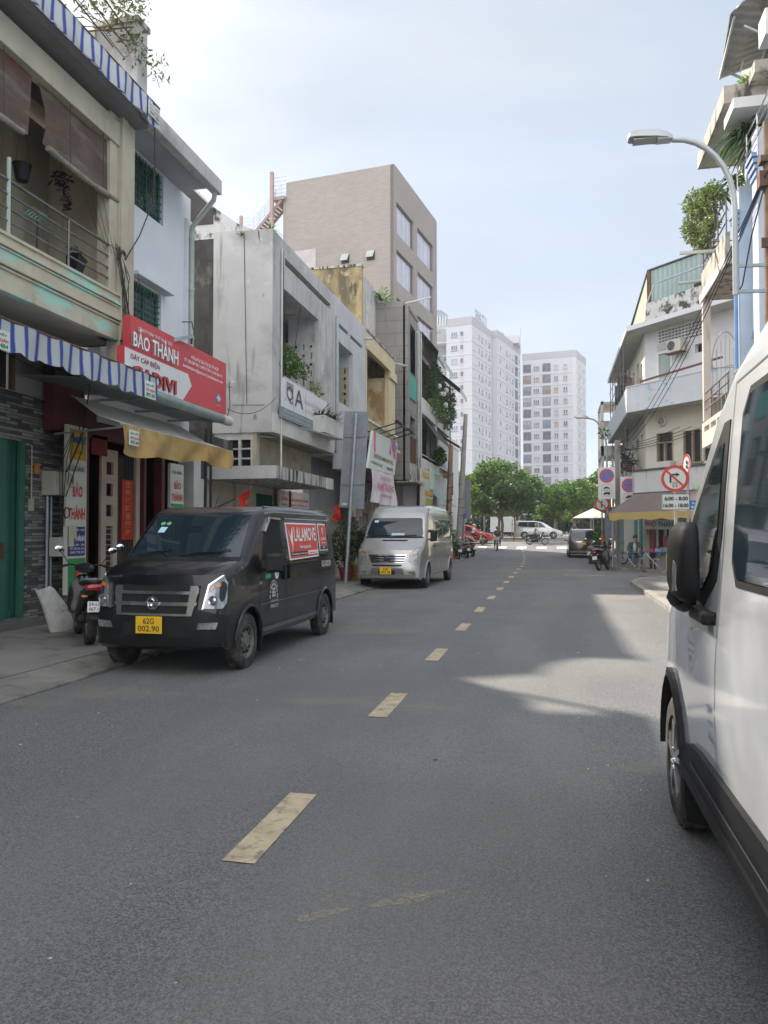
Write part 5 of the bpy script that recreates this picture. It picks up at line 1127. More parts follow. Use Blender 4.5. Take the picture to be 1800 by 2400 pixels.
m = MB(); m.tube([(-7.9, 15.35, 6.2), (-7.2, 14.4, 5.9), (-6.9, 13.9, 5.55), (-6.88, 13.78, 5.35)], .012, 5); m.tube([(-6.95, 15.7, 4.9), (-6.95, 15.75, 4.4), (-6.9, 15.5, 4.1)], .01, 5); wire(m, (-6.95, 15.6, 4.3), (-7.2, 19.3, 5.2), .25, .008); wire(m, (-6.95, 15.6, 4.8), (-7.1, 16.2, 4.9), .02, .006)
tag(m.build('loose_cable', WIRE), 'loose black cable drooping from the drainpipe to the steel arm', 'cable')
t = thing('awning', 'faded yellow cloth awning hanging out over the electrical shop front', 'awning', (-7, 12.8, 3.2))
m = MB(); n = 24; v = []
for i in range(n+1):
    f = i/n; v += [(-7.75, 11.2+3.8*f, 3.86), (-7.05, 10.85+3.9*f, 3.46+.02*math.sin(f*20)-.03*math.sin(f*3)), (-6.32, 10.42+4.05*f, 3.24+.012*math.sin(f*24))]
m.add(v, [(3*i+k, 3*i+k+1, 3*i+k+4, 3*i+k+3) for i in range(n) for k in (0, 1)]); m.build('top_fabric', mat('corrugated_grey_fabric', (.8, .77, .70), .7, var=.1, tex=wave_tex(1, .11, (.8, .77, .70)), bump=.4), t, fix=False, smooth=60); translucent(MATS['corrugated_grey_fabric'], .5)
m = MB(); v = []; n = 60
for i in range(n+1):
    f = i/n; y = 10.42+4.05*f
    for k in range(6):
        g_ = k/5; v.append((-6.32+.05*g_*math.sin(f*26+g_*3)+.03*math.sin(f*9)*g_, y, 3.24-g_*(.40+.05*math.sin(f*5+1)+.03*math.sin(f*17))))
m.add(v, [(6*i+k, 6*i+k+1, 6*i+k+7, 6*i+k+6) for i in range(n) for k in range(5)]); m.build('valance', CLOTHY, t, fix=False, smooth=60)
printed_label(t, -6.27, 10.50, 10.78, 2.93, 3.16)
m = MB(); m.tube([(-6.34, 10.4, 3.23), (-6.34, 14.5, 3.23)], .02, 6); m.tube([(-7.9, 11.0, 3.2), (-6.34, 10.5, 3.2)], .016, 6); m.tube([(-7.9, 14.8, 3.2), (-6.34, 14.4, 3.2)], .016, 6); m.build('frame', GALV, t)
# ===== gap with low wall, dark gable wall behind
t = thing('alley_wall', 'pale low wall with a dark streaked upper part between the shop and the grey house', 'wall', (-8.3, 17.4, 0))
bx('wall', OFFW, t, (-8.5, -8.3, 15.9, 18.95, 0, 2.9)); bx('dark_top', SOOTY, t, (-8.55, -8.28, 15.9, 18.95, 2.9, 4.0)); bx('post', OFFW, t, (-8.3, -7.9, 15.95, 16.3, 0, 3.3))
m = MB(); m.tube([(-7.85, 16.4, .1), (-7.82, 16.4, 4.0)], .035, 6); m.tube([(-7.75, 16.5, .1), (-7.75, 16.5, 4.0)], .03, 6); m.tube([(-7.9, 16.3, 2.0), (-7.3, 16.9, 2.4)], .02, 5); m.build('cable_bundle', WIRE, t)
# ===== grey house with the white office sign
G = thing('grey_house', 'weathered grey concrete house with a black stained gable and a white office sign', 'house', (-7.5, 21.5, 0))
w = MB(); w.prism([(-7.2, 19, 4.24), (-7.2, 19, 9.62), (-8.88, 19, 9.66), (-8.88, 19, 4.24)], (0, .2, 0)); w.wall((-7.2, 19.2, 4.24), (0, 1, 0), 5.6, 5.38, .2, (1, 0, 0), [(.62, 3.85, 1.66, 4.06), (.75, 5.2, 4.74, 4.94)]); w.build('wall', GREYW, G)
w = MB(); w.prism([(-7.65, 19.02, 9.60), (-8.2, 19.02, 9.85), (-8.88, 19.02, 10.35), (-9.57, 19.02, 11.05), (-10.9, 19.02, 11.6), (-10.9, 19.02, 9.5), (-8.9, 19.02, 9.5)], (0, .3, 0)); w.build('gable', mat('peeling_black_white', (.48, .48, .47), .9, var=.1, stains=[((.03, .03, .028), .50, .62, (3.5, 3.5, 2.2), 5)], bump=.3), G)
bx('dark_side_wall', SOOTY, G, (-12, -8.88, 19.03, 19.2, 0, 9.9)); 
w = MB(); w.prism([(-8.9, 19.0, 10.3), (-9.6, 19.0, 11.0), (-12, 19.0, 12.0), (-12, 19.0, 9.9), (-8.9, 19.0, 9.9)], (0, .25, 0)); w.build('dark_gable', SOOTY, G)
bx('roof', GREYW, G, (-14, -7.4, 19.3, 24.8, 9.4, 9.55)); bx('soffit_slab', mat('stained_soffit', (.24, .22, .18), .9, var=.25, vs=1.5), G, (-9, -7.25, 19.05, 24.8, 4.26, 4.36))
bx('loggia_back', GREYW, G, (-8.6, -8.5, 19.2, 24.8, 4.4, 9.4)); bx('loggia_ceiling', GREYW, G, (-8.5, -7.4, 19.2, 24.8, 8.35, 8.45)); bx('loggia_floor', GREYW, G, (-8.5, -7.4, 19.2, 24.8, 5.6, 5.7)); bx('pillar', GREYW, G, (-8.2, -7.4, 23.05, 23.25, 7.6, 8.35))
bx('parapet_edge', OFFW, G, (-7.2, -7.17, 19.0, 24.75, 4.24, 4.75), bevel=.005)
def breeze(root, x0, x1, y, z0, z1, mt):
    w = MB(); n = max(1, round((x1-x0)/.28)); k = round((z1-z0)/.28); cw = (x1-x0)/n; ch = (z1-z0)/k; hs = []; ds = MB()
    for i in range(n):
        for j in range(k):
            u = i*cw; v_ = j*ch
            if (i+j) % 2: hs.append((u+cw*.42, u+cw*.60, v_+ch*.15, v_+ch*.85))
            else:
                hs.append((u+cw*.34, u+cw*.66, v_+ch*.34, v_+ch*.66)); disc(ds, (x0+u+cw*.5, y-.012, z0+v_+ch*.5), cw*.30, (0, -1, 0), .012, 14, r2=cw*.19)
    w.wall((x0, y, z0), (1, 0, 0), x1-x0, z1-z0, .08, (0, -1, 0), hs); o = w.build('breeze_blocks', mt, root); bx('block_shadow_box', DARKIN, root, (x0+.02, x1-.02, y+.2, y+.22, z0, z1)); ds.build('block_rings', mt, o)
BRZ = mat('breeze_block_grey', (.44, .43, .41), .9, var=.2, vs=4)
breeze(G, -8.3, -7.32, 23.05, 5.9, 7.6, BRZ)
w = MB(); w.wall((-8.9, 19.06, 3.2), (1, 0, 0), 1.15, 1.04, .1, (0, -1, 0), [(a, a+.28, b, b+.22) for a in (.1, .45, .8) for b in (.12, .38, .64)][:9]); w.build('vent_blocks', BRZ, G); bx('vent_dark', DARKIN, G, (-8.9, -7.75, 19.2, 19.25, 3.2, 4.24))
bx('mezzanine_wall', mat('stained_cream_wall', (.36, .32, .24), .9, var=.2, vs=1.5, stains=[((.15, .12, .08), .55, .75, (2, 1.5, 3), 3)]), G, (-8.1, -8.0, 19.3, 24.8, 3.2, 4.26), (-7.75, -7.66, 19.05, 19.3, 3.2, 4.26))
w = MB(); w.prism([(-6.5, 17.4, 2.9), (-6.5, 22.2, 2.9), (-8.3, 22.2, 2.9), (-8.3, 17.4, 2.9)], (0, 0, .31)); w.build('canopy_slab', STREAK, G, bevel=.01); bx('canopy_end', OFFW, G, (-6.51, -6.47, 21.6, 22.25, 2.88, 3.2)); bx('canopy_return', OFFW, G, (-8.3, -6.49, 17.38, 17.40, 2.9, 3.21))
bx('ground_wall', mat('peach_wall', (.40, .34, .28), .9, var=.12), G, (-8.35, -8.2, 19.0, 24.8, 0, 2.9), (-8.3, -8.28, 17.4, 19, 2.2, 2.9)); 
gw = bx('green_window', mat('green_shutter', (.02, .13, .09), .6), G, (-8.2, -8.17, 20.4, 21.6, 1.2, 2.7)); bx('window_grille', mat('green_dark', (.012, .06, .045)), gw, *[(-8.17, -8.15, 20.45+k*.12, 20.49+k*.12, 1.2, 2.7) for k in range(10)])
bx('dark_doorway', DARKIN, G, (-8.19, -8.1, 23.4, 24.7, .1, 2.85)); bx('door_jamb', mat('peach_wall', (.4, .34, .28)), G, (-8.19, -8.0, 22.6, 22.8, .1, 2.9))
m = MB(); m.tube([(-7.16, 19.7, 5.0), (-7.16, 19.7, 9.3)], .02, 6); m.build('black_downpipe', PLAS, G); m = MB(); m.tube([(-7.15, 19.56, 3.25), (-7.15, 19.56, 5.0), (-7.15, 19.6, 9.3)], .028, 6); m.tube([(-8.2, 18.95, 3.24), (-7.2, 19.3, 3.3), (-7.15, 19.56, 3.32)], .025, 6); m.build('white_conduit', OFFW, G)
m = MB(); m.tube([(-7.9, 19.3, 4.2), (-7.6, 20.5, 4.28)], .02, 6); m.build('lamp_tube', mat('tube_white', (.7, .7, .7)), G); m = MB(); wire(m, (-7.6, 18.97, 9.6), (-7.15, 19.6, 5.9), .3, .01); wire(m, (-8.0, 19.8, 8.3), (-7.25, 21, 7.9), .25, .01); wire(m, (-7.3, 20.2, 8.3), (-7.4, 20.6, 5.9), .05, .012); wire(m, (-7.3, 21.6, 8.3), (-7.5, 21.2, 6.0), .05, .012); wire(m, (-8.0, 18.98, 9.5), (-7.9, 18.98, 5.0), .02, .008); m.tube([(-8.3, 18.98, 4.98), (-7.4, 18.98, 4.95)], .006, 4); m.build('facade_wires', WIRE, G)
# office sign
t = thing('office_sign', 'white and grey office sign with large thin letters on the grey house balcony', 'sign', (-7.1, 21.5, 4.7)); X = -7.09
bx('panel', mat('sign_pale', (.60, .61, .63), .5, var=.04), t, (X-.06, X, 19.56, 23.6, 4.98, 5.78)); bx('lower_band', mat('band_grey', (.20, .22, .24), .5, var=.2, vs=4), t, (X-.06, X+.002, 19.40, 23.55, 4.68, 4.98)); bx('seam', GALV, t, (X, X+.004, 21.45, 21.46, 4.7, 5.78), (X, X+.004, 20.38, 20.39, 4.7, 5.78))
bx('letter_block', mat('block_grey', (.26, .25, .24)), t, (X, X+.01, 19.80, 20.33, 5.50, 5.72), (X, X+.01, 20.29, 20.33, 5.15, 5.6)); text('Q', (X, 19.78, 5.16), U, V, .5, .46, mat('letter_grey_dark', (.05, .05, .05)), t, .02, -.01); text('A', (X, 20.46, 5.16), U, V, .72, .50, mat('letter_grey_dark', (.05, .05, .05)), t, .02, -.01); text('.', (X, 19.62, 5.18), U, V, .05, .05, INK, t, .02)
text('Interior & Architecture', (X, 21.35, 5.36), U, V, 2.0, .16, mat('pale_letters', (.42, .42, .42)), t, .006, -.005); text('công ty thiết kế kiến trúc', (X, 21.35, 5.12), U, V, 2.0, .14, mat('pale_letters', (.42, .42, .42)), t, .006, -.005)
text('Văn phòng: 201 Phan Phú Tiên - Q.5', (X, 19.55, 4.86), U, V, 2.7, .07, mat('pale_blue_letters', (.4, .45, .48)), t, .006); text('www.qaarchitecture.vn  Tel 028 3853', (X, 19.55, 4.74), U, V, 2.9, .07, mat('pale_blue_letters', (.4, .45, .48)), t, .006); text('Hotline 0903', (X, 22.4, 4.86), U, V, .9, .07, mat('pale_blue_letters', (.4, .45, .48)), t, .006)
m = MB(); m.bar((-7.05, 20.9, 4.6), (-6.3, 24.3, 4.52), .04, .04); tag(m.build('sign_rod', GALV), 'thin grey rod running below the white office sign', 'rod')
t = thing('clan_sign', 'cream name sign with red lettering over the grey house doorway', 'sign', (-8, 22.5, 2.3)); bx('board', mat('sign_cream', (.52, .47, .42), .6), t, (-8.06, -8.0, 21.75, 24.6, 2.25, 2.88)); text('TƯ GIA HỌ', (-8.0, 21.95, 2.76), U, V, 1.0, .07, REDT, t); text('TRẦN QUANG NAM', (-8.0, 21.9, 2.56), U, V, 2.6, .16, REDT, t); text('PHÒNG 10 - QUẬN 5 - ĐIỆN THOẠI', (-8.0, 21.95, 2.42), U, V, 2.4, .08, REDT, t); text('THÀNH PHỐ HỒ CHÍ MINH', (-8.0, 22.2, 2.29), U, V, 2.0, .08, REDT, t)
for (y, z, lab) in ((17.6, 2.62, 'red flag on a short pole under the streaked canopy slab'), (26.0, 2.62, 'red flag with a gold star beside the grey traffic board')):
    t = thing('flag', lab, 'flag', (-7.4, y, z)); m = MB(); m.tube([(-7.9, y-.1, z-.9), (-7.3, y+.3, z+.15)], .012, 6); m.build('pole', STEEL, t)
    m = MB(); v = [(-7.32+.0*i, y+.27+.03*math.sin(k*2), z+.1-.0*i) for i in range(1) for k in range(1)]
    v = []; n = 6
    for i in range(n+1):
        for k in range(n+1): v.append((-7.36-.3*(i/n)*.6+.05*math.sin(k*1.4+i), y+.24-.22*i/n+.10*(k/n)*math.sin(i), z+.08-.42*i/n*.6-.62*k/n*(1-.2*i/n)))
    m.add(v, [(i*(n+1)+k, i*(n+1)+k+1, (i+1)*(n+1)+k+1, (i+1)*(n+1)+k) for i in range(n) for k in range(n)]); fo = m.build('cloth', mat('flag_red', (.50, .02, .012), .7, var=.15), t, fix=False, smooth=60)
    m = MB(); m.poly([(-7.42+.03, y+.16+.07*(1 if k % 2 == 0 else .4)*math.cos(k*.628+1.57), z-.28+.07*(1 if k % 2 == 0 else .4)*math.sin(k*.628+1.57)) for k in range(10)]); m.build('star', mat('flag_gold', (.6, .4, .03)), fo, fix=False)
t = thing('balcony_bush', 'leafy green bush growing behind the white office sign', 'plant', (-7.4, 20.6, 5.8)); m = MB(); leaves(m, (-7.35, 20.5, 6.4), (.35, .75, .5), 700, .11, rl, .5); leaves(m, (-7.25, 21.4, 6.35), (.3, .5, .25), 200, .11, rl, .5); m.build('foliage', LEAF1, t, fix=False); m = MB(); [m.tube([(-7.5, 20.4, 5.7), (-7.4, 20.4+.3*k, 6.4)], .012, 4) for k in range(-2, 4)]; m.build('stems', BARK, t)
t = thing('balcony_bush', 'small light green sprout at the far end of the white office sign', 'plant', (-7.4, 23, 5.8)); m = MB(); leaves(m, (-7.25, 22.9, 6.0), (.2, .35, .3), 110, .13, rl, .5); m.build('foliage', LEAF3, t, fix=False)
# ===== second grey bay, planter
H_ = thing('white_house', 'pale grey-white house with a recessed balcony and patterned blocks behind the planter', 'house', (-7.5, 27, 0))
PW = mat('pale_grey_white', (.46, .47, .49), .88, var=.12, vs=.8, stains=[((.22, .22, .21), .57, .78, (6, 6, .45), 2), ((.08, .08, .075), .66, .8, (3, 3, .9), 7)])
w = MB(); w.wall((-7.2, 24.85, 4.3), (0, 1, 0), 4.4, 5.35, .2, (1, 0, 0), [(.38, 2.46, 1.8, 3.88), (.38, 1.8, 4.38, 4.52), (2.1, 3.9, 4.38, 4.52)]); w.build('wall', PW, H_)
bx('loggia_back', PW, H_, (-8.5, -8.4, 24.85, 29.2, 4.3, 9.5)); bx('roof', GREYW, H_, (-14, -7.4, 24.85, 29.2, 9.4, 9.5)); bx('loggia_ceiling', PW, H_, (-8.4, -7.4, 24.9, 29.2, 8.2, 8.3)); breeze(H_, -8.3, -7.35, 27.3, 6.0, 7.7, mat('breeze_block_cream', (.36, .33, .26), .9, var=.2)); bx('loggia_wall', PW, H_, (-8.4, -7.4, 27.32, 27.4, 7.7, 8.2)); bx('slot_dark', DARKIN, H_, (-7.5, -7.42, 25, 29, 8.6, 8.95))
bx('lower_fascia', PW, H_, (-7.3, -6.95, 25.0, 27.3, 3.75, 4.75), (-8.3, -7.2, 24.85, 29.2, 4.2, 4.35)); bx('ground_wall', mat('grey_ground_wall', (.24, .24, .25), .9, var=.15), H_, (-8.3, -8.1, 24.85, 29.3, 0, 4.2)); bx('ground_shutter', mat('beige_shutter', (.28, .25, .2), .7, tex=wave_tex(2, .09, (.28, .25, .2))), H_, (-8.1, -8.05, 25.4, 28.6, .1, 2.4)); m = MB(); m.tube([(-7.15, 24.98, 4.3), (-7.15, 24.98, 8.95)], .03, 6); m.build('downpipe', GALV, H_); m = MB(); m.tube([(-7.15, 25.12, 4.3), (-7.15, 25.12, 8.95)], .03, 6); m.build('downpipe', GALV, H_); m = MB(); m.tube([(-7.2, 29.1, 9.2), (-6.9, 29.2, 9.2)], .05, 8); m.build('spout', PIPE, H_)
t = thing('planter', 'concrete planter box full of long dark grass-like leaves below the pale house balcony', 'planter', (-6.95, 23.2, 4.6)); bx('box', OFFW, t, (-7.2, -6.7, 22.15, 24.2, 4.62, 5.14), bevel=.01); bx('soil', DARKIN, t, (-7.15, -6.75, 22.2, 24.15, 5.14, 5.16)); m = MB(); [fronds(m, (-6.95, y, 5.1), 34, .75, rl, .03, .45, 1.2) for y in (22.4, 22.8, 23.2, 23.6, 24.0)]; m.build('leaves', LEAF2, t, fix=False)
# ===== cream house with the flower banner
K = thing('cream_house', 'cream house with classical pillar, balcony planting and flower banner below', 'house', (-7.5, 32, 0))
YC = mat('pale_yellow_paint', (.52, .45, .30), .85, var=.08, vs=1.5, stains=[((.22, .18, .12), .64, .85, (7, 7, .5), 2)])
w = MB(); w.wall((-7.2, 29.3, 5.3), (0, 1, 0), 5.75, 4.35, .2, (1, 0, 0), [(.22, 4.35, .6, 3.64)]); w.build('wall', YC, K); bx('cornice', YC, K, (-7.2, -7.12, 29.3, 35.05, 8.85, 8.95), (-7.22, -7.1, 33.6, 35.05, 8.55, 8.85)); bx('cornice_top', STREAK, K, (-7.25, -7.15, 29.3, 35.05, 9.6, 9.68))
bx('back_wall', YC, K, (-8.4, -8.3, 29.3, 35, 4, 9.6)); bx('side_wall', mat('water_stained_cream', (.46, .38, .25), .9, var=.1, stains=[((.28, .19, .09), .52, .60, (1.1, 1.1, .8), 5)]), K, (-8.3, -7.4, 33.4, 33.6, 5.4, 8.5), (-8.3, -7.4, 34.9, 35.0, 4, 9.6)); bx('roof', GREYW, K, (-14, -7.4, 29.3, 35, 9.5, 9.6)); bx('floor', YC, K, (-8.3, -6.95, 29.3, 35, 5.25, 5.38)); bx('balcony_rail', mat('rail_white', (.55, .54, .5)), K, (-7.0, -6.93, 28.6, 34.4, 5.9, 5.99)); bx('balcony_panel', mat('stone_panel', (.30, .26, .18), .9, var=.4, vs=5), K, (-7.02, -6.96, 28.7, 34.4, 5.3, 5.9)); bx('ground_wall', mat('cluttered_wall', (.22, .19, .17), .9, var=.5, vs=2.5), K, (-8.3, -7.5, 29.3, 38.4, 0, 5.25)); bx('shop_lintel', mat('maroon_panel', (.12, .03, .04)), K, (-7.5, -7.4, 28.8, 34, 3.7, 4.1))
sc_ = MB(); rs = random.Random(6)
for k in range(14): sc_.box(-7.48, -7.40+rs.uniform(0, .1), 27.9+k*.36, 28.1+k*.36+rs.uniform(0, .15), 2.2+rs.uniform(-.3, .3), 2.8+rs.uniform(0, .8))
sc_.build('wall_panels', mat('scrappy_panels', (.34, .30, .26), .8, var=.5, vs=3), K)
t = thing('balcony_plants', 'row of small green plants along the cream house balcony rail', 'plant', (-7.1, 31, 5.9)); m = MB(); [fronds(m, (-7.1, 30+.35*k, 5.85), 14, .45, rl, .03, .5, 1.1) for k in range(9)]; m.build('leaves', LEAF1, t, fix=False)
t = thing('flower_sign', 'pale hanging sign with pink flowers and faded gold lettering', 'sign', (-6.6, 30, 4)); X = -6.58
m = MB(); m.prism([(X, 27.9, 5.42), (X, 32.6, 5.45), (X, 31.9, 4.02), (X, 27.1, 3.95)], (-.08, 0, 0)); m.build('panel', mat('sign_mint_white', (.52, .56, .54), .6, var=.06), t)
fl = MB(); 
for k in range(26):
    yy = rs.uniform(30.9, 32.3); z = rs.uniform(4.75, 5.38); disc(fl, (X+.003+.001*k, yy, z), rs.uniform(.08, .2), (1, 0, 0), .001, 7, m=rs.choice([0, 1, 2]))
for k in range(5): disc(fl, (X+.003+.001*k, 28.2, 4.75+.14*k), .17, (1, 0, 0), .001, 10, m=0)
fl.build('flower_print', [mat('print_pink', (.55, .16, .22)), mat('print_mauve', (.30, .14, .32)), mat('print_rose', (.6, .35, .42))], t)
text('CHUỖI CỬA HÀNG HOA TƯƠI', (X, 28.0, 4.42), U, V, 3.5, .24, mat('old_gold', (.24, .19, .06)), t, .01, .04); text('201 Phan Phú Tiên, P.10, Q.5', (X, 27.6, 4.14), U, V, 1.9, .14, INK, t, .01, .02); text('Hotline 0902', (X, 30.3, 4.14), U, V, 1.2, .14, INK, t, .01, .02)
t = thing('flower_banner', 'creased white and pink cloth banner hanging below the flower sign', 'banner', (-6.6, 30, 2.8)); m = MB(); v = []; n = 20
for i in range(n+1):
    for k in range(9): f, g_ = i/n, k/8; v.append((X+.05*math.sin(f*17+g_*4)*(.3+g_), 27.65+(4.1+.5*g_)*f, 4.02-.05*math.sin(f*3)-1.27*g_))
m.add(v, [(9*i+k, 9*i+k+1, 9*i+k+10, 9*i+k+9) for i in range(n) for k in range(8)]); m.build('cloth', mat('banner_cloth', (.60, .58, .62), .8, var=.05, stains=[((.58, .22, .36), .60, .74, (.8, .8, 1.2), 4), ((.34, .28, .5), .66, .8, (.9, .9, 1), 9)]), t, fix=False, smooth=60)
text('TƯNG BỪNG', (X+.08, 28.7, 3.65), U, V, 2.0, .2, mat('print_rose2', (.5, .2, .28)), t, .02); text('KHAI TRƯƠNG', (X+.08, 28.3, 3.25), U, V, 3.0, .3, mat('print_red', (.5, .05, .12)), t, .02); text('GIẢM GIÁ 50%', (X+.08, 28.8, 2.98), U, V, 2.0, .15, mat('print_red', (.5, .05, .12)), t, .02)
t = thing('sign_bracket', 'black steel bars fanning out above the flower sign', 'bracket', (-6.5, 30, 5.3)); m = MB()
for y in (27.4, 28.5, 29.6, 30.6): m.bar((-6.9, y+.6, 5.35), (-5.9, y+1.7, 5.85), .045)
m.bar((-5.9, 28.9, 5.87), (-5.9, 32.9, 5.87), .06, .04); m.build('bars', PLAS, t); bx('lamp_bar', PLAS, t, (-5.98, -5.82, 29.0, 30.0, 5.88, 5.93), (-5.98, -5.82, 31.2, 32.4, 5.88, 5.93))
# ===== raw concrete tower house
L_ = thing('concrete_house', 'narrow raw concrete house with a blue loggia and teal balcony panel', 'house', (-7, 37, 0))
RC = mat('raw_concrete', (.22, .21, .20), .92, var=.14, vs=1, tex=brick_tex((.225, .215, .205), (.205, .195, .187), (.10, .097, .092), 30, .62, .01, 0, .5), stains=[((.11, .105, .10), .58, .8, (4, 4, .5), 3)], bump=.3)
w = MB(); w.box(-8.6, -6.9, 35.95, 36.15, 4.05, 12.7); w.wall((-6.75, 35.95, 4.05), (0, 1, 0), 2.55, 8.45, .25, (1, 0, 0), [(.5, 1.95, 5.35, 7.7), (.5, 1.95, 3.95, 5.3), (.5, 1.95, 1.0, 3.2)]); w.build('wall', RC, L_)
bx('back_wall', mat('loggia_blue', (.03, .16, .34), .7), L_, (-7.3, -7.2, 36.15, 38.5, 9.4, 12.3), (-7.2, -6.76, 37.9, 38.0, 9.4, 11.9)); bx('loggia_back', RC, L_, (-7.9, -7.8, 36.15, 38.5, 4.1, 10.3), (-8.6, -6.7, 36.15, 38.5, 12.3, 12.5), (-8.6, -6.8, 36.15, 38.5, 8.0, 8.2), (-7.0, -6.8, 38.3, 38.5, 4.1, 12.4)); bx('teal_panel', mat('teal_panel', (.01, .26, .20), .6, var=.08), L_, (-6.78, -6.74, 36.3, 38.1, 8.15, 9.3)); bx('ledge', STREAK, L_, (-8.3, -6.4, 35.95, 38.5, 4.0, 4.12), (-6.75, -6.65, 36.4, 37.9, 4.05, 4.95)); bx('balcony_grille', RUST, L_, *[(-6.73, -6.70, 36.5+.12*k, 36.53+.12*k, 4.95, 6.2) for k in range(12)], (-6.74, -6.69, 36.45, 38.0, 6.2, 6.25)); m = MB(); m.tube([(-6.85, 35.9, 9.55), (-7.6, 34.4, 9.5)], .05, 8); m.build('spout', PIPE, L_); m = MB(); m.tube([(-6.66, 38.35, 4.2), (-6.66, 38.35, 12.2)], .04, 6); m.build('downpipe', PIPE, L_); m = MB(); m.tube([(-6.9, 36, 12.6), (-5.7, 36.3, 12.9)], .035, 6); m.tube([(-6.7, 37.6, 11.6), (-5.9, 38.1, 11.75)], .02, 6); m.build('roof_spouts', OFFW, L_)
# ===== yellow peeling wall behind
t = thing('yellow_house', 'peeling yellow party wall with black stains rising behind the pale house', 'house', (-9, 34, 0)); 
YL = mat('peeling_yellow', (.33, .26, .13), .9, var=.25, stains=[((.10, .085, .055), .46, .62, (1.1, 1.1, .35), 4), ((.04, .038, .03), .58, .68, (2.5, 2.5, .7), 14), ((.40, .33, .22), .58, .66, (2.2, 2.2, 2), 8)], bump=.2)
bx('wall', YL, t, (-15, -8.35, 33.2, 33.45, 5, 13.55)); bx('front_wall', GREYW, t, (-8.5, -8.35, 33.45, 38.4, 5, 13.3)); bx('coping', STREAK, t, (-15, -8.3, 33.15, 33.5, 13.55, 13.65)); bx('vent_blocks', BRZ, t, (-8.35, -8.25, 34, 35.2, 10.5, 12.2))
t = thing('wall_weed', 'green weeds sprouting from the top of the concrete wall', 'plant', (-8, 36, 12.9)); m = MB(); fronds(m, (-8.0, 35.9, 12.75), 40, 1.1, rl, .05, .5, 1.2); leaves(m, (-7.9, 36.0, 13.0), (.3, .6, .5), 160, .14, rl, .4); m.build('leaves', LEAF1, t, fix=False)
t = thing('wall_weed', 'small weeds growing on top of the weathered grey house', 'plant', (-7.5, 19.2, 9.6)); m = MB(); fronds(m, (-7.35, 19.2, 9.6), 30, .4, rl, .03, .5, 1.2); fronds(m, (-8.1, 19.0, 9.5), 16, .25, rl, .03, .5, 1.2); m.build('leaves', LEAF1, t, fix=False)
# ===== brown tiled block with roof stair
Q = bpy.data.objects.new('brown_block', None); COL.objects.link(Q); tag(Q, 'tall brown tiled block with rounded corner and wide glazing towering behind the row', 'building')
BT = mat('brown_tile', (.32, .275, .26), .8, var=.10, vs=.25, tex=brick_tex((.325, .29, .268), (.285, .252, .232), (.245, .217, .20), .45, .12, .012, 0, .5), bump=.25)
BG = mat('grey_brown_facing', (.25, .228, .22), .75, var=.08, vs=.4)
Lf, Dp, Ht = 11.8, 8.7, 28.2
w = MB(); w.box(-Dp, -.02, 0, .3, 0, Ht); w.box(-Dp, -Dp+.3, .3, Lf, 0, Ht); w.box(-Dp, -1.2, Lf-.3, Lf, 0, Ht); w.build('tiled_wall', BT, Q, world=False)
hs = []
for fl_ in range(6):
    z0 = Ht-4.85-3.5*fl_
    for (a_, b_) in ((.5, 4.5), (5.5, 9.8)): hs.append((a_, b_, z0, z0+2.3))
w = MB(); w.wall((0, 0, 0), (0, 1, 0), Lf-1.2, Ht, .3, (1, 0, 0), hs)
pts = [(0, Lf-1.2), (-.05, Lf-.7), (-.25, Lf-.3), (-.6, Lf-.08), (-1.2, Lf)]
for (x0, y0), (x1, y1) in zip(pts, pts[1:]): w.prism([(x0, y0, 0), (x1, y1, 0), (x1, y1, Ht), (x0, y0, Ht)], (-.15, -.15, 0))
w.build('facade', BG, Q, world=False); mb = MB(); mb.box(-Dp+.3, -.3, .3, Lf-.5, Ht-.6, Ht-.4); mb.build('roof', GREYW, Q, world=False); CUR = mat('curtained_glass', (.34, .35, .42), .15, var=.15, vs=.8, spec=.8, tex=stripe_tex(1, 1.1, [(0, (.40, .41, .50)), (.93, (.12, .12, .14))]))
for h_ in hs:
    f = MB(); a_, b_, z0, z1 = h_
    for q in ((a_, a_+.12, z0, z1), (b_-.12, b_, z0, z1), (a_+.12, b_-.12, z0, z0+.1), (a_+.12, b_-.12, z1-.1, z1)): f.box(-.25, -.15, *q)
    fo = f.build('window', mat('brown_frame2', (.07, .055, .05), .5), Q, world=False); g = MB(); g.box(-.24, -.20, a_+.12, b_-.12, z0+.1, z1-.1); g.build('pane', CUR, fo, world=False)
for x in (-3.8, -1.8):
    f = MB(); f.box(x-.3, x+.3, -.05, .0, 21.4, 22.1); fo = f.build('small_window', DARKIN, Q, world=False); f = MB(); f.slab((x-.29, -.06, 22.1), (x+.29, -.06, 22.1), (x+.26, -.35, 21.55), (x-.32, -.35, 21.55), .03); f.build('sash', mat('sash_pale', (.36, .40, .38), .3), fo, world=False)
f = MB()
for z in (18.9, 11.9):
    for k in range(5): f.tube([(.0-.25*k, Lf, z+1.9), (.35-.25*k, Lf+1.1, z+1.7), (.3-.25*k, Lf+1.2, z+.9), (-.1-.25*k, Lf+.4, z), (-.25*k, Lf, z)], .05, 5)
f.build('curved_balcony_rail', PIPE, Q, world=False); bxm = MB(); bxm.box(-8.3, -6.2, -.06, .0, 18.0, 22.8); bxm.build('blank_panel', mat('pink_grey_panel', (.42, .38, .40), .8), Q, world=False)
s = MB(); n = 11
for k in range(n):
    f_ = k/(n-1); s.box(-Dp-.45-2.0*f_-.15, -Dp-.45-2.0*f_+.12, -.2, .9, 26.75-1.9*f_, 26.81-1.9*f_)
for k in range(6):
    f_ = k/5; s.box(-Dp-2.3+1.4*f_-.12, -Dp-2.3+1.4*f_+.15, 1.0, 2.0, 24.75-1.0*f_, 24.81-1.0*f_)
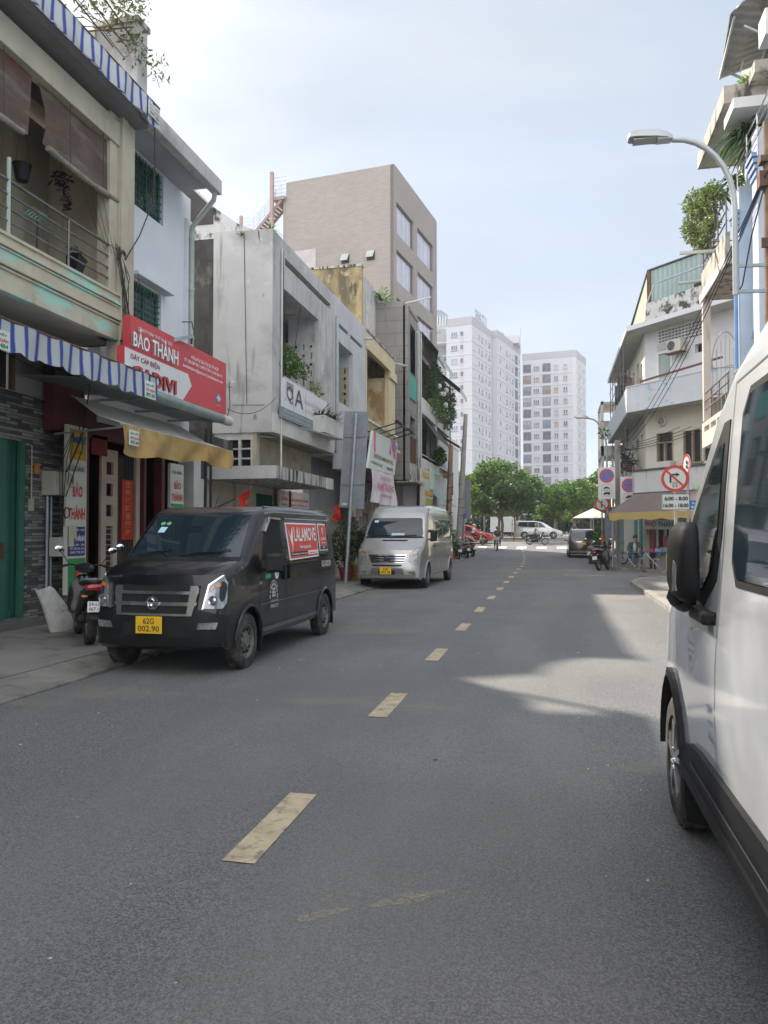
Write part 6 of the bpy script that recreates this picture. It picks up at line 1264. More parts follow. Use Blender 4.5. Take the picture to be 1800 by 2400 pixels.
st = s.build('stair', mat('rust_red_steel', (.27, .20, .18), .7), Q, world=False)
s = MB()
for y in (-.2, .9): s.bar((-Dp-.3, y, 26.85), (-Dp-2.6, y, 24.65), .06, .2)
for y in (1.0, 2.0): s.bar((-Dp-2.6, y, 24.95), (-Dp-.7, y, 23.55), .06, .2)
s.build('stringers', mat('rust_red_steel', (.27, .20, .18)), st, world=False)
s = MB()
for y in (-.2, .9):
    for dz in (.35, .6, .85, 1.1): s.tube([(-Dp-.3, y, 26.9+dz), (-Dp-2.7, y, 24.7+dz), (-Dp-3.1, y, 24.7+dz*.9)], .022, 5)
    for k in range(6): q = k/5; s.tube([(-Dp-.3-2.4*q, y, 26.9-2.2*q), (-Dp-.3-2.4*q, y, 28.0-2.2*q)], .022, 5)
for dz in (.3, .6, .9, 1.2, 1.5): s.tube([(-Dp+.1, -.2, 27.1+dz), (-Dp-1.0, -.2, 27.1+dz)], .022, 5)
for dz in (.3, .6, .9): s.tube([(-Dp-2.6, 2.0, 24.9+dz), (-Dp-.5, 2.0, 23.4+dz)], .022, 5); s.tube([(-Dp-3.0, -.2, 25.0+dz), (-Dp-4.3, -.2, 25.0+dz)], .022, 5)
s.build('handrail', STEEL, st, world=False); s = MB(); s.box(-Dp-1.0, -Dp, -.3, 2, 26.85, 27.1); s.box(-Dp-.25, -Dp, -.0, .6, 0, 26.85); s.build('landing', BG, Q, world=False); s = MB(); s.box(-Dp-1.15, -Dp-.9, -.5, -.25, 10, 29.0); s.build('stair_post', mat('rust_pillar', (.33, .25, .23), .8), Q, world=False); s = MB(); s.box(-Dp-3.9, -Dp-3.7, -.3, -.1, 10, 26.1); s.build('stair_post', mat('rust_pillar', (.33, .25, .23)), Q, world=False)
Q.location = (-11.1, 53.7, 0); Q.rotation_euler = (0, 0, R(-7.75))
# ===== house with hanging plants at the far end of the row
O = thing('plant_covered_house', 'house with dark cloth awnings and creepers hanging over its balconies at the row end', 'house', (-7, 45, 0))
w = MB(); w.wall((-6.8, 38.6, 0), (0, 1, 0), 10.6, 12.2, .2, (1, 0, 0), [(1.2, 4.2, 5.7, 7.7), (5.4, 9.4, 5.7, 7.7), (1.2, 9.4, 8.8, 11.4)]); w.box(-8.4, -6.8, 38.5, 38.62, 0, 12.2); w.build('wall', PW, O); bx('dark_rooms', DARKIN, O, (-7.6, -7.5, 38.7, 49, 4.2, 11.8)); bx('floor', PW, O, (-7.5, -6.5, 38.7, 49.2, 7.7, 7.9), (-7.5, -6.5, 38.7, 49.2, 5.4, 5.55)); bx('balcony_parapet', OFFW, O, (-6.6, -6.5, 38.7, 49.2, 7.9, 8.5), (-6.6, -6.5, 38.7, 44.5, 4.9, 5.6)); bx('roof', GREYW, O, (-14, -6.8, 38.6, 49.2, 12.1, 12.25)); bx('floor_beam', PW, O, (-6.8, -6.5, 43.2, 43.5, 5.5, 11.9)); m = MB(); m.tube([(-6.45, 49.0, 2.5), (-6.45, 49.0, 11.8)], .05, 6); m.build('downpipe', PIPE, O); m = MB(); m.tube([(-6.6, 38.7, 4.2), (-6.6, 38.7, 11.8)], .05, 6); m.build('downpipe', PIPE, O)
oa = MB()
for k in range(16):
    oa.tube([(-6.46+.05*math.sin(a*.8), 45.4+k*.24+.1*math.cos(a*.9), 4.9+.05*a) for a in range(10)], .02, 4)
oa.build('ornate_railing', mat('old_gold2', (.22, .15, .05)), O)
for (y0, y1, x1, z0, z1, lab) in ((40, 45.8, -5.9, 12.3, 11.2, 'dark cloth awning at roof level over the hanging creepers'), (45.6, 49, -5.4, 11.4, 10.2, 'second dark cloth awning sloping out beyond the creepers'), (40, 46, -5.9, 7.8, 6.5, 'white edged dark awning over the lower balcony of the plant covered house'), (46, 49.4, -5.5, 7.6, 6.8, 'dark awning with pale green edge at the far end of the row')):
    t = thing('cloth_awning', lab, 'awning', (-6.6, (y0+y1)/2, z0)); m = MB(); m.slab((-6.8, y0, z0), (-6.8, y1, z0), (x1, y1, z1), (x1, y0, z1), .03); m.build('cloth', mat('dark_green_cloth', (.035, .045, .04), .8, var=.2), t); m = MB(); valance(m, x1, y0, y1, z1+.02, z1-.25, .9, rl, .04); m.build('edge', mat('pale_green_edge', (.34, .42, .37), .8), t, fix=False)
for c, r_, n, lab in (((-6.4, 42.2, 9.9), (.4, 1.9, 1.1), 1500, 'mass of hanging creepers on the upper balcony of the far house'), ((-6.3, 46.5, 9.3), (.5, 1.7, 1.5), 1500, 'creepers trailing down at the far corner of the row'), ((-6.4, 43.5, 8.5), (.35, 3.8, .5), 900, 'low creepers spilling over the upper parapet'), ((-6.3, 43.2, 5.9), (.4, 1.1, .5), 500, 'leafy plants standing on the lower balcony')):
    t = thing('creeper', lab, 'plant', c); m = MB(); leaves(m, c, r_, n, .17, rl, .55, shell=.3); m.build('foliage', LEAF2 if n > 1000 else LEAF1, t, fix=False)
t = thing('flower_basket', 'white flowering baskets hanging among the creepers', 'flowers', (-6.2, 43, 9.8)); m = MB(); [m.sphere((-6.1, y, z), .16, 5) for y, z in ((41.6, 9.6), (42.3, 9.3), (43.4, 9.5), (44.5, 9.9), (44.2, 9.0))]; m.build('blooms', mat('white_blooms', (.5, .5, .45)), t)
t = thing('vertical_sign', 'tall cream shop sign with yellow and green panels standing out at the row end', 'sign', (-6, 37.5, 2.7)); bx('board', mat('sign_ivory', (.50, .49, .45)), t, (-6.55, -6.45, 38.0, 41.6, 2.2, 4.85)); bx('gold_band', GOLD, t, (-6.44, -6.42, 38.3, 40.6, 4.45, 4.7), (-6.44, -6.42, 39.0, 41.3, 3.55, 3.8)); bx('green_band', mat('lime_panel', (.33, .36, .04)), t, (-6.44, -6.42, 39.2, 41.3, 3.0, 3.4), (-6.44, -6.42, 38.5, 41.4, 2.3, 2.5)); bx('pale_panel', mat('mint_label', (.4, .6, .5)), t, (-6.44, -6.38, 40.4, 41.8, 3.9, 5.05))
t = thing('green_canopy', 'small pale green canopy near the leaning poles', 'canopy', (-6.2, 43, 3.2)); m = MB(); m.slab((-6.7, 41.8, 3.9), (-6.7, 45.5, 3.9), (-5.6, 45.5, 3.1), (-5.6, 41.8, 3.1), .02); m.build('sheet', mat('pale_green_sheet', (.22, .38, .28), .7), t); m = MB(); m.tube([(-5.65, 42, 3.1), (-6.7, 42, 3.1)], .02, 5); m.build('strut', GALV, t)
t = thing('row_end_house', 'pale low house standing past the creepers toward the boulevard', 'house', (-8, 53, 0)); bx('wall', PW, t, (-14, -6.9, 49.4, 57, 0, 7.6)); bx('parapet', OFFW, t, (-14, -6.85, 49.35, 57.05, 7.6, 8.1)); bx('shutter', mat('beige_shutter', (.28, .25, .2)), t, (-6.9, -6.86, 50, 53.5, .1, 2.8)); bx('window', GLASSB, t, (-6.9, -6.86, 51, 53.5, 4.2, 5.8))
# ---------------------------------------------------------------- right side of the street
PINKW = mat('pale_pinkish_paint', (.56, .50, .45), .85, var=.08, vs=1.2, stains=[((.22, .18, .15), .60, .80, (3, 3, .7), 2)])
BLUEP = mat('sky_blue_paint', (.41, .49, .58), .8, var=.06, vs=1.5)
BLUED = mat('mid_blue_paint', (.26, .38, .55), .7, var=.06, vs=1.5)
LAV = mat('lavender_paint', (.52, .55, .63), .8, var=.05, vs=1)
MOSS = mat('mossy_concrete', (.40, .37, .32), .9, var=.2, vs=2, stains=[((.07, .06, .05), .50, .66, (3, 3, 1.2), 3)], bump=.2)
SOFF = mat('pale_soffit', (.42, .43, .40), .9, var=.12, vs=1.5)
# ===== cream balcony house
Cb = thing('balcony_house', 'pinkish cream house with stacked balconies before the side alley', 'house', (5.3, 23.5, 0))
bx('wall', PINKW, Cb, (5.5, 5.7, 21.9, 24.9, 0, 13.0), (5.7, 11, 24.6, 24.8, 0, 12.5))
def balcony(root, X, y0, y1, z0, z1, mt, edge=None, holes=(), rail=None):
    w = MB(); w.wall((X, y1, z0), (0, -1, 0), y1-y0, z1-z0, .12, (-1, 0, 0), holes); w.box(X+.12, 5.5, y1-.12, y1, z0, z1); w.box(X+.12, 5.6, y0, y1-.12, z0, z0+.12); p = w.build('balcony', mt, root)
    if rail: 
        m = MB()
        for z in rail: m.tube([(X+.05, y0, z), (X+.05, y1-.05, z)], .022, 6)
        for k in range(4): m.tube([(X+.05, y0+.1+(y1-y0-.2)*k/3, z1), (X+.05, y0+.1+(y1-y0-.2)*k/3, rail[0])], .02, 6)
        m.tube([(X+.05, y1-.05, rail[0]), (5.5, y1-.05, rail[0])], .022, 6); m.build('balcony_railing', mat('balcony_rail_brown', (.16, .12, .10), .5, .4), p)
    return p
hs = [(a, a+.8, .45, .62) for a in (.35, 1.3, 2.25)]
balcony(Cb, 4.5, 21.75, 25.3, 4.2, 4.95, PINKW, holes=hs, rail=[5.85, 5.6, 5.35])
balcony(Cb, 4.5, 21.75, 25.15, 8.75, 9.6, MOSS, rail=[10.55, 10.2, 9.9])
bx('lower_edge_band', PINKW, Cb, (4.47, 4.5, 21.75, 25.33, 8.7, 9.0)); bx('corner_pillar', PINKW, Cb, (4.5, 4.72, 24.95, 25.15, 5.0, 8.75))
bx('balcony_door', mat('dark_blue_door', (.05, .07, .10), .5), Cb, (5.48, 5.5, 22.5, 23.4, 5.0, 7.4)); bx('upper_door', mat('dark_blue_door', (.05, .07, .1)), Cb, (5.48, 5.5, 22.5, 23.6, 9.6, 11.8))
g = MB()
for k in range(7):
    y = 24.9; x = 4.75+.12*k; h = 7.6-abs(k-3)**1.6*.14; g.tube([(x, y, 5.4), (x, y, h)], .013, 5)
g.tube([(4.72+.8*(1-math.cos(a*.314))/2, 24.9, 6.6+1.1*math.sin(a*.314)) for a in range(11)], .018, 5); g.tube([(4.7, 24.9, 6.6), (5.5, 24.9, 6.6)], .014, 5); g.build('pointed_grille', GALV, Cb)
m = MB(); m.tube([(4.55, 25.2, 9.4), (3.9, 25.5, 9.45)], .045, 8); m.build('spout', PIPE, Cb)
bx('spout_bar', OFFW, Cb, (3.55, 4.5, 23.1, 23.17, 9.55, 9.63))
bx('awning_back', DARKIN, Cb, (5.45, 5.5, 21.9, 24.9, .3, 3.9))
# mossy slab roof and metal roof over the top terrace
SL = thing('roof_slab', 'broad mossy edged concrete roof slab jutting over the upper balconies', 'canopy', (5, 23, 12.7))
m = MB(); m.prism([(4.38, 20.9, 12.62), (4.38, 24.5, 12.62), (5.6, 24.5, 12.62), (5.6, 20.9, 12.62)], (0, 0, .1)); m.build('soffit', SOFF, SL); m = MB(); m.box(4.32, 4.38, 20.85, 24.56, 12.6, 13.05); m.box(4.38, 5.7, 20.85, 20.9, 12.6, 13.05); m.box(4.38, 5.7, 24.5, 24.56, 12.6, 13.05); m.build('edge', MOSS, SL)
bx('top_wall', mat('green_grey_wall', (.30, .33, .30), .9, var=.1), Cb, (5.6, 5.8, 18, 24.6, 12.6, 15.6))
t = thing('metal_roof', 'rusty underside of a corrugated metal roof high on the right', 'roof', (4.6, 21, 14.4))
CORR = mat('corrugated_roof', (.22, .22, .22), .6, .2, var=.25, vs=1.5, tex=wave_tex(1, .22, (.24, .24, .24)), stains=[((.12, .07, .04), .60, .72, (1.4, 1.4, 1), 3)], bump=.7)
m = MB(); m.slab((4.45, 22.0, 13.9), (5.9, 22.0, 14.3), (5.9, 18.0, 14.9), (4.35, 20.2, 14.5), .03); m.build('sheet', CORR, t)
m = MB()
for f in (.0, .35, .7): m.bar((4.45+1.45*f, 21.95, 13.86+.4*f), (4.45+1.45*f, 20.2, 14.40+.3*f), .05, .07)
for y in (19.3, 21.2): m.bar((4.6, y+.6, 13.95), (5.8, y+.6, 13.2), .05)
m.build('purlins', GALV, t)
m = MB(); rr = random.Random(2)
for k in range(9): m.tube([(5.5-.02*k, 19.4+.05*k, 13.1), (5.2+.05*k, 17.9+.1*k, 15.2)], .03, 5)
tag(m.build('bamboo_pole', mat('bamboo_pale', (.38, .33, .22), .7, var=.3, vs=5)), 'bundle of pale bamboo poles leaning under the high metal roof', 'poles')
# ===== blue house
Bl = thing('blue_house', 'sky blue house with fluted pilasters and lavender panels beside the white van', 'house', (5.2, 18, 0))
bx('wall', mat('dull_blue_wall', (.25, .35, .44), .8, var=.06), Bl, (5.6, 5.8, -14, 21.7, 0, 13)); bx('side', LAV, Bl, (5.0, 5.6, 21.6, 21.75, 0, 13))  # wall colour is an even, duller blue than the balcony
for y0, y1, zt in ((21.3, 21.74, 10.6), (19.45, 19.97, 11.2), (15.2, 15.6, 12.3)):
    p = MB(); p.box(4.75, 5.6, y0, y1, 0, zt); pi_ = p.build('pilaster', LAV if zt > 11 else BLUEP, Bl, bevel=.01); c = MB()
    for k, z in enumerate((zt-1.15, zt-1.0, zt-.86, zt-.72)): c.box(4.75-.04-.035*k, 4.75, y0-.03-.015*k, y1+.03+.01*k, z, z+.10)
    c.build('capital', mat('dark_blue_lines', (.20, .28, .45), .7), pi_)
m = MB(); m.tube([(4.68, 21.45, .2), (4.68, 21.45, 9.2)], .05, 8); m.build('blue_downpipe', mat('pipe_blue', (.16, .30, .55), .5), Bl, smooth=50)
w = MB(); w.wall((5.05, 21.3, 7.9), (0, -1, 0), 2.3, 2.4, .2, (-1, 0, 0), []); w.prism([(5.0, 21.3, 7.9), (5.0, 21.3, 6.6), (5.0, 19.2, 7.9)], (.12, 0, 0)); w.build('upper_panel', BLUEP, Bl)
balp = MB(); balp.box(4.5, 4.62, 14, 21.3, 3.9, 4.9); balp.box(4.62, 5.6, 14, 21.3, 3.9, 4.05); bo = balp.build('balcony', BLUEP, Bl)
for k in range(4): bx('band', mat('dark_blue_lines', (.2, .28, .45)), bo, (4.46-.01*k, 4.5, 14, 21.3, 4.3+.09*k, 4.34+.09*k))
m = MB(); 
for z in (5.7, 5.4, 5.15): m.tube([(4.56, 14, z), (4.56, 21.2, z)], .025, 6)
for k in range(6): m.tube([(4.56, 21-k*1.3, 4.9), (4.56, 21-k*1.3, 5.7)], .022, 6)
m.build('railing', STEEL, bo)
m = MB()
for z in (10.9, 11.15, 11.4): m.tube([(4.7, 16, z), (4.7, 21.3, z-.05)], .02, 6)
for k in range(5): m.tube([(4.7, 21.2-k, 10.4), (4.7, 21.2-k, 11.4)], .02, 6)
m.build('upper_railing', STEEL, Bl)
for k in range(3): pass
cab = MB()
for k in range(5): cab.tube([(4.66+.02*k, 21.0, 9.0+.09*k), (4.66+.02*k, 17.8, 9.6+.11*k)], .02, 5)
cab.build('cornice_lines', mat('dark_blue_lines', (.2, .28, .45)), Bl)
t = thing('white_canopy', 'plain white rectangular canopy slab with a bulb socket high on the blue house', 'canopy', (5, 19.5, 12))
bx('slab', mat('white_canopy_paint', (.62, .60, .57), .85, var=.05), t, (4.36, 5.7, 20.0, 21.07, 12.0, 12.26)); m = MB(); m.lathe([(.05, 0), (.06, -.04), (.025, -.06), (.025, -.16), (.01, -.18)], (4.95, 20.5, 12.0)); m.build('lamp_socket', mat('socket_brown', (.08, .05, .04)), t)
bx('hanging_box', OFFW, t, (4.75, 5.3, 18.6, 19.2, 12.9, 13.5))
t = thing('parapet_block', 'short mossy parapet return with a little green growth beneath the metal roof', 'parapet', (5, 20.5, 13)); bx('block', MOSS, t, (4.9, 5.6, 20.2, 20.8, 12.95, 13.25)); m = MB(); leaves(m, (4.95, 21.2, 13.25), (.25, .5, .18), 160, .12, rr, .5); m.build('growth', LEAF3, t, fix=False)
# plants on the right balconies
def palm(label, c, n, L, extra=()):
    t = thing('balcony_palm', label, 'plant', c); m = MB(); fronds(m, c, n, L, rr, .07, .95, 1.25); m.build('leaves', LEAF2, t, fix=False); m = MB(); m.tube([(c[0]+.1, c[1], c[2]-1.0), c], .05, 6); m.build('stem', BARK, t)
    if extra:
        m = MB(); [leaves(m, e[0], e[1], e[2], e[3], rr, .4) for e in extra]; m.build('foliage', LEAF1, t, fix=False)
palm('drooping long leaved plant in the opening under the white canopy slab', (4.85, 20.9, 11.7), 90, .95)
palm('second drooping plant hanging below the white canopy slab', (4.95, 20.7, 11.3), 60, .8)
t = thing('balcony_bush', 'large yellow-green bush bulging out over the upper cream balcony', 'plant', (4.4, 25, 10.6)); m = MB()
for c_, r_, n in (((4.32, 24.8, 11.0), (.42, .7, .6), 1500), ((4.35, 24.9, 11.75), (.42, .6, .35), 800), ((4.55, 24.0, 11.4), (.4, .8, .5), 800), ((4.45, 24.4, 10.45), (.3, .9, .4), 800), ((4.5, 23.6, 10.55), (.25, .5, .25), 250)): leaves(m, c_, r_, n, .13, rr, .38, shell=.6)
m.build('foliage', leafmat('leaf_olive', (.05, .10, .02), (.24, .30, .09)), t, fix=False); m = MB(); [m.tube([(4.75, 24.2+.2*k, 9.7), (4.35, 24.4+.3*k, 11.0)], .015, 4) for k in range(4)]; m.build('stems', BARK, t)
palm('spiky long leaved plant standing behind the bulging balcony bush', (4.7, 24.3, 11.75), 50, .75)
palm('bright spiky plant at the blue pilaster on the upper balcony', (4.85, 22.2, 11.15), 46, .6, [((4.85, 22.0, 10.9), (.2, .5, .2), 120, .12)])
t = thing('striped_awning', 'faded pink and white striped awning edge under the cream balcony', 'awning', (4.6, 24, 3.8)); m = MB(); m.slab((5.4, 21.8, 4.1), (5.4, 24.7, 4.1), (4.55, 24.7, 3.88), (4.55, 21.8, 3.88), .01); PST = mat('pink_stripe_fabric', (.5, .4, .4), .8, tex=stripe_tex(1, .16, [(0, (.55, .5, .48)), (.5, (.42, .22, .23))])); m.build('canopy', PST, t); m = MB(); valance(m, 4.55, 21.8, 24.7, 3.9, 3.60, .3, rl); m.build('valance', PST, t, fix=False)
# ===== corner building with chamfered front
DR = Vector((.66, -.75, 0)).normalized(); NN = Vector((-.75, -.66, 0)).normalized(); P0 = Vector((3.6, 35.2, 0))
def F(u, off, z): p = P0 + DR*u + NN*off; return (p.x, p.y, z)
E_ = thing('corner_building', 'white and pale blue corner building with chamfered front and green sheet attic', 'building', (6, 36, 0))
CW = mat('corner_white', (.56, .57, .60), .85, var=.06, vs=1, stains=[((.26, .26, .27), .66, .88, (6, 6, .5), 2)]); CWC = mat('corner_cream_white', (.60, .58, .50), .85, var=.07, vs=1.2, stains=[((.30, .26, .20), .64, .84, (5, 5, .6), 2)])
CBL = mat('pale_blue_parapet', (.50, .54, .575), .85, var=.06, vs=1, stains=[((.28, .38, .55), .56, .66, (2.2, 2.2, 3), 3), ((.25, .25, .25), .70, .85, (6, 6, .8), 5)])
CGR = mat('stained_white_parapet', (.52, .53, .54), .88, var=.08, vs=1, stains=[((.16, .15, .14), .57, .76, (5, 5, .6), 2)])
def fbox(mb, u0, u1, o0, o1, z0, z1):
    mb.prism([F(u0, o0, z0), F(u1, o0, z0), F(u1, o1, z0), F(u0, o1, z0)], (0, 0, z1-z0)); return mb
def fb(name, m, root, *bs):
    mb = MB(); [fbox(mb, *b) for b in bs]; return mb.build(name, m, root)
w = MB(); w.wall(F(.45, 0, 7.8), tuple(DR), 9, 2.45, .2, tuple(NN), [(.68, 1.48, .2, 1.45), (2.6, 3.1, 1.05, 1.4)] + [(.77+i*.17, .90+i*.17, 1.72+j*.13, 1.80+j*.13) for i in range(13) for j in range(5)]); w.build('upper_wall', CW, E_)
w = MB(); w.wall(F(.45, 0, 4.2), tuple(DR), 9, 2.55, .2, tuple(NN), [(.62, 1.48, .15, 1.6), (2.0, 2.85, .25, 1.55), (2.95, 3.9, .25, 1.5)]); w.build('middle_wall', CWC, E_)
w = MB(); w.wall(F(.45, 0, 0), tuple(DR), 9, 3.3, .2, tuple(NN), [(.5, 8, 0, 2.6)]); w.build('ground_wall', mat('ground_cream', (.38, .35, .28), .9), E_)
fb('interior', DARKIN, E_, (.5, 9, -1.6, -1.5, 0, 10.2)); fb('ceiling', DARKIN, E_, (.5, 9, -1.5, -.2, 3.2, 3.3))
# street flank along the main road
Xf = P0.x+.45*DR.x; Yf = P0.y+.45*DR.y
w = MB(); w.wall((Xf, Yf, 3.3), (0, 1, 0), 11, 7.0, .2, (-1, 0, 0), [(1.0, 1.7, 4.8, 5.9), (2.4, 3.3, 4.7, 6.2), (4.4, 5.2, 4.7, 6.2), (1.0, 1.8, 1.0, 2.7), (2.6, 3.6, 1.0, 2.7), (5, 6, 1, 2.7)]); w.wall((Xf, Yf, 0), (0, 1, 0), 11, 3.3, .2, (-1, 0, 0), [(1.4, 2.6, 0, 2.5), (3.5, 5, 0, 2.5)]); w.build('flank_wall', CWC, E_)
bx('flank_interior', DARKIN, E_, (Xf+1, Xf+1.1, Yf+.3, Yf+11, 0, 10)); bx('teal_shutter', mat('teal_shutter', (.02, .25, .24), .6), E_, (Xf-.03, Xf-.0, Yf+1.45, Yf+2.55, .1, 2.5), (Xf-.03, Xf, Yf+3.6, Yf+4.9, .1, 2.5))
def level(z0, z1, off, m, name, u0=None, t=.12, far=46, sof=True):
    u0 = u0 if u0 is not None else .35; mb = MB(); a = Vector(F(u0, off, z0)); fbox(mb, u0, 9.4, off-t, off, z0, z1)
    mb.box(a.x, a.x+t, a.y+.02, far, z0, z1)
    o = mb.build(name, m, E_)
    if sof:
        s = MB(); b = Vector(F(9.4, off-t, z0)); c = Vector(F(9.4, -.1, z0)); d = Vector(F(.45, -.1, z0))
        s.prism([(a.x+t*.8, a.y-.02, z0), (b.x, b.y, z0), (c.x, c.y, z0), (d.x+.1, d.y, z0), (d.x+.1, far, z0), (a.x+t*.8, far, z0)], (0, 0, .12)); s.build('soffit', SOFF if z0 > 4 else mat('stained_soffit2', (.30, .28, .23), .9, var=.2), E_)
    return o
level(10.22, 10.42, 1.0, CW, 'eave_slab'); level(6.72, 7.8, 1.0, CBL, 'blue_parapet'); pr_ = level(3.27, 4.16, 1.0, CGR, 'lower_parapet', .75)
fb('parapet_coping', mat('black_coping', (.07, .065, .06), .9, var=.3), pr_, (.7, 9.4, .86, 1.04, 4.16, 4.24)); fb('blue_coping', CW, E_, (.3, 9.4, .85, 1.03, 7.8, 7.84))
fb('upper_parapet', mat('blackened_parapet', (.50, .50, .50), .9, var=.08, stains=[((.05, .05, .05), .50, .62, (3.2, 3.2, 3.2), 5)]), E_, (1.5, 9.4, .86, .98, 10.42, 11.15))
bxw = fb('window', mat('white_frame', (.62, .63, .66), .5), E_, (1.13, 1.22, -.08, .03, 8.0, 9.25), (1.84, 1.93, -.08, .03, 8.0, 9.25), (1.22, 1.84, -.08, .03, 9.16, 9.25), (1.22, 1.84, -.08, .03, 8.0, 8.06)); fb('pane', mat('pale_green_glass', (.30, .36, .34), .15), bxw, (1.22, 1.84, -.06, -.04, 8.06, 9.16))
fb('transom', BRZ, E_, (1.13, 1.93, 0, .02, 9.3, 9.62)); fb('block_back', mat('vent_grey', (.16, .16, .17)), E_, (1.1, 3.6, -.4, -.35, 9.4, 10.2))
wd = fb('shutter_window', mat('weathered_frame', (.30, .24, .17), .8, var=.2), E_, (1.07, 1.12, -.1, .03, 4.35, 5.8), (1.88, 1.93, -.1, .03, 4.35, 5.8), (1.45, 1.53, -.1, .03, 4.35, 5.35), (1.12, 1.88, -.1, .03, 5.35, 5.42)); fb('pane', mat('dark_pane', (.03, .035, .04), .15), wd, (1.12, 1.88, -.15, -.12, 4.35, 5.8))
wd = fb('shutter_window', mat('weathered_frame', (.3, .24, .17)), E_, (2.45, 2.5, -.1, .03, 4.45, 5.75), (2.86, 2.92, -.1, .03, 4.45, 5.75), (3.28, 3.33, -.1, .03, 4.45, 5.75), (2.4, 3.4, -.05, .06, 4.38, 4.45)); fb('pane', mat('dark_pane', (.03, .035, .04)), wd, (2.45, 4.4, -.15, -.12, 4.4, 5.75))
GS = mat('green_corrugated_sheet', (.24, .38, .36), .6, .1, var=.12, vs=.8, tex=wave_tex(0, .16, (.27, .355, .345)), bump=.5, stains=[((.14, .18, .17), .64, .8, (3, 3, .4), 3)])
GS2 = mat('yellow_green_sheet', (.36, .42, .26), .6, .1, var=.1, tex=wave_tex(1, .3, (.38, .41, .31)), bump=.4)
w = MB(); w.prism([F(.85, .15, 10.42), F(.85, .15, 12.8), F(4.6, .15, 12.75), F(4.6, .15, 10.42)], tuple(-NN*.04)); w.build('attic_sheet', GS, E_); fb('attic_gap', DARKIN, E_, (3.2, 4.7, .16, .2, 10.9, 11.6)); fb('attic_post', RUST, E_, (.80, .98, .14, .22, 10.42, 12.8))
a = Vector(F(.82, .15, 0)); w = MB(); w.prism([(a.x, a.y, 10.42), (a.x, a.y, 12.85), (a.x-.55, a.y+6.5, 10.45)], (.04, 0, 0)); w.build('attic_flank', GS2, E_); w = MB(); w.bar((a.x, a.y, 12.86), (a.x-.6, a.y+6.7, 10.45), .1, .06); w.bar((a.x, a.y, 12.86), F(4.7, .15, 12.8), .12, .05); w.build('attic_edge', mat('dark_edge', (.07, .07, .07), .8), E_)
w = MB(); w.prism([F(.95, .1, 12.8), F(4.6, .1, 12.75), F(4.6, -6, 12.6), (a.x+.3, 44, 10.6)], (0, 0, .05)); w.build('attic_roof', GS, E_)
def acunit(name_lab, u, o, z, s=1.):
    t = thing('air_conditioner', name_lab, 'air conditioner', F(u, o, z)); mb = MB(); fbox(mb, u, u+.75*s, o-.3*s, o, z, z+.55*s); mb.build('casing', mat('ac_cream', (.50, .48, .42), .6, var=.08), t, bevel=.015)
    mb = MB(); c = Vector(F(u+.26*s, o, z+.28*s)); disc(mb, c, .21*s, NN, .02, 20, r2=.19*s); [disc(mb, c, r*s, NN, .015, 16, r2=(r-.012)*s) for r in (.15, .10, .05)]; mb.build('fan_grille', mat('ac_grey', (.3, .3, .29)), t); mb = MB(); disc(mb, c, .19*s, NN, .006, 20); mb.build('fan_recess', UNDER, t); mb = MB(); fbox(mb, u-.05, u+.8*s, o-.3, o+.02, z-.05, z-.01); mb.build('bracket', RUST, t)
acunit('air conditioner resting on the eave slab beside the green attic', 1.35, .95, 10.45); acunit('air conditioner fixed under the row of vent holes', 2.0, .45, 9.0, .95)
t = thing('wall_fan', 'round cream fan unit on the wall above the shuttered windows', 'fan', F(1.3, .1, 6.2)); mb = MB(); disc(mb, F(1.4, .02, 6.3), .22, NN, .12, 16, r2=.16); mb.build('ring', mat('ac_cream', (.5, .48, .42)), t); mb = MB(); disc(mb, F(1.4, .02, 6.3), .09, NN, .1, 12); mb.build('hub', mat('ac_grey', (.3, .3, .29)), t)
mb = MB(); fbox(mb, 1.6, 2.5, .5, .9, 4.25, 4.5); tag(mb.build('trough', OFFW, bevel=.01), 'white trough planter standing on the lower parapet', 'trough')
m = MB(); m.bar(F(1.0, .9, 7.95), F(5, .9, 8.2), .07); m.bar(F(1.0, .9, 7.8), F(1.0, .9, 8.1), .04); tag(m.build('folded_arm', mat('dark_red_steel', (.12, .04, .05))), 'dark red steel arm folded above the blue parapet', 'arm')
m = MB(); m.bar(F(2.0, .9, 11.9), F(5.0, .9, 11.95), .06); m.bar(F(2.9, .9, 12.2), F(2.9, .9, 11.7), .02); tag(m.build('antenna_bar', GALV), 'thin grey bar reaching out in front of the green attic', 'bar')
m = MB(); m.tube([F(1.3, .8, 10.5), F(1.35, .85, 11.2), F(1.9, 1.0, 11.8)], .03, 6); tag(m.build('bent_pipe', PIPE), 'bent white pipe rising from the eave of the corner building', 'pipe')
# tangle and grilles on the flank balconies
ft = thing('balcony_cage', 'clutter of grilles, frames and hung things on the flank balconies of the corner building', 'grille', (3.2, 38, 5)); m = MB()
for k in range(12): y = 36+k*.8; m.tube([(3.1, y, 7.8), (3.1, y, 10.2)], .02, 4) if k % 2 == 0 else m.tube([(3.25, y, 4.2), (3.25, y, 6.7)], .02, 4)
for z in (8.3, 8.8, 9.4, 4.9, 5.5): m.tube([(3.12, 36, z), (3.12, 45, z)], .016, 4)
m.build('frame', mat('cage_grey', (.14, .14, .14)), ft)
for k in range(26): y = rr.uniform(36, 44); z = rr.choice([rr.uniform(4.4, 6.2), rr.uniform(8, 9.4)]); bx('hung_cloth' if k % 3 else 'box', mat('clutter%d' % (k % 4), ((.10, .095, .09), (.22, .2, .18), (.05, .06, .08), (.16, .08, .06))[k % 4], .9), ft, (3.3, 3.3+rr.uniform(.1, .4), y, y+rr.uniform(.1, .5), z, z+rr.uniform(.15, .6)))
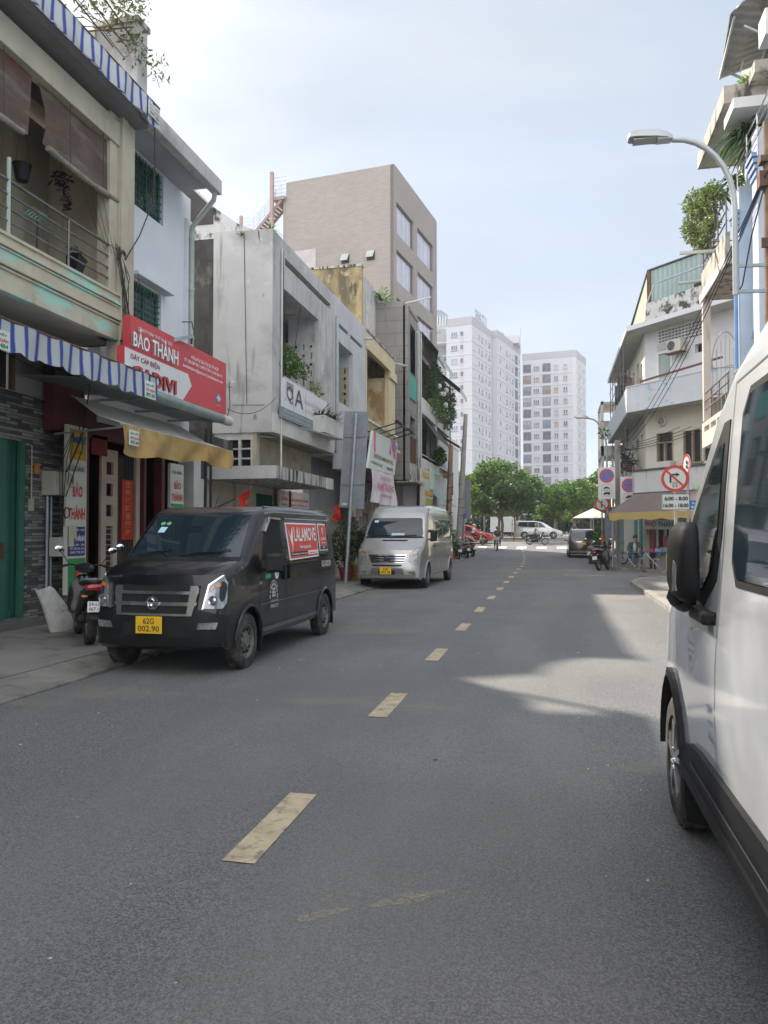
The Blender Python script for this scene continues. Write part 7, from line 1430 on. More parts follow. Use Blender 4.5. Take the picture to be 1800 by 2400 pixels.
far = thing('porch', 'pale slender balcony frame standing at the far side of the corner building', 'porch', (2.9, 46, 5)); bx('posts', OFFW, far, (2.7, 2.85, 46, 46.15, 4, 9.2), (2.7, 2.85, 49, 49.15, 4, 9.2), (2.7, 4, 46, 49.2, 9.0, 9.15), (2.7, 4, 46, 49.2, 8.0, 8.05), (2.7, 4.0, 46, 49.2, 6.0, 6.6), (2.9, 4, 46, 49.2, 4.0, 4.1))
t = thing('row_end_house', 'low pale house at the far end of the right-hand row', 'house', (5, 52, 0)); bx('wall', CWC, t, (4.0, 12, 46.2, 57, 0, 5.6)); bx('awning', mat('old_tile_red', (.18, .09, .07), .9, var=.3), t, (2.9, 4.0, 47, 52, 3.0, 3.1)); bx('shutter', mat('teal_shutter', (.02, .25, .24)), t, (3.96, 4.0, 47, 51, .3, 2.6))
t = thing('balcony_plants', 'small plants at the far edge of the corner building balconies', 'plant', (2.9, 45, 6)); m = MB(); leaves(m, (2.75, 44, 7.1), (.25, .5, .4), 180, .16, rr, .5); leaves(m, (2.8, 43, 4.6), (.2, .5, .3), 140, .16, rr, .5); m.build('foliage', leafmat('leaf_olive', (.05, .10, .02), (.24, .30, .09)), t, fix=False)
# ===== noodle stall under its canopy
t = thing('stall_canopy', 'brown fabric canopy with yellow valance over the noodle stall', 'canopy', (4, 33, 2.4))
BRN = mat('brown_canopy_fabric', (.15, .12, .115), .85, var=.1)
a0, a1 = F(.75, .95, 3.25), F(5.5, .95, 3.25); b0, b1 = F(.35, 2.1, 2.42), F(5.6, 2.15, 2.42); a0b = (a0[0]+.15, a0[1]+1.2, 3.15); b0b = (b0[0]+.25, b0[1]+1.8, 2.42)
m = MB(); m.add([a0, a1, b1, b0], [(0, 1, 2, 3)]); m.add([a0, b0, b0b, a0b], [(0, 1, 2, 3)]); m.build('roof_fabric', BRN, t)
m = MB(); n = 30; v = []
for i in range(n+1):
    p = Vector(b0).lerp(Vector(b1), i/n); v += [p, p+Vector((.02, .02, -.30-.03*math.sin(i*1.1)))]
m.add(v, [(2*i, 2*i+2, 2*i+3, 2*i+1) for i in range(n)]); v = []
for i in range(9):
    p = Vector(b0).lerp(Vector(b0b), i/8); v += [p, p+Vector((0, 0, -.30-.03*math.sin(i*1.3)))]
m.add(v, [(2*i, 2*i+2, 2*i+3, 2*i+1) for i in range(8)]); m.build('valance', mat('mustard_fabric', (.50, .38, .14), .85, var=.1), t, fix=False)
m = MB(); m.tube([F(.4, 2.08, 2.40), F(5.5, 2.1, 2.40)], .02, 6); m.tube([F(.45, 2.0, .1), F(.45, 2.0, 2.4)], .03, 8); m.tube([F(1.1, 0.4, .1), F(1.1, .4, 2.9)], .05, 8); m.tube([F(1.9, .5, .1), F(1.9, .5, 2.9)], .06, 8); m.build('poles', GALV, t)
t = thing('noodle_stall', 'stainless noodle stall counter with glass cabinet and green lettered sign', 'stall', F(3, .9, .1))
fb('counter', mat('stall_steel', (.34, .36, .37), .45, .4, var=.1), t, (2.1, 5.0, .5, 1.3, .12, 1.0)); fb('glass_cabinet', mat('cabinet_frame', (.5, .5, .5), .4, .5), t, *[(u, u+.04, 1.2, 1.24, 1.0, 1.75) for u in (2.1, 2.75, 3.4, 4.05, 4.8)], (2.1, 4.84, 1.2, 1.24, 1.72, 1.78)); fb('food', mat('red_food', (.25, .04, .03), .7, var=.5, vs=6), t, (2.3, 2.7, .9, 1.1, 1.02, 1.45), (3.0, 3.3, .9, 1.1, 1.02, 1.5), (3.5, 3.7, .9, 1.1, 1.02, 1.3)); fb('side_post', mat('maroon_panel', (.12, .03, .04)), t, (1.7, 1.95, 1.0, 1.2, .12, 1.7))
s_ = fb('sign_board', mat('stall_sign', (.50, .56, .52), .6), t, (1.55, 4.3, 1.24, 1.3, 1.75, 2.12))
text('PHỞ', F(1.62, 1.31, 1.84), tuple(DR), (0, 0, 1), .52, .24, REDT, s_, .0, .02); text('THANH CẢNH', F(2.25, 1.31, 1.82), tuple(DR), (0, 0, 1), 1.75, .26, mat('letter_green', (.01, .18, .08)), s_, .0, .03)
fb('fridge', mat('fridge_white', (.50, .50, .46), .5), t, (.75, 1.2, .1, .5, .12, 1.5))
fb('rice_sack', mat('gold_leaf', (.3, .2, .1)), t, (2.9, 3.3, .9, 1.15, 1.0, 1.1))
# stools, tables
def stool(label, x, y, i):
    t = thing('stool', label, 'stool', (x, y, .12), 'steel stools at the noodle stall'); m = MB(); m.lathe([(.001, .42), (.15, .42), (.15, .45), (.001, .45)], (x, y, .12), n=16); m.build('seat', STEEL, t, smooth=40)
    for k in range(4):
        a = .8+k*1.571; m = MB(); m.tube([(x+.12*math.cos(a), y+.12*math.sin(a), .54), (x+.18*math.cos(a), y+.18*math.sin(a), .125)], .012, 6); m.build('leg', STEEL, t)
for i, (u, o, lab) in enumerate(((2.05, 2.0, 'steel stool in front of the stall, left of the pair'), (2.65, 1.9, 'steel stool in front of the stall, right of the pair'), (.15, 1.5, 'steel stool behind the sitting man near the grey post'), (-.6, 1.2, 'steel stool beside the parked scooter'))): p = F(u, o, 0); stool(lab, p[0], p[1], i)
def table(label, u, o, h, mt, w=.7, d=.5):
    t = thing('folding_table', label, 'table', F(u, o, .12)); fb('table_top', mt, t, (u, u+w, o-d, o, h, h+.03)); 
    for (ua, ub) in ((u+.05, u+w-.05), (u+w-.05, u+.05)):
        for oo in (o-.03, o-d+.03): m = MB(); m.tube([F(ua, oo, .125), F(ub, oo, h)], .014, 6); m.build('leg', STEEL, t)
    return t
table('folding table with food in front of the sitting man', .95, 1.9, .76, STEEL); table('blue topped folding table with red boxes by the stall', 1.75, 1.6, .80, mat('blue_plastic_top', (.08, .12, .35), .5), .9)
for k, (u, lab, mm) in enumerate(((1.95, 'red condiment box on the blue topped table', REDT), (2.25, 'blue box on the end of the blue topped table', mat('box_blue', (.2, .3, .55))))):
    t = thing('box', lab, 'box', F(u, 1.4, .83)); fb('tray', mm, t, (u, u+.22, 1.3, 1.5, .83, .95)); fb('bottles', mat('bottle_brown', (.12, .04, .03)), t, (u+.03, u+.08, 1.35, 1.4, .95, 1.06), (u+.12, u+.17, 1.38, 1.43, .95, 1.04))
t = thing('bowl', 'white bowl on the folding table before the sitting man', 'bowl', F(1.25, 1.7, .79)); m = MB(); m.lathe([(.03, 0), (.09, .06), (.08, .06), (.02, .02)], F(1.25, 1.7, .79)); m.build('bowl_shell', WHT, t, smooth=60)
t = thing('wet_floor_sign', 'yellow folding floor board standing beside the stall counter', 'sign', F(3.35, 2.1, .12)); fb('board', mat('board_yellow', (.60, .40, .02), .5), t, (3.3, 3.6, 2.05, 2.08, .12, .75)); fb('mark', INK, t, (3.38, 3.52, 2.08, 2.085, .45, .55))
# ===== poles, lamps, signs
WOOD = mat('weathered_wood_pole', (.22, .15, .10), .9, var=.3, vs=4, stains=[((.08, .06, .05), .55, .7, (8, 8, .8), 3)], bump=.3)
CP = mat('concrete_pole', (.30, .29, .27), .9, var=.15, vs=2)
LG = mat('lamp_grey', (.42, .43, .43), .45, .3, var=.1)
def lamp(label, px, py, z0, z1, hx, hz, arm, pole=None):
    t = thing('street_lamp', label, 'street lamp', (px, py, z0)); pts = [(px, py, z0), (px, py, z1)]
    for k in range(1, 9): a = k/8*math.pi/2*1.0; pts.append((px-arm*(1-math.cos(a)), py, z1+(hz-z1)*math.sin(a)))
    pts.append((hx, py, hz+.02)); m = MB(); m.tube(pts, .045, 10); m.build('pole', LG, t, smooth=60)
    m = MB(); L = .70; vs = []
    secs = [(0, .06, .05), (.08, .12, .09), (.25, .15, .13), (.55, .15, .12), (.68, .12, .08), (.70, .08, .04)]
    for (d, w_, h_) in secs:
        x = hx-d; z = hz+.02+d*.10
        vs += [(x, py-w_, z-.02), (x, py+w_, z-.02), (x, py+w_*.9, z+h_*.5), (x, py+w_*.5, z+h_), (x, py-w_*.5, z+h_), (x, py-w_*.9, z+h_*.5)]
    m.add(vs, [(i*6+k, i*6+(k+1) % 6, (i+1)*6+(k+1) % 6, (i+1)*6+k) for i in range(5) for k in range(6)] + [tuple(range(6)), tuple(range(30, 36))]); ho = m.build('lamp_head', LG, t, smooth=40)
    m = MB(); m.box(hx-.62, hx-.25, py-.11, py+.11, hz+.015, hz+.03); l_ = m.build('lens', mat('lamp_glass', (.34, .34, .31), .1, spec=.9), ho); l_.rotation_euler = (0, 0, 0); m = MB(); m.box(hx-.24, hx-.02, py-.10, py+.10, hz-.01, hz+.02); m.build('gear_cover', LG, ho)
    return t
lp = lamp('large grey street lamp with curved arm bracketed to the wooden pole at the right edge', 2.90, 13.3, 5.45, 6.9, 1.95, 8.10, .95)
for z_ in (5.92, 5.5): m = MB(); m.bar((2.9, 13.3, z_), (3.36, 13.36, z_), .05); m.build('bracket', GALV, lp)
t = thing('utility_pole', 'brown wooden utility pole carrying cables at the right edge of the picture', 'pole', (3.45, 13.45, 0)); m = MB(); m.tube([(3.50, 13.45, .1), (3.48, 13.45, 4), (3.47, 13.45, 8.3)], [.13, .12, .10], 12); m.build('shaft', WOOD, t, smooth=50); [bx('fitting', RUST, t, q) for q in ((3.3, 3.5, 13.30, 13.36, 6.2, 6.35), (3.28, 3.42, 13.3, 13.5, 7.2, 7.45), (3.30, 3.5, 13.3, 13.5, 7.6, 7.7))]
m = MB()
for k in range(3): wire(m, (3.36, 13.4, 7.35-.03*k), (2.85, 35.8, 5.5-.12*k), .55+.16*k, .010, 24)
m.tube([(3.36, 13.35, 7.2), (3.15, 13.3, 6.4), (3.0, 13.3, 5.6), (2.93, 13.3, 5.48)], .012, 5); wire(m, (3.36, 13.4, 7.35), (3.1, 2, 7.6), .4, .014)
tag(m.build('overhead_cables', WIRE), 'black overhead cables running from the wooden pole to the grey post by the alley', 'cables')
m = MB()
for k in range(5): wire(m, (2.85, 36, 5.45-.15*k), (3.2, 44+k, 6.2-.2*k), .2, .014, 10)
for k in range(4): wire(m, (2.85, 35.9, 5.5-.1*k), F(2.5+.6*k, .3, 5.9-.05*k), .12, .012, 10)
for k in range(14): a = rr.uniform(4.6, 5.5); m.tube([(2.85, 36, a), (3.3+rr.uniform(-.2, .5), 36.5+rr.uniform(-.5, 1.5), a+rr.uniform(-.6, .3)), (3.6, 37+rr.uniform(0, 2), a+rr.uniform(-.4, .4))], .02, 4)
tag(m.build('cable_tangle', WIRE), 'tangle of cables at the grey post in front of the corner building', 'cables')
t = thing('utility_pole', 'grey concrete post carrying parking signs in front of the corner building', 'pole', (2.8, 36, .1)); bx('shaft', CP, t, (2.70, 2.78, 35.9, 36.1, .1, 5.75), (2.88, 2.94, 35.9, 36.1, .1, 5.75), (2.78, 2.88, 35.97, 36.03, .1, 5.75)); m = MB(); m.tube([(2.6, 35.85, .1), (2.6, 35.85, 4.9)], .045, 8); m.build('side_pipe', GALV, t)
l2 = lamp('farther small street lamp curving over the road by the corner building', 2.62, 40, .15, 5.6, 1.75, 7.35, .85)
RSIGN = mat('sign_ring_red', (.50, .035, .03), .45, var=.06); BSIGN = mat('sign_blue', (.04, .13, .42), .45, var=.05); WSIGN = mat('sign_plate_white', (.55, .57, .55), .5, var=.05); SBACK = mat('sign_back_grey', (.22, .24, .26), .6, .3, var=.15, vs=3)
def carpic(m, x0, z0, w, y, kind):
    if kind == 'car': m.prism([(x0, y, z0), (x0+w, y, z0), (x0+w, y, z0+w*.14), (x0+w*.75, y, z0+w*.17), (x0+w*.62, y, z0+w*.3), (x0+w*.3, y, z0+w*.3), (x0+w*.15, y, z0+w*.17), (x0, y, z0+w*.13)], (0, -.004, 0))
    else: m.prism([(x0, y, z0+.01), (x0+w, y, z0+.01), (x0+w, y, z0+w*.42), (x0+w*.25, y, z0+w*.42), (x0+w*.2, y, z0+w*.3), (x0, y, z0+w*.22)], (0, -.004, 0))
    for q in (.22, .78): disc(m, (x0+w*q, y, z0), w*.09, (0, -1, 0), .005, 10)
def park_sign(label, x0, x1, z0, z1, y, cross, plates):
    t = thing('parking_sign', label, 'sign', ((x0+x1)/2, y, z0)); bx('panel', WSIGN, t, (x0, x1, y, y+.02, z0, z1)); cx = (x0+x1)/2; r = (x1-x0)*.43; cz = z1-r-.06
    m = MB(); disc(m, (cx, y-.001, cz), r, (0, -1, 0), .004, 28, r2=r*.78); 
    for sg in ((1, -1) if cross else (1,)):
        d = Vector((math.cos(R(45)), 0, -sg*math.sin(R(45)))); n_ = Vector((d.z, 0, -d.x))*r*.09; c = Vector((cx, y-.006, cz)); m.prism([c-d*r*.8-n_, c+d*r*.8-n_, c+d*r*.8+n_, c-d*r*.8+n_], (0, -.004, 0))
    m.build('ring', RSIGN, t); m = MB(); disc(m, (cx, y-.001, cz), r*.78, (0, -1, 0), .003, 28); m.build('disc', BSIGN, t)
    h = .27; z = cz-r-.05
    for k in plates:
        z -= h; m = MB(); w = (x1-x0)*.62
        for q in ((cx-w/2, cx+w/2, z, z+.008), (cx-w/2, cx+w/2, z+h-.02, z+h-.012), (cx-w/2, cx-w/2+.008, z, z+h-.012), (cx+w/2-.008, cx+w/2, z, z+h-.012)): m.box(q[0], q[1], y-.004, y, q[2], q[3])
        carpic(m, cx-w*.32, z+.07, w*.64, y, k); m.build('vehicle_plate', INK, t)
park_sign('no parking sign with car and lorry plates on the left of the grey post', 1.93, 2.66, 3.08, 4.48, 35.3, False, ('car', 'truck'))
park_sign('no stopping sign with crossed disc and bus plate on the right of the grey post', 2.84, 3.56, 2.84, 4.02, 34.9, True, ('truck',))
def ring_sign(t, x, y, z, r, N_=(0, -1, 0)):
    N_ = Vector(N_).normalized(); c = Vector((x, y, z)); m = MB(); disc(m, c, r, N_, .012, 36); m.build('disc', WSIGN, t); m = MB(); disc(m, c+N_*.012, r, N_, .004, 36, r2=r*.78); o = m.build('ring', RSIGN, t); return o
t = thing('no_turn_sign', 'round no right turn sign with an hours plate on a leaning pole', 'sign', (3.03, 20.8, .12)); x, y, z, r = 3.03, 20.78, 2.98, .34; ring_sign(t, x, y, z, r)
m = MB(); m.box(x-.13, x-.085, y-.02, y-.013, z-.11, z+.12); m.box(x-.085, x+.03, y-.02, y-.013, z+.08, z+.12); m.prism([(x+.03, y-.02, z+.05), (x+.12, y-.02, z+.10), (x+.03, y-.02, z+.15)], (0, .006, 0)); m.build('arrow', INK, t)
m = MB(); d = Vector((.72, 0, -.69)); n_ = Vector((.69, 0, .72))*.024; c = Vector((x, y-.022, z)); m.prism([c-d*.27-n_, c+d*.27-n_, c+d*.27+n_, c-d*.27+n_], (0, -.004, 0)); m.build('slash', RSIGN, t)
m = MB(); q = y-.014
for b_ in ((x-.06, x+.06, z-.20, z-.19), (x-.06, x+.06, z-.15, z-.14), (x-.045, x-.035, z-.14, z-.10), (x+.035, x+.045, z-.14, z-.10), (x-.045, x+.045, z-.10, z-.09), (x-.06, x-.05, z-.20, z-.14), (x+.05, x+.06, z-.20, z-.14), (x-.05, x-.03, z-.23, z-.20), (x+.03, x+.05, z-.23, z-.20)): m.box(b_[0], b_[1], q-.004, q, b_[2], b_[3])
m.build('car_symbol', mat('ink_grey', (.08, .08, .08)), t)
bx('hours_plate', WSIGN, t, (2.71, 3.38, y-.01, y+.01, 2.18, 2.585)); m = MB()
for b_ in ((2.71, 3.38, 2.18, 2.19), (2.71, 3.38, 2.575, 2.585), (2.71, 2.72, 2.19, 2.575), (3.37, 3.38, 2.19, 2.575)): m.box(b_[0], b_[1], y-.014, y-.01, b_[2], b_[3])
m.build('plate_border', INK, t); text('6:00 - 8:00', (2.77, y-.01, 2.41), (1, 0, 0), (0, 0, 1), .57, .11, INK, t, .004, .045); text('16:00 - 18:00', (2.745, y-.01, 2.235), (1, 0, 0), (0, 0, 1), .605, .11, INK, t, .004, .045)
m = MB(); m.tube([(3.10, 20.85, .12), (3.05, 20.84, 1.8), (3.03, 20.83, 3.2)], .04, 10); m.build('pole', mat('flaky_white_pole', (.42, .42, .40), .7, var=.1, stains=[((.12, .08, .05), .56, .68, (9, 9, 5), 3)]), t, smooth=50)
t = thing('edge_on_sign', 'round red bordered sign seen nearly edge on above the blue street name plate', 'sign', (3.34, 20.9, .12)); ring_sign(t, 3.34, 20.9, 3.34, .27, (-.985, -.20, 0)); m = MB(); m.tube([(3.37, 20.97, .12), (3.37, 20.97, 3.6)], .032, 10); m.build('pole', GALV, t, smooth=50); m = MB(); m.box(3.32, 3.326, 20.78, 21.0, 3.36, 3.44); m.box(3.32, 3.326, 20.78, 21.0, 3.24, 3.32); m.build('vehicle_symbols', INK, t)
t = thing('street_name_sign', 'blue street name plate on the pole behind the hours plate', 'sign', (3.6, 20.95, 2.3)); bx('plate', mat('street_blue', (.02, .15, .42), .45), t, (3.40, 3.95, 20.93, 20.95, 2.18, 2.42)); text('ĐƯỜNG', (3.46, 20.93, 2.33), (1, 0, 0), (0, 0, 1), .24, .055, WHT, t, .004, .01); text('KIM BIÊN', (3.45, 20.93, 2.22), (1, 0, 0), (0, 0, 1), .42, .075, WHT, t, .004, .02)
t = thing('street_bush', 'bright green shrub between the blue street plate and the white van', 'plant', (3.6, 18.8, .1)); m = MB(); leaves(m, (3.62, 18.9, 2.5), (.30, .4, .55), 520, .16, rr, .4, shell=.5); leaves(m, (3.55, 18.9, 1.6), (.3, .4, .5), 260, .16, rr, .4); m.build('foliage', LEAF3, t, fix=False); m = MB(); m.tube([(3.65, 18.9, .1), (3.6, 18.9, 2.6)], .03, 6); m.build('trunk', BARK, t)
t = thing('no_turn_sign', 'small round sign half hidden below the left parking sign', 'sign', (2.2, 38, 1)); ring_sign(t, 2.25, 38, 2.95, .34); m = MB(); m.tube([(2.25, 38.05, .1), (2.25, 38.05, 3.2)], .035, 8); m.build('pole', GALV, t); bx('arrow', INK, t, (2.2, 2.26, 37.97, 37.98, 2.8, 3.1)); m = MB(); d = Vector((.7, 0, -.7)); n_ = Vector((.7, 0, .7))*.025; c = Vector((2.25, 37.965, 2.95)); m.prism([c-d*.26-n_, c+d*.26-n_, c+d*.26+n_, c-d*.26+n_], (0, -.004, 0)); m.build('slash', RSIGN, t)
bx('orange_band', mat('orange_tape', (.6, .12, .03)), t, (2.20, 2.30, 37.99, 38.1, 1.1, 1.5)); bx('grey_cabinet', SBACK, t, (2.4, 3.0, 38.2, 38.6, 1.2, 2.5))
t = thing('curb_shrub', 'broad leafed shrub growing behind the parked scooters on the right', 'plant', (2.4, 41, .2)); m = MB(); leaves(m, (2.45, 42, 1.2), (.45, .9, .75), 900, .22, rr, .45); m.build('foliage', LEAF1, t, fix=False); m = MB(); m.tube([(2.5, 42, .1), (2.4, 42, 1.2)], .03, 5); m.build('stem', BARK, t)
# traffic board seen from behind, left kerb
t = thing('traffic_board', 'tall grey traffic board seen from behind on a slanting steel pole', 'sign', (-5.75, 21.8, .1))
m = MB(); m.prism([(-6.0, 21.8, 5.17), (-5.28, 21.8, 5.14), (-5.42, 21.8, 2.28), (-6.16, 21.8, 2.35)], (0, .03, 0)); m.build('panel', SBACK, t); m = MB(); m.tube([(-5.94, 21.72, .1), (-5.80, 21.74, 2.5), (-5.63, 21.74, 5.08)], .05, 10); m.build('pole', GALV, t, smooth=50); bx('maker_mark', mat('faded_white', (.5, .5, .5)), t, (-6.08, -5.92, 21.79, 21.8, 2.40, 2.46)); bx('cross_bars', SBACK, t, (-6.02, -5.35, 21.77, 21.8, 4.4, 4.45), (-6.05, -5.38, 21.77, 21.8, 3.0, 3.05))
t = thing('traffic_board', 'farther grey board behind the pale concrete pole on the left', 'sign', (-5.15, 47, 2.4)); bx('panel', SBACK, t, (-5.36, -4.95, 47, 47.04, 2.4, 4.86)); m = MB(); m.tube([(-5.36, 46.95, .1), (-5.36, 46.95, 4.6)], .05, 8); m.build('pole', GALV, t); bx('small_plate', BSIGN, t, (-5.5, -5.3, 46.9, 46.92, 2.4, 2.7))
t = thing('utility_pole', 'dark brown wooden pole with ropes, left of the pale pole', 'pole', (-5.55, 42, .1)); m = MB(); m.tube([(-5.72, 42, .1), (-5.62, 42, 3), (-5.50, 42, 6.4)], [.19, .16, .12], 10); m.build('shaft', WOOD, t, smooth=50); m = MB(); [m.tube([(-5.8+.02*k, 41.82, 1.2+.7*k), (-5.42+.02*k, 41.84, 1.3+.7*k)], .02, 4) for k in range(6)]; m.tube([(-5.7, 41.8, .2), (-5.68, 41.78, 3), (-5.6, 41.85, 5.5)], .03, 5); m.build('rope', WIRE, t)
t = thing('utility_pole', 'tall pale concrete pole leaning slightly at the left kerb', 'pole', (-5.5, 46, .1)); m = MB(); m.tube([(-5.62, 46, .1), (-5.42, 46, 3.5), (-5.12, 46, 8.7)], [.19, .17, .12], 12); m.build('shaft', CP, t, smooth=50); m = MB(); [m.tube([(-5.42+.19*math.cos(a*.7), 46+.19*math.sin(a*.7), z) for a in range(10)], .014, 4) for z in (2.6, 3.1, 3.6, 4.5)]; m.build('bands', RUST, t); bx('blue_plate', BSIGN, t, (-5.25, -5.1, 45.8, 45.82, 2.5, 2.75))
m = MB(); m.tube([(-5.95, 44, .2), (-5.95, 44, 2.6)], .02, 5); m.build('red_cone_pole', GALV, t) if False else None
t = thing('round_sign', 'small red round sign on a post beside the silver minibus', 'sign', (-5.95, 38, .1)); ring_sign(t, -5.95, 38, 2.55, .22); m = MB(); m.tube([(-5.95, 38.04, .1), (-5.95, 38.04, 2.7)], .025, 6); m.build('pole', GALV, t); m = MB(); disc(m, (-5.95, 37.98, 2.55), .17, (0, -1, 0), .004, 20); m.build('red_face', RSIGN, t); bx('text_plate', WSIGN, t, (-6.15, -5.75, 38.0, 38.02, 1.5, 2.2)); text('CẤM', (-6.08, 38.0, 1.95), (1, 0, 0), (0, 0, 1), .28, .1, INK, t); text('ĐỔ RÁC', (-6.1, 38.0, 1.7), (1, 0, 0), (0, 0, 1), .3, .1, INK, t)
# ---------------------------------------------------------------- far end: towers, trees, fence
TW = mat('tower_white', (.44, .455, .49), .85, var=.03, vs=.08); TWS = mat('tower_panel', (.42, .385, .41), .85, var=.04, vs=.2); TWT = mat('tower_top_grey', (.33, .33, .36), .85, var=.04)
TGL = mat('tower_glass', (.07, .08, .11), .15, var=.25, vs=.3, spec=.7); TBAL = mat('tower_balcony_dark', (.15, .16, .18), .7, var=.3, vs=1.2)
def towerwin(kind):
    """window meshes lying in the x-z plane, outer side towards -y; origin at centre"""
    f = MB(); g = MB()
    if kind == 'triple': w, h = 1.5, 1.1; n = 3
    elif kind == 'narrow': w, h = .8, 1.1; n = 1
    elif kind == 'double': w, h = 1.1, 1.1; n = 2
    elif kind == 'pale': w, h = .9, 1.4; n = 1
    else: w, h = 2.1, 2.2; n = 2
    g.box(-w/2, w/2, -.06, -.02, -h/2, h/2)
    t = .09
    for q in ((-w/2-t, -w/2, -h/2, h/2), (w/2, w/2+t, -h/2, h/2), (-w/2-t, w/2+t, h/2, h/2+t), (-w/2-t, w/2+t, -h/2-t, -h/2)): f.box(q[0], q[1], -.12, 0, q[2], q[3])
    for i in range(1, n): x = -w/2+w*i/n; f.box(x-.05, x+.05, -.10, -.06, -h/2, h/2)
    if kind == 'balcony':
        for i in range(9): f.box(-w/2+.05+i*w/9, -w/2+.09+i*w/9, -.16, -.12, -h/2, -h/2+1.0)
        f.box(-w/2, w/2, -.17, -.12, -h/2+1.0, -h/2+1.05)
    else: g.box(-w/2-.1, w/2+.1, -.14, -.12, -h/2-.30, -h/2-.12) if kind in ('triple', 'double') else None
    def me(mb, m, nm):
        o = mb.build(nm, m); d = o.data; bpy.data.objects.remove(o); return d
    return me(f, mat('tower_frame', (.50, .52, .58), .6, var=0) if kind != 'balcony' else TBAL, 'window'), me(g, TGL if kind != 'pale' else mat('tower_pale_glass', (.42, .46, .54), .3, var=.1), 'pane')
TWIN = {k: towerwin(k) for k in ('triple', 'narrow', 'double', 'pale', 'balcony')}
rt = random.Random(21)
PANES = [mat('curtain_dark', (.035, .04, .05), .3, var=.2), mat('curtain_pale', (.26, .27, .30), .4, var=.3, vs=.9), mat('curtain_warm', (.24, .17, .13), .5, var=.3, vs=1.2), mat('curtain_blue', (.12, .17, .24), .4, var=.3)]
def face(root, A, B, cols, zs, bands=True, ztop=54.0, panels=()):
    A, B = Vector(A), Vector(B); d = (B-A); L = d.length; d.normalize(); n = Vector((d.y, -d.x, 0)); rot = math.atan2(d.y, d.x)
    for (u, kind) in cols:
        for z in zs:
            f, g = TWIN[kind]; o = bpy.data.objects.new('balcony' if kind == 'balcony' else 'window', f); COL.objects.link(o); o.parent = root
            p = A + d*u; o.location = (p.x-root.location.x, p.y-root.location.y, z-root.location.z); o.rotation_euler = (0, 0, rot)
            q = bpy.data.objects.new('pane', g); COL.objects.link(q); q.parent = o
            if kind in ('balcony', 'triple', 'double') and rt.random() < .55: q.material_slots[0].link = 'OBJECT'; q.material_slots[0].material = rt.choice(PANES)
    mb = MB()
    for z in zs:
        a = A+n*.12; b = B+n*.12; zz = z-1.9; mb.prism([(A.x, A.y, zz), (B.x, B.y, zz), (b.x, b.y, zz), (a.x, a.y, zz)], (0, 0, .16))
    mb.build('floor_band', mat('tower_band', (.54, .56, .60), .8, var=0), root)
    if panels:
        mb = MB()
        for u, w in panels:
            p = A+d*(u-w/2)+n*.03; q = A+d*(u+w/2)+n*.03; zt = zs[0]-.9
            mb.prism([(p.x, p.y, zs[-1]-2), (q.x, q.y, zs[-1]-2), (q.x, q.y, zt), (p.x, p.y, zt)], tuple(-n*.05))
        mb.build('tinted_strip', TWS, root)
def block(root, pts, z0, z1, top=True):
    mb = MB(); mb.prism([(x, y, z0) for x, y in pts], (0, 0, z1-z0)); mb.build('wall', TW, root)
    c = Vector((sum(p[0] for p in pts)/len(pts), sum(p[1] for p in pts)/len(pts)))
    mb = MB(); mb.prism([(c.x+(x-c.x)*1.012, c.y+(y-c.y)*1.012, z1-1.6) for x, y in pts], (0, 0, 1.9)); mb.build('roof_parapet', TWT, root)
u_, v_ = Vector((.974, -.228)), Vector((.228, .974)); O0 = Vector((-19.07, 185))
def Tp(u, v): p = O0+u_*u+v_*v; return (p.x, p.y)
zs = [49.9-3.28*k for k in range(12)]
T1 = thing('apartment_tower', 'white apartment tower on the left with rooftop letters, partly behind the brown block', 'tower', (-19, 185, 1.2))
block(T1, [Tp(-6.6, 0), Tp(0, 0), Tp(0, 15.5), Tp(-6.6, 15.5)], 1.2, 53.6)
bx('side_balconies', TW, T1, *[(-29.5, -25.6, 187.0, 192, z-1.7, z-1.45) for z in zs]); bx('side_core', mat('tower_recess', (.30, .31, .33), .9), T1, (-29.5, -25.8, 190.5, 192, 1.2, 52.6)); bx('side_column', TW, T1, (-29.3, -28.9, 187, 187.4, 1.2, 53.0))
face(T1, (*Tp(-6.5, 0), 0), (*Tp(0, 0), 0), [(2.0, 'triple'), (3.95, 'narrow')], zs, panels=[(3.95, .8)])
face(T1, (*Tp(0, 0), 0), (*Tp(0, 15.5), 0), [(1.2, 'pale'), (3.0, 'pale'), (5.2, 'narrow'), (7.6, 'double'), (10.6, 'narrow'), (13.4, 'double')], zs)
e = MB(); lt = text('CHUNG CƯ 13', (*Tp(.1, 2.0), 53.9), tuple(v_)+(0,), (0, 0, 1), 9.0, 2.6, [mat('rooftop_letter', (.08, .09, .16), .6)], T1, .0, .03)
m = MB(); a, b = Tp(-.05, 2.0), Tp(-.05, 11.0); m.bar((a[0], a[1], 53.95), (b[0], b[1], 53.95), .1); m.bar((a[0], a[1], 56.4), (b[0], b[1], 56.4), .08); m.build('letter_frame', GALV, T1)
T2 = thing('apartment_tower', 'middle white apartment wing stepping forward beside the rooftop lettered tower', 'tower', (-14, 200, 1.2))
block(T2, [Tp(-8, 16.0), Tp(1.4, 16.0), Tp(1.4, 38), Tp(-8, 38)], 1.2, 53.9)
face(T2, (*Tp(1.4, 16.0), 0), (*Tp(1.4, 38), 0), [(2.3, 'narrow'), (5.2, 'pale'), (8.2, 'double'), (11.2, 'narrow'), (14, 'double'), (17.6, 'balcony'), (20.6, 'narrow')], zs)
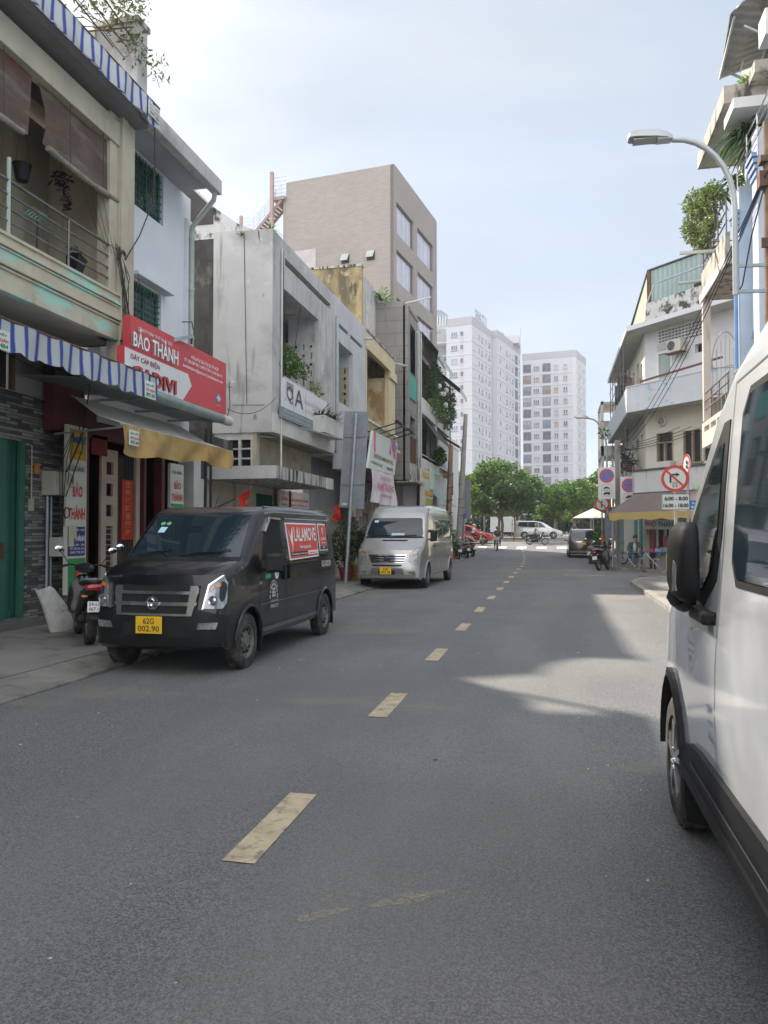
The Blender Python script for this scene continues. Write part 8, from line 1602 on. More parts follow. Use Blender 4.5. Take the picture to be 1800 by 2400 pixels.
mb = MB(); mb.lathe([(1.6, 0), (1.6, 1.6), (1.2, 1.9)], (*Tp(-1.5, 26), 54.2), n=16); mb.build('water_tank', STEEL, T2); mb = MB(); mb.box(-14, -9, 214, 220, 53.9, 56); mb.build('roof_hut', TW, T2); mb = MB(); mb.tube([(-9, 222, 54), (-9, 222, 60)], .12, 6); mb.build('mast', GALV, T2)
T3 = thing('apartment_tower', 'broad white apartment block on the right with columns of dark balconies', 'tower', (0, 225, 1.2))
block(T3, [(-8.6, 226.1), (5.5, 224.05), (6.6, 224.6), (9.6, 236), (-6, 240)], 1.2, 53.2)
zb = [49.1-3.28*k for k in range(12)]
face(T3, (-8.6, 226.1, 0), (5.5, 224.05, 0), [(1.3, 'balcony'), (4.0, 'triple'), (6.9, 'balcony'), (9.6, 'double'), (12.2, 'double')], zb, panels=[(9.6, 1.2), (12.2, 1.2)])
face(T3, (6.6, 224.6, 0), (9.6, 236, 0), [(2.5, 'narrow'), (5.5, 'pale'), (8.6, 'narrow')], zb, panels=[(4, .8)])
t = thing('apartment_podium', 'low pale building under the towers behind the trees', 'building', (0, 214, 1.2)); bx('wall', mat('podium_grey', (.22, .23, .25), .8), t, (-40, 30, 205, 222, 1.2, 7)); bx('windows', TGL, t, *[(-38+k*4, -36+k*4, 204.9, 205, 3, 5) for k in range(17)])
# trees
rtree = random.Random(31)
def tree(label, x, y, H_, crown, trunk_r=.16, mats=None, n=1.0, leaf=.30, cat='tree'):
    z0 = zg(y); t = thing('broadleaf_tree', label, cat, (x, y, z0), 'trees along the boulevard')
    m = MB(); top = z0+H_*.55; m.tube([(x, y, z0-.1), (x+.1, y, z0+H_*.25), (x-.05, y+.1, top)], [trunk_r, trunk_r*.8, trunk_r*.5], 8)
    m.build('trunk', BARK, t, smooth=60); lm = MB(); cm = MB(); cl = []
    for (cx, cy, cz, rx, ry, rz, k) in crown:
        for _ in range(k):
            while True:
                p = Vector((rtree.uniform(-1, 1), rtree.uniform(-1, 1), rtree.uniform(-1, 1)))
                if .35 < p.length <= 1: break
            cl.append(Vector((x+cx+p.x*rx, y+cy+p.y*ry, z0+cz+p.z*rz)))
    for i, c in enumerate(cl):
        s = rtree.uniform(.45, .95)*(H_/8)**.5; leaves(cm, c, (s, s, s*.6), int(95*n*rtree.uniform(.6, 1.2)), leaf, rtree, .55, shell=.7)
        if i % 3 == 0: b = Vector((x, y+.1, z0+H_*rtree.uniform(.3, .55))); mid = b.lerp(c, .5)+Vector((0, 0, -.2)); lm.tube([b, mid, c], [trunk_r*.4, trunk_r*.25, .02], 5)
    lm.build('limbs', BARK, t); cm.build('crown', mats or LT1, t, fix=False); return t
LT1 = leafmat('tree_leaf', (.022, .075, .010), (.14, .26, .035)); LT2 = leafmat('tree_leaf_dark', (.012, .042, .010), (.055, .12, .025)); LT3 = leafmat('tree_leaf_light', (.05, .12, .015), (.20, .31, .05))
tree('tallest spreading tree in front of the towers', -5.6, 80.5, 9, [(0, 0, 6.4, 2.6, 2.2, 1.7, 40), (-2.2, 0, 5.2, 1.9, 1.8, 1.9, 30), (2.2, 0, 5.6, 2.0, 1.8, 1.3, 24), (-.5, 0, 3.9, 2.6, 1.6, 1.0, 22)], .14, LT1, 1.1, .34)
tree('slender staked tree with feathery leaves in front of the silver people carrier', -3.55, 71.0, 6.2, [(0, 0, 4.4, 1.9, 1.5, 1.25, 34), (.9, 0, 3.6, 1.0, 1, .7, 8), (-1.0, 0, 3.7, .9, 1, .6, 8)], .10, LT2, 1.1, .26)
tree('round dark tree on the right above the parked seven seat car', 1.9, 78, 6.6, [(0, 0, 4.3, 2.7, 2, 1.4, 42), (-1.2, 0, 3.4, 1.3, 1.4, .8, 10)], .16, LT1, 1.1, .3)
tree('pale crowned tree behind the signs on the right', 6.4, 86, 8.4, [(0, 0, 5.6, 3.2, 2.4, 1.9, 44), (-2.4, 0, 4.4, 1.4, 1.6, 1.2, 12)], .2, LT1, 1.0, .36)
tree('light green tree behind the leaning poles', -9.2, 79, 7.4, [(0, 0, 5.0, 2.4, 2, 1.7, 32), (1.6, 0, 3.4, 1.2, 1.2, 1.2, 12)], .16, LT3, .9, .32)
tree('thin dark trunked tree between the cyclist and the white truck', -5.0, 76, 5.6, [(0, 0, 3.9, 1.3, 1.2, 1.0, 16), (-1.4, 0, 3.2, .9, .9, .8, 9)], .17, LT2, 1.0, .28)
tree('small yellow green tree low behind the silver people carrier', -1.0, 82, 3.8, [(0, 0, 2.5, 1.8, 1.2, .9, 20), (2.6, 0, 2.3, 1.6, 1.2, .8, 16)], .08, LT3, .9, .28)
tree('young yellowish tree beside the grey traffic board', -7.9, 76.5, 6.2, [(0, 0, 3.9, .8, .8, 1.6, 14)], .10, LT3, .8, .28)
tree('dark rear tree filling the gap between the two tall crowns', .2, 92, 7.6, [(0, 0, 4.8, 3.6, 2, 1.7, 40), (-4.5, 0, 4.2, 2.6, 1.6, 1.6, 20)], .2, LT2, 1.0, .36)
tree('rear tree on the far right by the pink wall', 12.5, 92, 8.0, [(0, 0, 4.8, 3.4, 2, 2.0, 36)], .2, LT1, .9, .36)
tree('rear tree on the far left end of the boulevard', -16, 86, 9.0, [(0, 0, 5.4, 4, 2, 2.2, 36)], .2, LT1, .9, .36)
m = MB()
for k in range(26): leaves(m, (-30+k*2.2, 95+rtree.uniform(-2, 2), zg(104)+1.9), (2.0, 1.3, 2.3+.8*math.sin(k*1.7)), 620, .55, rtree, .6)
tag(m.build('far_wood', LT2, fix=False), 'dark mass of distant greenery behind the boulevard fence', 'greenery', kind='stuff')
for x in (-3.85, -3.55, -3.25):
    pass
t = thing('tree_stakes', 'wooden stakes tied round the slender median tree', 'stakes', (-3.5, 71, 1)); m = MB(); [m.tube([(-3.75+.25*k, 71-.15*(k % 2), .85), (-3.68+.2*k, 71, 2.8)], .035, 6) for k in range(3)]; m.build('stakes', mat('stake_wood', (.26, .20, .14), .9), t); bx('tie', mat('stake_wood', (.26, .2, .14)), t, (-3.8, -3.2, 70.9, 70.94, 2.3, 2.36), (-3.8, -3.2, 70.9, 70.94, 1.6, 1.66))
t = thing('metal_fence', 'long dark metal fence along the far side of the boulevard', 'fence', (0, 90, 1.2)); fm = MB()
for k in range(140): x = -28+k*.4; fm.box(x, x+.05, 90.0, 90.05, 1.1, 3.3)
fm.box(-28, 28, 90, 90.06, 3.2, 3.28); fm.box(-28, 28, 90, 90.06, 1.4, 1.48); fm.build('bars', mat('fence_dark', (.05, .06, .07), .6, .3), t)
pm = [bx('post', mat('fence_post', (.14, .15, .16), .7), t, (-28+k*4, -27.8+k*4, 89.9, 90.1, 1.1, 3.5)) for k in range(15)]
t = thing('pink_wall', 'faded pink brick wall between the trees on the right', 'wall', (6, 94, 1.2)); bx('wall', mat('pink_brick', (.32, .18, .15), .9, var=.15, vs=1, tex=brick_tex((.32, .18, .15), (.27, .15, .12), (.3, .2, .18), .5, .16, .01, 0, .5)), t, (2.5, 9, 96, 96.3, 1.2, 5.2)); bx('coping', TWT, t, (2.4, 9.1, 95.9, 96.4, 5.2, 5.4))
t = thing('box_truck', 'plain white box truck parked behind the thin dark trunked tree', 'truck', (-5, 87, 1.2)); bx('box', mat('truck_white', (.66, .68, .70), .5, var=.03), t, (-6.9, -4.2, 86.2, 88, 1.65, 3.35)); bx('cab', mat('truck_white', (.66, .68, .7)), t, (-4.15, -2.9, 86.25, 87.95, 1.55, 2.9), bevel=.08); bx('cab_window', GLASS, t, (-3.9, -3.1, 86.22, 86.26, 2.2, 2.8)); 
for x in (-6.2, -3.5): m = MB(); m.lathe([(.2, -.1), (.36, -.1), (.36, .1), (.2, .1)], (x, 86.4, 1.56), (0, 1, 0)); m.build('wheel', RUB, t)
bx('chassis', UNDER, t, (-6.9, -3.0, 86.4, 87.8, 1.4, 1.62))
t = thing('parasol', 'pale market parasol tent beyond the parked car on the right', 'parasol', (3.0, 66, .6)); m = MB(); m.lathe([(1.5, 0), (.05, .7), (.001, .72)], (2.9, 60, 2.4+.3), n=8); m.build('canopy', mat('parasol_cream', (.55, .52, .46), .8), t); m = MB(); m.tube([(2.9, 60, .4), (2.9, 60, 3.3)], .03, 6); m.build('pole', GALV, t)
# ---------------------------------------------------------------- motorbikes, riders, small street things
SEAT = mat('seat_black', (.03, .03, .032), .6, var=.2); RIMA = mat('bike_rim', (.35, .35, .35), .3, .8)
def bike(label, col, loc, rot, kind='scooter', cat='motorbike', plt=None, box=None, lean=0., parked=True, group=None):
    """front towards -y, length 1.9, ground z=0"""
    t = thing('motorbike' if kind != 'scooter' else 'scooter', label, cat, group=group)
    B_ = mat('bike_'+col[0], col[1], .3, .0, coat=.15, var=.05, spec=.35)
    r = .29 if kind != 'scooter' else .25; yf, yr = -.63, .62; w = .05 if kind != 'scooter' else .06
    for y in (yf, yr):
        m = MB(); m.lathe([(r-.07, -w), (r-.02, -w), (r, -w*.4), (r, w*.4), (r-.02, w), (r-.07, w), (r-.07, -w)], (0, y, r), (1, 0, 0), 28, caps=False); wo = m.build('wheel', RUB, t, world=False, smooth=50)
        m = MB(); m.lathe([(r-.075, -w*.6), (r-.05, -w*.6), (r-.05, w*.6), (r-.075, w*.6), (r-.075, -w*.6)], (0, y, r), (1, 0, 0), 24, caps=False); m.tube([(-.06, y, r), (.06, y, r)], .035, 8)
        for k in range(10 if kind != 'scooter' else 5): a = 2*math.pi*k/(10 if kind != 'scooter' else 5); m.tube([(0, y, r), (0, y+(r-.06)*math.cos(a), r+(r-.06)*math.sin(a))], .008 if kind != 'scooter' else .018, 4)
        m.build('rim', RIMA, wo, world=False)
    m = MB(); [m.tube([(s*.07, yf, r), (s*.065, yf+.16, .62), (s*.03, yf+.24, .86)], .022, 6) for s in (-1, 1)]; m.build('fork', GALV, t, world=False)
    m = MB()  # front fender, leg shield, floor, tail
    def shell(secs, n=12):
        vs = []
        for (y, z, hw, hh) in secs:
            for k in range(n): a = 2*math.pi*k/n; vs.append((hw*math.copysign(abs(math.cos(a))**.8, math.cos(a)), y, z+hh*math.copysign(abs(math.sin(a))**.8, math.sin(a))))
        L_ = len(secs); m.add(vs, [(i*n+k, i*n+(k+1) % n, (i+1)*n+(k+1) % n, (i+1)*n+k) for i in range(L_-1) for k in range(n)] + [tuple(range(n))[::-1], tuple(range((L_-1)*n, L_*n))])
    shell([(yf-.26, r+.12, .03, .02), (yf-.12, r+.24, .07, .04), (yf+.05, r+.27, .08, .04), (yf+.2, r+.18, .06, .03)])
    if kind == 'scooter':
        shell([(-.52, .80, .10, .09), (-.48, .62, .20, .22), (-.42, .48, .21, .20), (-.36, .40, .17, .14)]); shell([(-.40, .34, .15, .05), (-.1, .30, .16, .06), (.10, .34, .15, .10), (.2, .50, .15, .18), (.45, .62, .15, .14), (.75, .72, .10, .08), (.92, .76, .04, .04)])
        shell([(-.55, .98, .10, .08), (-.42, .98, .14, .07), (-.34, .96, .08, .05)])
    else:
        shell([(-.50, .86, .05, .07), (-.38, .72, .10, .14), (-.2, .52, .11, .14), (.0, .42, .13, .13), (.2, .40, .12, .12)]); shell([(-.05, .60, .06, .06), (.2, .64, .11, .09), (.5, .66, .12, .10), (.8, .74, .08, .07), (.98, .80, .03, .03)]); shell([(-.56, .98, .08, .08), (-.44, .98, .12, .07), (-.38, .96, .06, .04)])
    m.build('bodywork', B_, t, world=False, smooth=45)
    m = MB(); m.box(-.09, .09, -.1, .45, .22, .42); m.tube([(.13, .1, .28), (.15, .5, .30), (.16, .95, .38)], [.03, .035, .05], 8); m.tube([(-.08, .35, .3), (-.08, .62, .27)], .04, 6); m.build('engine', PLAS, t, world=False, bevel=.02)
    m = MB(); vs = []
    shell2 = [(-.06, .76, .08, .03), (.05, .79, .13, .05), (.3, .79, .14, .05), (.42, .83, .14, .05), (.72, .85, .12, .05), (.80, .85, .05, .02)]
    n = 12
    for (y, z, hw, hh) in shell2:
        for k in range(n): a = 2*math.pi*k/n; vs.append((hw*math.cos(a), y, z+hh*math.sin(a)))
    m.add(vs, [(i*n+k, i*n+(k+1) % n, (i+1)*n+(k+1) % n, (i+1)*n+k) for i in range(5) for k in range(n)] + [tuple(range(n))[::-1], tuple(range(5*n, 6*n))]); m.build('seat', SEAT, t, world=False, smooth=60)
    m = MB(); m.tube([(-.34, -.26, 1.0), (-.2, -.42, 1.03), (0, -.44, 1.0), (.2, -.42, 1.03), (.34, -.26, 1.0)], .013, 6); [m.tube([(s*.25, -.35, 1.02), (s*.37, -.24, .995)], .02, 6) for s in (-1, 1)]; m.tube([(-.28, -.44, 1.0), (-.36, -.40, .97)], .008, 4); m.build('handlebar', PLAS, t, world=False)
    for s in (-1, 1):
        m = MB(); m.tube([(s*.22, -.38, 1.03), (s*.30, -.42, 1.16), (s*.36, -.40, 1.22)], .007, 5); mo = m.build('mirror', PLAS, t, world=False); m = MB(); m.sphere((s*.37, -.40, 1.25), (.065, .015, .045), 6); m.build('mirror_glass', CHROME, mo, world=False)
    m = MB(); m.sphere((0, -.60, .97 if kind != 'scooter' else .98), (.08, .03, .05), 6); m.build('headlight', LENS, t, world=False)
    m = MB(); m.sphere((0, .93, .76), (.09, .05, .035), 6); m.build('tail_light', REDL, t, world=False); 
    for s in (-1, 1): m = MB(); m.sphere((s*.13, .92, .66), (.045, .02, .02), 5); m.build('indicator', AMB, t, world=False)
    m = MB(); m.tube([(-.14, .5, .85), (-.13, .85, .88), (0, .95, .89), (.13, .85, .88), (.14, .5, .85)], .012, 6); m.build('grab_rail', GALV, t, world=False); m = MB(); m.prism([(-.06, .78, .62), (.06, .78, .62), (.07, 1.0, .36), (-.07, 1.0, .36)], (0, .02, .01)); m.build('rear_fender', PLAS, t, world=False)
    plate(t, (.095, .985, .46), (-1, 0, 0), .19, .14, plt or ['59-X1', '382.14'], PLW, V=(0, -.2, .98))
    if parked: m = MB(); m.tube([(-.05, .25, .3), (-.22, .38, .02)], .012, 5); m.build('stand', GALV, t, world=False)
    if box: bx('carrier_box', box, t, (-.2, .2, .72, 1.05, .92, 1.22), world=False, bevel=.03)
    t.location = loc; t.rotation_euler = (0, lean, rot); return t
BK = ('black', (.018, .018, .02))
b1 = bike('black motorbike with red tail and white plate squeezed beside the black van front', BK, (-6.5, 9.75, .1), R(138+98-90+0), 'scooter', plt=['59-U2', '067.18'], lean=R(-4))
b1.rotation_euler = (0, R(-3), R(180+40))
b1b = MB(); b1b.sphere((0, .95, .78), (.16, .07, .05), 8); b1b.build('tail_light_bar', REDL, b1, world=False)
b2 = bike('second motorbike with a red leg shield hidden behind the black van nose', ('dark_red', (.09, .010, .010)), (-6.55, 11.3, .1), R(180+30), 'cub', lean=R(-3))
for lab, cl, x, y, a, k, bxm_ in (('dark parked motorbike nearest the pale concrete pole on the left kerb', BK, -5.55, 44.6, 200, 'cub', None), ('silver trimmed motorbike parked second along the left kerb', ('silver', (.30, .31, .32)), -5.35, 46.6, 205, 'scooter', None), ('motorbike parked third along the left kerb with a pale seat cover', ('grey', (.16, .17, .19)), -5.2, 48.3, 208, 'scooter', None)):
    bike(lab, cl, (x, y, zg(y)+.004), R(a), k, group='motorbikes parked along the left kerb', box=bxm_)
bike('dark scooter with red tail standing behind the grey car on the right', ('maroon', (.07, .012, .02)), (1.9, 40.8, .01), R(170), 'scooter', plt=['59-H1', '120.77'])
bike('black scooter with white plate leaning at the alley corner', BK, (2.05, 34.0, .01), R(160), 'scooter', plt=['59-P1', '845.20'], lean=R(8))
bike('scooter with shiny rack parked nose in between the post and the black scooter', ('pearl', (.30, .30, .30)), (2.5, 36.9, .13), R(110), 'cub')
# ---------- people
SKIN = mat('skin', (.34, .20, .13), .6, var=.05); HAIR = mat('black_hair', (.015, .012, .01), .6, var=.1)
def skinmesh(pts, edges, root_i=0, sub=2):
    me = bpy.data.meshes.new('sk'); me.from_pydata([p[0] for p in pts], edges, []); o = bpy.data.objects.new('sk', me); COL.objects.link(o)
    md = o.modifiers.new('s', 'SKIN'); md.use_smooth_shade = True; o.modifiers.new('u', 'SUBSURF').levels = sub
    sv = me.skin_vertices[0].data
    for i, p in enumerate(pts): sv[i].radius = (p[1], p[2] if len(p) > 2 else p[1]); sv[i].use_root = (i == root_i)
    dg = bpy.context.evaluated_depsgraph_get(); ev = o.evaluated_get(dg); r = bpy.data.meshes.new_from_object(ev)
    vs = [tuple(v.co) for v in r.vertices]; fs = [tuple(f.vertices) for f in r.polygons]; bpy.data.objects.remove(o); bpy.data.meshes.remove(me); bpy.data.meshes.remove(r); return vs, fs
def person(label, J, shirt, trousers, loc, rot, helmet=None, sleeve='short', shoes=None, hair=True, facing=-1, cat='person', undershirt=None):
    """J: joints in local metres facing -y"""
    t = thing('person', label, cat); V_ = Vector
    pel, chest, neck, head = map(V_, (J['pelvis'], J['chest'], J['neck'], J['head']))
    pts = [(pel, .12, .10), (chest, .145, .10), (neck, .055, .055), (head, .075, .085), (head+V_((0, 0, .09)), .07, .078)]; ed = [(0, 1), (1, 2), (2, 3), (3, 4)]; arms = []; legs = []
    for s, q in ((-1, 'L'), (1, 'R')):
        sh, el, ha = map(V_, (J['sh'+q], J['el'+q], J['ha'+q])); hip, kn, an, toe = map(V_, (J['hip'+q], J['kn'+q], J['an'+q], J['toe'+q])); i = len(pts)
        wr = el.lerp(ha, .86); pts += [(sh, .055), (el, .040), (wr, .027), (ha, .035, .02)]; ed += [(1, i), (i, i+1), (i+1, i+2), (i+2, i+3)]
        i = len(pts); pts += [(hip, .085), (kn, .058), (an, .038), (toe, .04, .03)]; ed += [(0, i), (i, i+1), (i+1, i+2), (i+2, i+3)]; arms.append((sh, el, wr, ha)); legs.append((hip, kn, an, toe))
    vs, fs = skinmesh([(tuple(p[0]),)+p[1:] for p in pts], ed); m = MB(); m.add(vs, fs)
    m.sphere(tuple(head+V_((0, -.088, .02))), (.014, .02, .022), 5)                      # nose
    for s in (-1, 1): m.sphere(tuple(head+V_((s*.078, .0, .02))), (.012, .025, .03), 5); m.sphere(tuple(head+V_((s*.03, -.078, .045))), (.012, .006, .006), 4)
    for (sh, el, wr, ha) in arms:
        d = (ha-wr).normalized(); sd = d.cross(V_((0, 0, 1))); sd = sd.normalized() if sd.length > .1 else V_((1, 0, 0)); dn = sd.cross(d)
        for k, (o_, l_) in enumerate(((-.028, .06), (-.01, .072), (.009, .068), (.027, .052))):
            a = ha+sd*o_; m.tube([a, a+d*l_*.5-dn*.01*(-1), a+d*l_*.8-V_((0, 0, .03))], [.009, .009, .007], 5)
        m.tube([wr.lerp(ha, .5)+sd*.03, ha+sd*.055+V_((0, 0, -.02))], [.011, .008], 5)
    m.build('body', SKIN, t, world=False, smooth=80)
    sl = .62 if sleeve == 'short' else 1.; p2 = [(pel+V_((0, 0, -.02)), .135, .115), (chest, .17, .12), (neck+V_((0, 0, -.02)), .075, .07)]; e2 = [(0, 1), (1, 2)]
    for (sh, el, wr, ha) in arms:
        i = len(p2); p2.append((sh, .072)); e2.append((1, i)); p2.append((sh.lerp(el, .62 if sleeve == 'short' else 1), .058)); e2.append((i, i+1))
        if sleeve != 'short': p2.append((wr, .042)); e2.append((i+1, i+2))
    vs, fs = skinmesh([(tuple(p[0]),)+p[1:] for p in p2], e2); m = MB(); m.add(vs, fs); m.build('shirt' if sleeve == 'short' else 'jacket', shirt, t, world=False, smooth=80)
    if undershirt: m = MB(); m.sphere(tuple(chest+V_((0, -.10, -.05))), (.07, .06, .2), 8); m.build('undershirt', undershirt, t, world=False, smooth=80)
    p3 = [(pel, .14, .12)]; e3 = []
    for (hip, kn, an, toe) in legs: i = len(p3); p3 += [(hip, .10), (kn, .074), (kn.lerp(an, .88), .055)]; e3 += [(0, i), (i, i+1), (i+1, i+2)]
    vs, fs = skinmesh([(tuple(p[0]),)+p[1:] for p in p3], e3); m = MB(); m.add(vs, fs); m.build('trousers', trousers, t, world=False, smooth=80)
    for (hip, kn, an, toe) in legs: m = MB(); c = an.lerp(toe, .55); d = toe-an; m.sphere(tuple(c+V_((0, 0, -.015))), (.045, .12, .04), 6); m.build('shoe', shoes or PLAS, t, world=False, smooth=80)
    m = MB()
    if helmet: m.sphere(tuple(head+V_((0, .01, .075))), (.125, .145, .115), 8); m.box(head.x-.09, head.x+.09, head.y-.19, head.y-.08, head.z+.05, head.z+.065); m.build('helmet', helmet, t, world=False, smooth=80)
    else: m.sphere(tuple(head+V_((0, .022, .075))), (.092, .098, .095), 8); m.build('hair', HAIR, t, world=False, smooth=80)
    t.location = loc; t.rotation_euler = (0, 0, rot); return t
RIDE = dict(pelvis=(0, .22, .90), chest=(0, .14, 1.26), neck=(0, .10, 1.44), head=(0, .06, 1.56), shL=(-.19, .12, 1.36), shR=(.19, .12, 1.36), elL=(-.27, -.06, 1.16), elR=(.27, -.06, 1.16), haL=(-.33, -.26, 1.03), haR=(.33, -.26, 1.03),
    hipL=(-.10, .18, .86), hipR=(.10, .18, .86), knL=(-.17, -.22, .78), knR=(.17, -.22, .78), anL=(-.16, -.10, .36), anR=(.16, -.10, .36), toeL=(-.16, -.26, .32), toeR=(.16, -.26, .32))
navy = mat('cloth_navy', (.03, .035, .06), .85); beige = mat('cloth_beige', (.34, .27, .17), .85, var=.15, vs=8); dkgrey = mat('cloth_dark_grey', (.07, .075, .08), .85); whitec = mat('cloth_white', (.60, .60, .63), .85); blackc = mat('cloth_black', (.015, .015, .017), .85); denim = mat('cloth_denim', (.05, .08, .15), .85, var=.2, vs=8); tealj = mat('cloth_dark_teal', (.03, .08, .09), .85)
zc_ = zg(64.8)
bike('cream scooter being ridden to the right along the boulevard', ('cream', (.42, .33, .22)), (-6.45, 64.8, zc_), R(90), 'scooter', parked=False)
person('person in a white shirt and dark trousers riding the cream scooter', RIDE, whitec, navy, (-6.45, 64.8, zc_), R(90), helmet=mat('helmet_beige', (.35, .28, .22), .4))
bike('dark motorbike being ridden to the right before the silver people carrier', ('blackblue', (.02, .03, .04)), (-1.35, 65, zg(65)), R(90), 'cub', parked=False)
person('person in a beige shirt and cap helmet riding the dark motorbike', RIDE, beige, dkgrey, (-1.35, 65, zg(65)), R(90), helmet=mat('helmet_brown', (.16, .11, .07), .4))
# cyclist towards the camera
zq = zg(56); t = thing('bicycle', 'bicycle with a pale front basket ridden toward the camera', 'bicycle', (0, 0, 0))
for y in (-.52, .52):
    m = MB(); m.lathe([(.315, -.02), (.34, -.015), (.34, .015), (.315, .02), (.315, -.02)], (0, y, .34), (1, 0, 0), 30, caps=False); wo = m.build('wheel', RUB, t, world=False); m = MB(); [m.tube([(0, y, .34), (0, y+.32*math.cos(a*.524), .34+.32*math.sin(a*.524))], .003, 3) for a in range(12)]; m.build('spokes', GALV, wo, world=False)
m = MB(); m.tube([(0, -.52, .34), (0, -.40, .85), (0, -.38, .98)], .016, 6); m.tube([(0, -.41, .75), (0, .1, .32), (0, .18, .82)], .016, 6); m.tube([(0, .52, .34), (0, .1, .32)], .012, 5); m.tube([(0, .52, .34), (0, .16, .75)], .012, 5); m.build('frame', mat('bike_frame_grey', (.12, .13, .14), .4, .4), t, world=False)
m = MB(); m.tube([(-.28, -.22, 1.02), (-.1, -.38, 1.0), (.1, -.38, 1.0), (.28, -.22, 1.02)], .012, 6); m.build('handlebar', STEEL, t, world=False); m = MB(); m.sphere((0, .2, .86), (.09, .13, .04), 6); m.build('saddle', SEAT, t, world=False)
m = MB(); m.box(-.17, .17, -.68, -.44, .78, .80); m.box(-.17, .17, -.69, -.68, .78, 1.0); m.box(-.18, -.17, -.68, -.44, .78, 1.0); m.box(.17, .18, -.68, -.44, .78, 1.0); m.build('basket', mat('basket_pale', (.40, .38, .38), .7), t, world=False); m = MB(); m.tube([(-.14, .1, .2), (-.04, .1, .32), (.04, .1, .32), (.14, .1, .44)], .014, 5); m.build('pedals', PLAS, t, world=False)
t.location = (-3.98, 56, zq)
CYC = dict(RIDE, pelvis=(0, .2, .95), chest=(0, .08, 1.30), neck=(0, .02, 1.48), head=(0, -.02, 1.60), shL=(-.19, .05, 1.40), shR=(.19, .05, 1.40), elL=(-.31, -.05, 1.20), elR=(.31, -.05, 1.20), haL=(-.28, -.22, 1.04), haR=(.28, -.22, 1.04), hipL=(-.1, .18, .9), hipR=(.1, .18, .9), knL=(-.16, -.16, .66), knR=(.18, -.2, .82), anL=(-.2, .06, .28), anR=(.2, .04, .45), toeL=(-.22, -.08, .22), toeR=(.22, -.1, .40))
person('person in a dark grey shirt cycling toward the camera near the zebra crossing', CYC, dkgrey, blackc, (-3.98, 56, zq), 0, helmet=mat('cap_brown', (.2, .13, .1), .8))
SIT = dict(pelvis=(0, .12, .56), chest=(0, .02, .92), neck=(0, -.04, 1.10), head=(.02, -.10, 1.21), shL=(-.19, .0, 1.02), shR=(.19, .0, 1.02), elL=(-.27, -.12, .76), elR=(.27, -.12, .78), haL=(-.10, -.34, .72), haR=(.14, -.36, .80), hipL=(-.11, .08, .53), hipR=(.11, .08, .53), knL=(-.16, -.34, .55), knR=(.18, -.34, .55), anL=(-.12, -.38, .12), anR=(.14, -.38, .12), toeL=(-.12, -.55, .06), toeR=(.15, -.55, .06))
person('person in a dark open jacket and jeans sitting bent over a bowl at the stall', SIT, tealj, denim, (3.2, 32.95, .12), R(12), sleeve='long', undershirt=mat('cloth_pale_grey', (.42, .42, .42), .85), shoes=mat('sandal_brown', (.2, .12, .08)))
p = F(.25, 1.72, 0); stool('steel stool under the sitting man', 3.2, 33.1, 9)
ST = dict(pelvis=(0, 0, .95), chest=(0, 0, 1.30), neck=(0, 0, 1.48), head=(0, -.03, 1.60), shL=(-.19, 0, 1.40), shR=(.19, 0, 1.40), elL=(-.25, -.06, 1.14), elR=(.25, -.06, 1.14), haL=(-.16, -.28, 1.06), haR=(.16, -.28, 1.06), hipL=(-.1, 0, .9), hipR=(.1, 0, .9), knL=(-.1, -.02, .5), knR=(.1, -.02, .5), anL=(-.1, .02, .09), anR=(.1, .02, .09), toeL=(-.1, -.13, .05), toeR=(.1, -.13, .05))
q = F(3.7, -.1, .12); person('person in grey working behind the stall glass cabinet', ST, mat('cloth_mid_grey', (.2, .2, .2), .85), dkgrey, q, R(-49))
q = F(4.1, 2.3, .12); person('person in a red and white jacket standing by the stall, half behind the van mirror', ST, mat('cloth_red', (.42, .02, .03), .85), dkgrey, q, R(140), sleeve='long')
person('small distant person in dark clothes standing beyond the parked seven seat car', ST, navy, blackc, (1.75, 68.6, zg(68.6)), R(30))
# ---------- small things on the left
t = thing('rice_sack', 'white woven sack with faded red print leaning on the tiled wall step', 'sack', (-7.5, 10.4, .1)); m = MB(); n = 14; vs = []
for j, (z, w_, d_, oy) in enumerate(((.0, .24, .10, 0), (.12, .27, .13, -.0), (.3, .27, .12, -.06), (.46, .24, .08, -.16), (.60, .24, .03, -.26), (.66, .23, .01, -.30))):
    for k in range(n): a = 2*math.pi*k/n; vs.append((-7.35+d_*math.cos(a)*1.0-.12*z-.0, 10.45+w_*math.sin(a)*1.0+oy+.02*math.sin(5*a), .105+z+.03*math.sin(3*a)*(1 if j > 3 else 0)))
m.add(vs, [(i*n+k, i*n+(k+1) % n, (i+1)*n+(k+1) % n, (i+1)*n+k) for i in range(5) for k in range(n)] + [tuple(range(n))[::-1], tuple(range(5*n, 6*n))]); so_ = m.build('sack_cloth', mat('sack_white', (.50, .49, .46), .85, var=.15, vs=8, stains=[((.30, .28, .26), .6, .8, (4, 4, 4), 2)]), t, smooth=60)
for k, q in enumerate(('VIETNAM', 'GẠO THƠM', '50 KG', 'HCM')): text(q, (-7.245-.02*k, 10.32+.0*k, .55-.08*k), (0, 1, 0), (-.1, 0, 1), .26, .045, mat('print_faded_red', (.45, .12, .12)), so_, .02, .01)
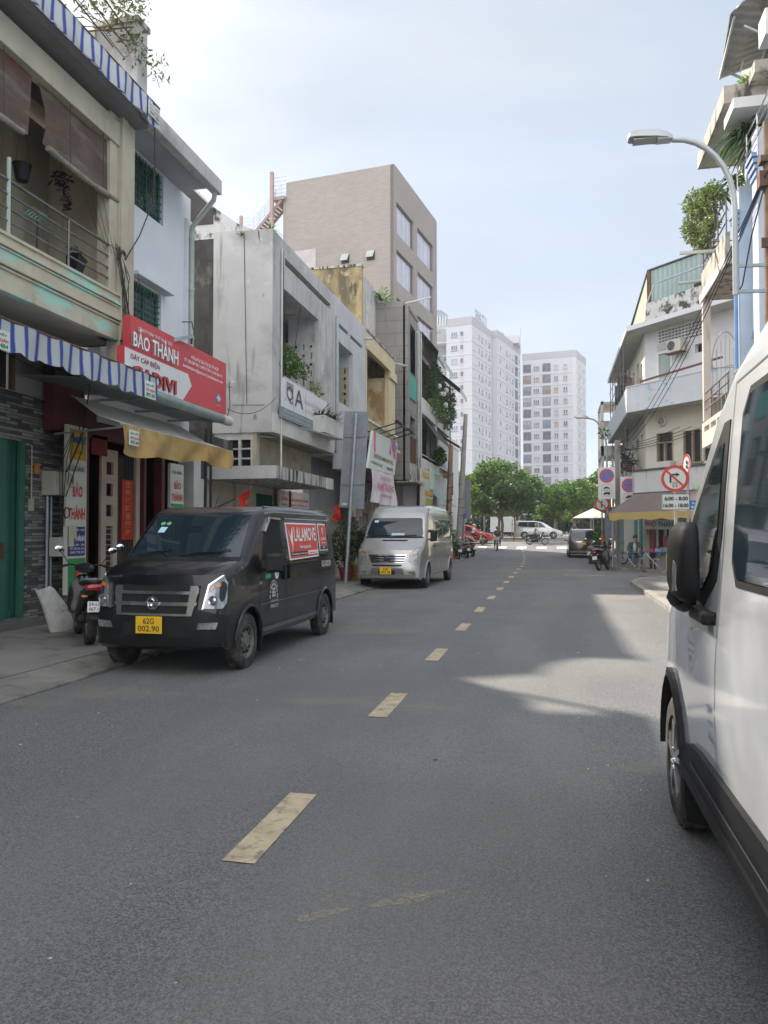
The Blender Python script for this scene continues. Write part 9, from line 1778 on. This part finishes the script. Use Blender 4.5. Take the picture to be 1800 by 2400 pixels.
for i, (x, y, s, lab, mm) in enumerate(((-6.35, 23.3, 1., 'dark leafy shrub behind the slanting traffic board pole', LEAF2), (-5.95, 24.6, .95, 'leafy shrub standing just left of the silver minibus', LEAF2), (-6.8, 22.6, .8, 'shrub behind the rear corner of the black van', LEAF2), (-5.75, 43.4, .95, 'leafy potted shrub at the foot of the wooden pole', LEAF1))):
    t = thing('potted_shrub', lab, 'plant', (x, y, .1), 'potted shrubs along the left pavement'); m = MB(); m.lathe([(.17*s, 0), (.24*s, .38*s), (.25*s, .40*s), (.20*s, .38*s)], (x, y, .105), n=16); m.build('pot', TERRA, t, smooth=40); m = MB(); leaves(m, (x, y, 1.25*s), (.48*s, .5*s, .75*s), int(900*s), .12, rtree, .45); m.build('foliage', mm, t, fix=False); m = MB(); [m.tube([(x, y, .4), (x+rtree.uniform(-.3, .3), y+rtree.uniform(-.3, .3), 1.4)], .014, 5) for _ in range(5)]; m.build('stems', BARK, t)
t = thing('crate', 'yellow ochre crate on the pavement left of the silver minibus', 'crate', (-6.3, 24, .1)); bx('box', mat('ochre_crate', (.48, .30, .05), .7, var=.1), t, (-6.6, -6.05, 23.9, 24.4, .105, .58), bevel=.01); bx('slats', mat('ochre_dark', (.30, .18, .03), .7), t, *[(-6.6, -6.05, 23.88, 23.9, .2+k*.13, .23+k*.13) for k in range(3)])
t = thing('potted_plant', 'red pot with a bright leafy plant beside the parked motorbikes', 'plant', (-5.7, 42.7, .1)); m = MB(); m.lathe([(.14, 0), (.2, .3), (.2, .32)], (-5.55, 42.6, .11), n=14); m.build('pot', REDT, t); m = MB(); leaves(m, (-5.55, 42.6, .75), (.25, .25, .35), 200, .14, rtree, .5); m.build('leaves', LEAF1, t, fix=False)
# ---------------------------------------------------------------- thin city haze
hz = MB(); hz.box(-75, 75, -62, 262, -1.2, 64); ho = hz.build('haze', None, fix=True); tag(ho, 'thin pale haze in the air over the street', 'haze', kind='stuff')
hm = bpy.data.materials.new('haze'); hm.use_nodes = True; hn = hm.node_tree; hn.nodes.remove(hn.nodes['Principled BSDF']); pv = hn.nodes.new('ShaderNodeVolumePrincipled')
pv.inputs['Color'].default_value = (.88, .92, 1, 1); pv.inputs['Density'].default_value = .00055; pv.inputs['Anisotropy'].default_value = .2
hn.links.new(pv.outputs[0], hn.nodes['Material Output'].inputs['Volume']); ho.data.materials.clear(); ho.data.materials.append(hm)
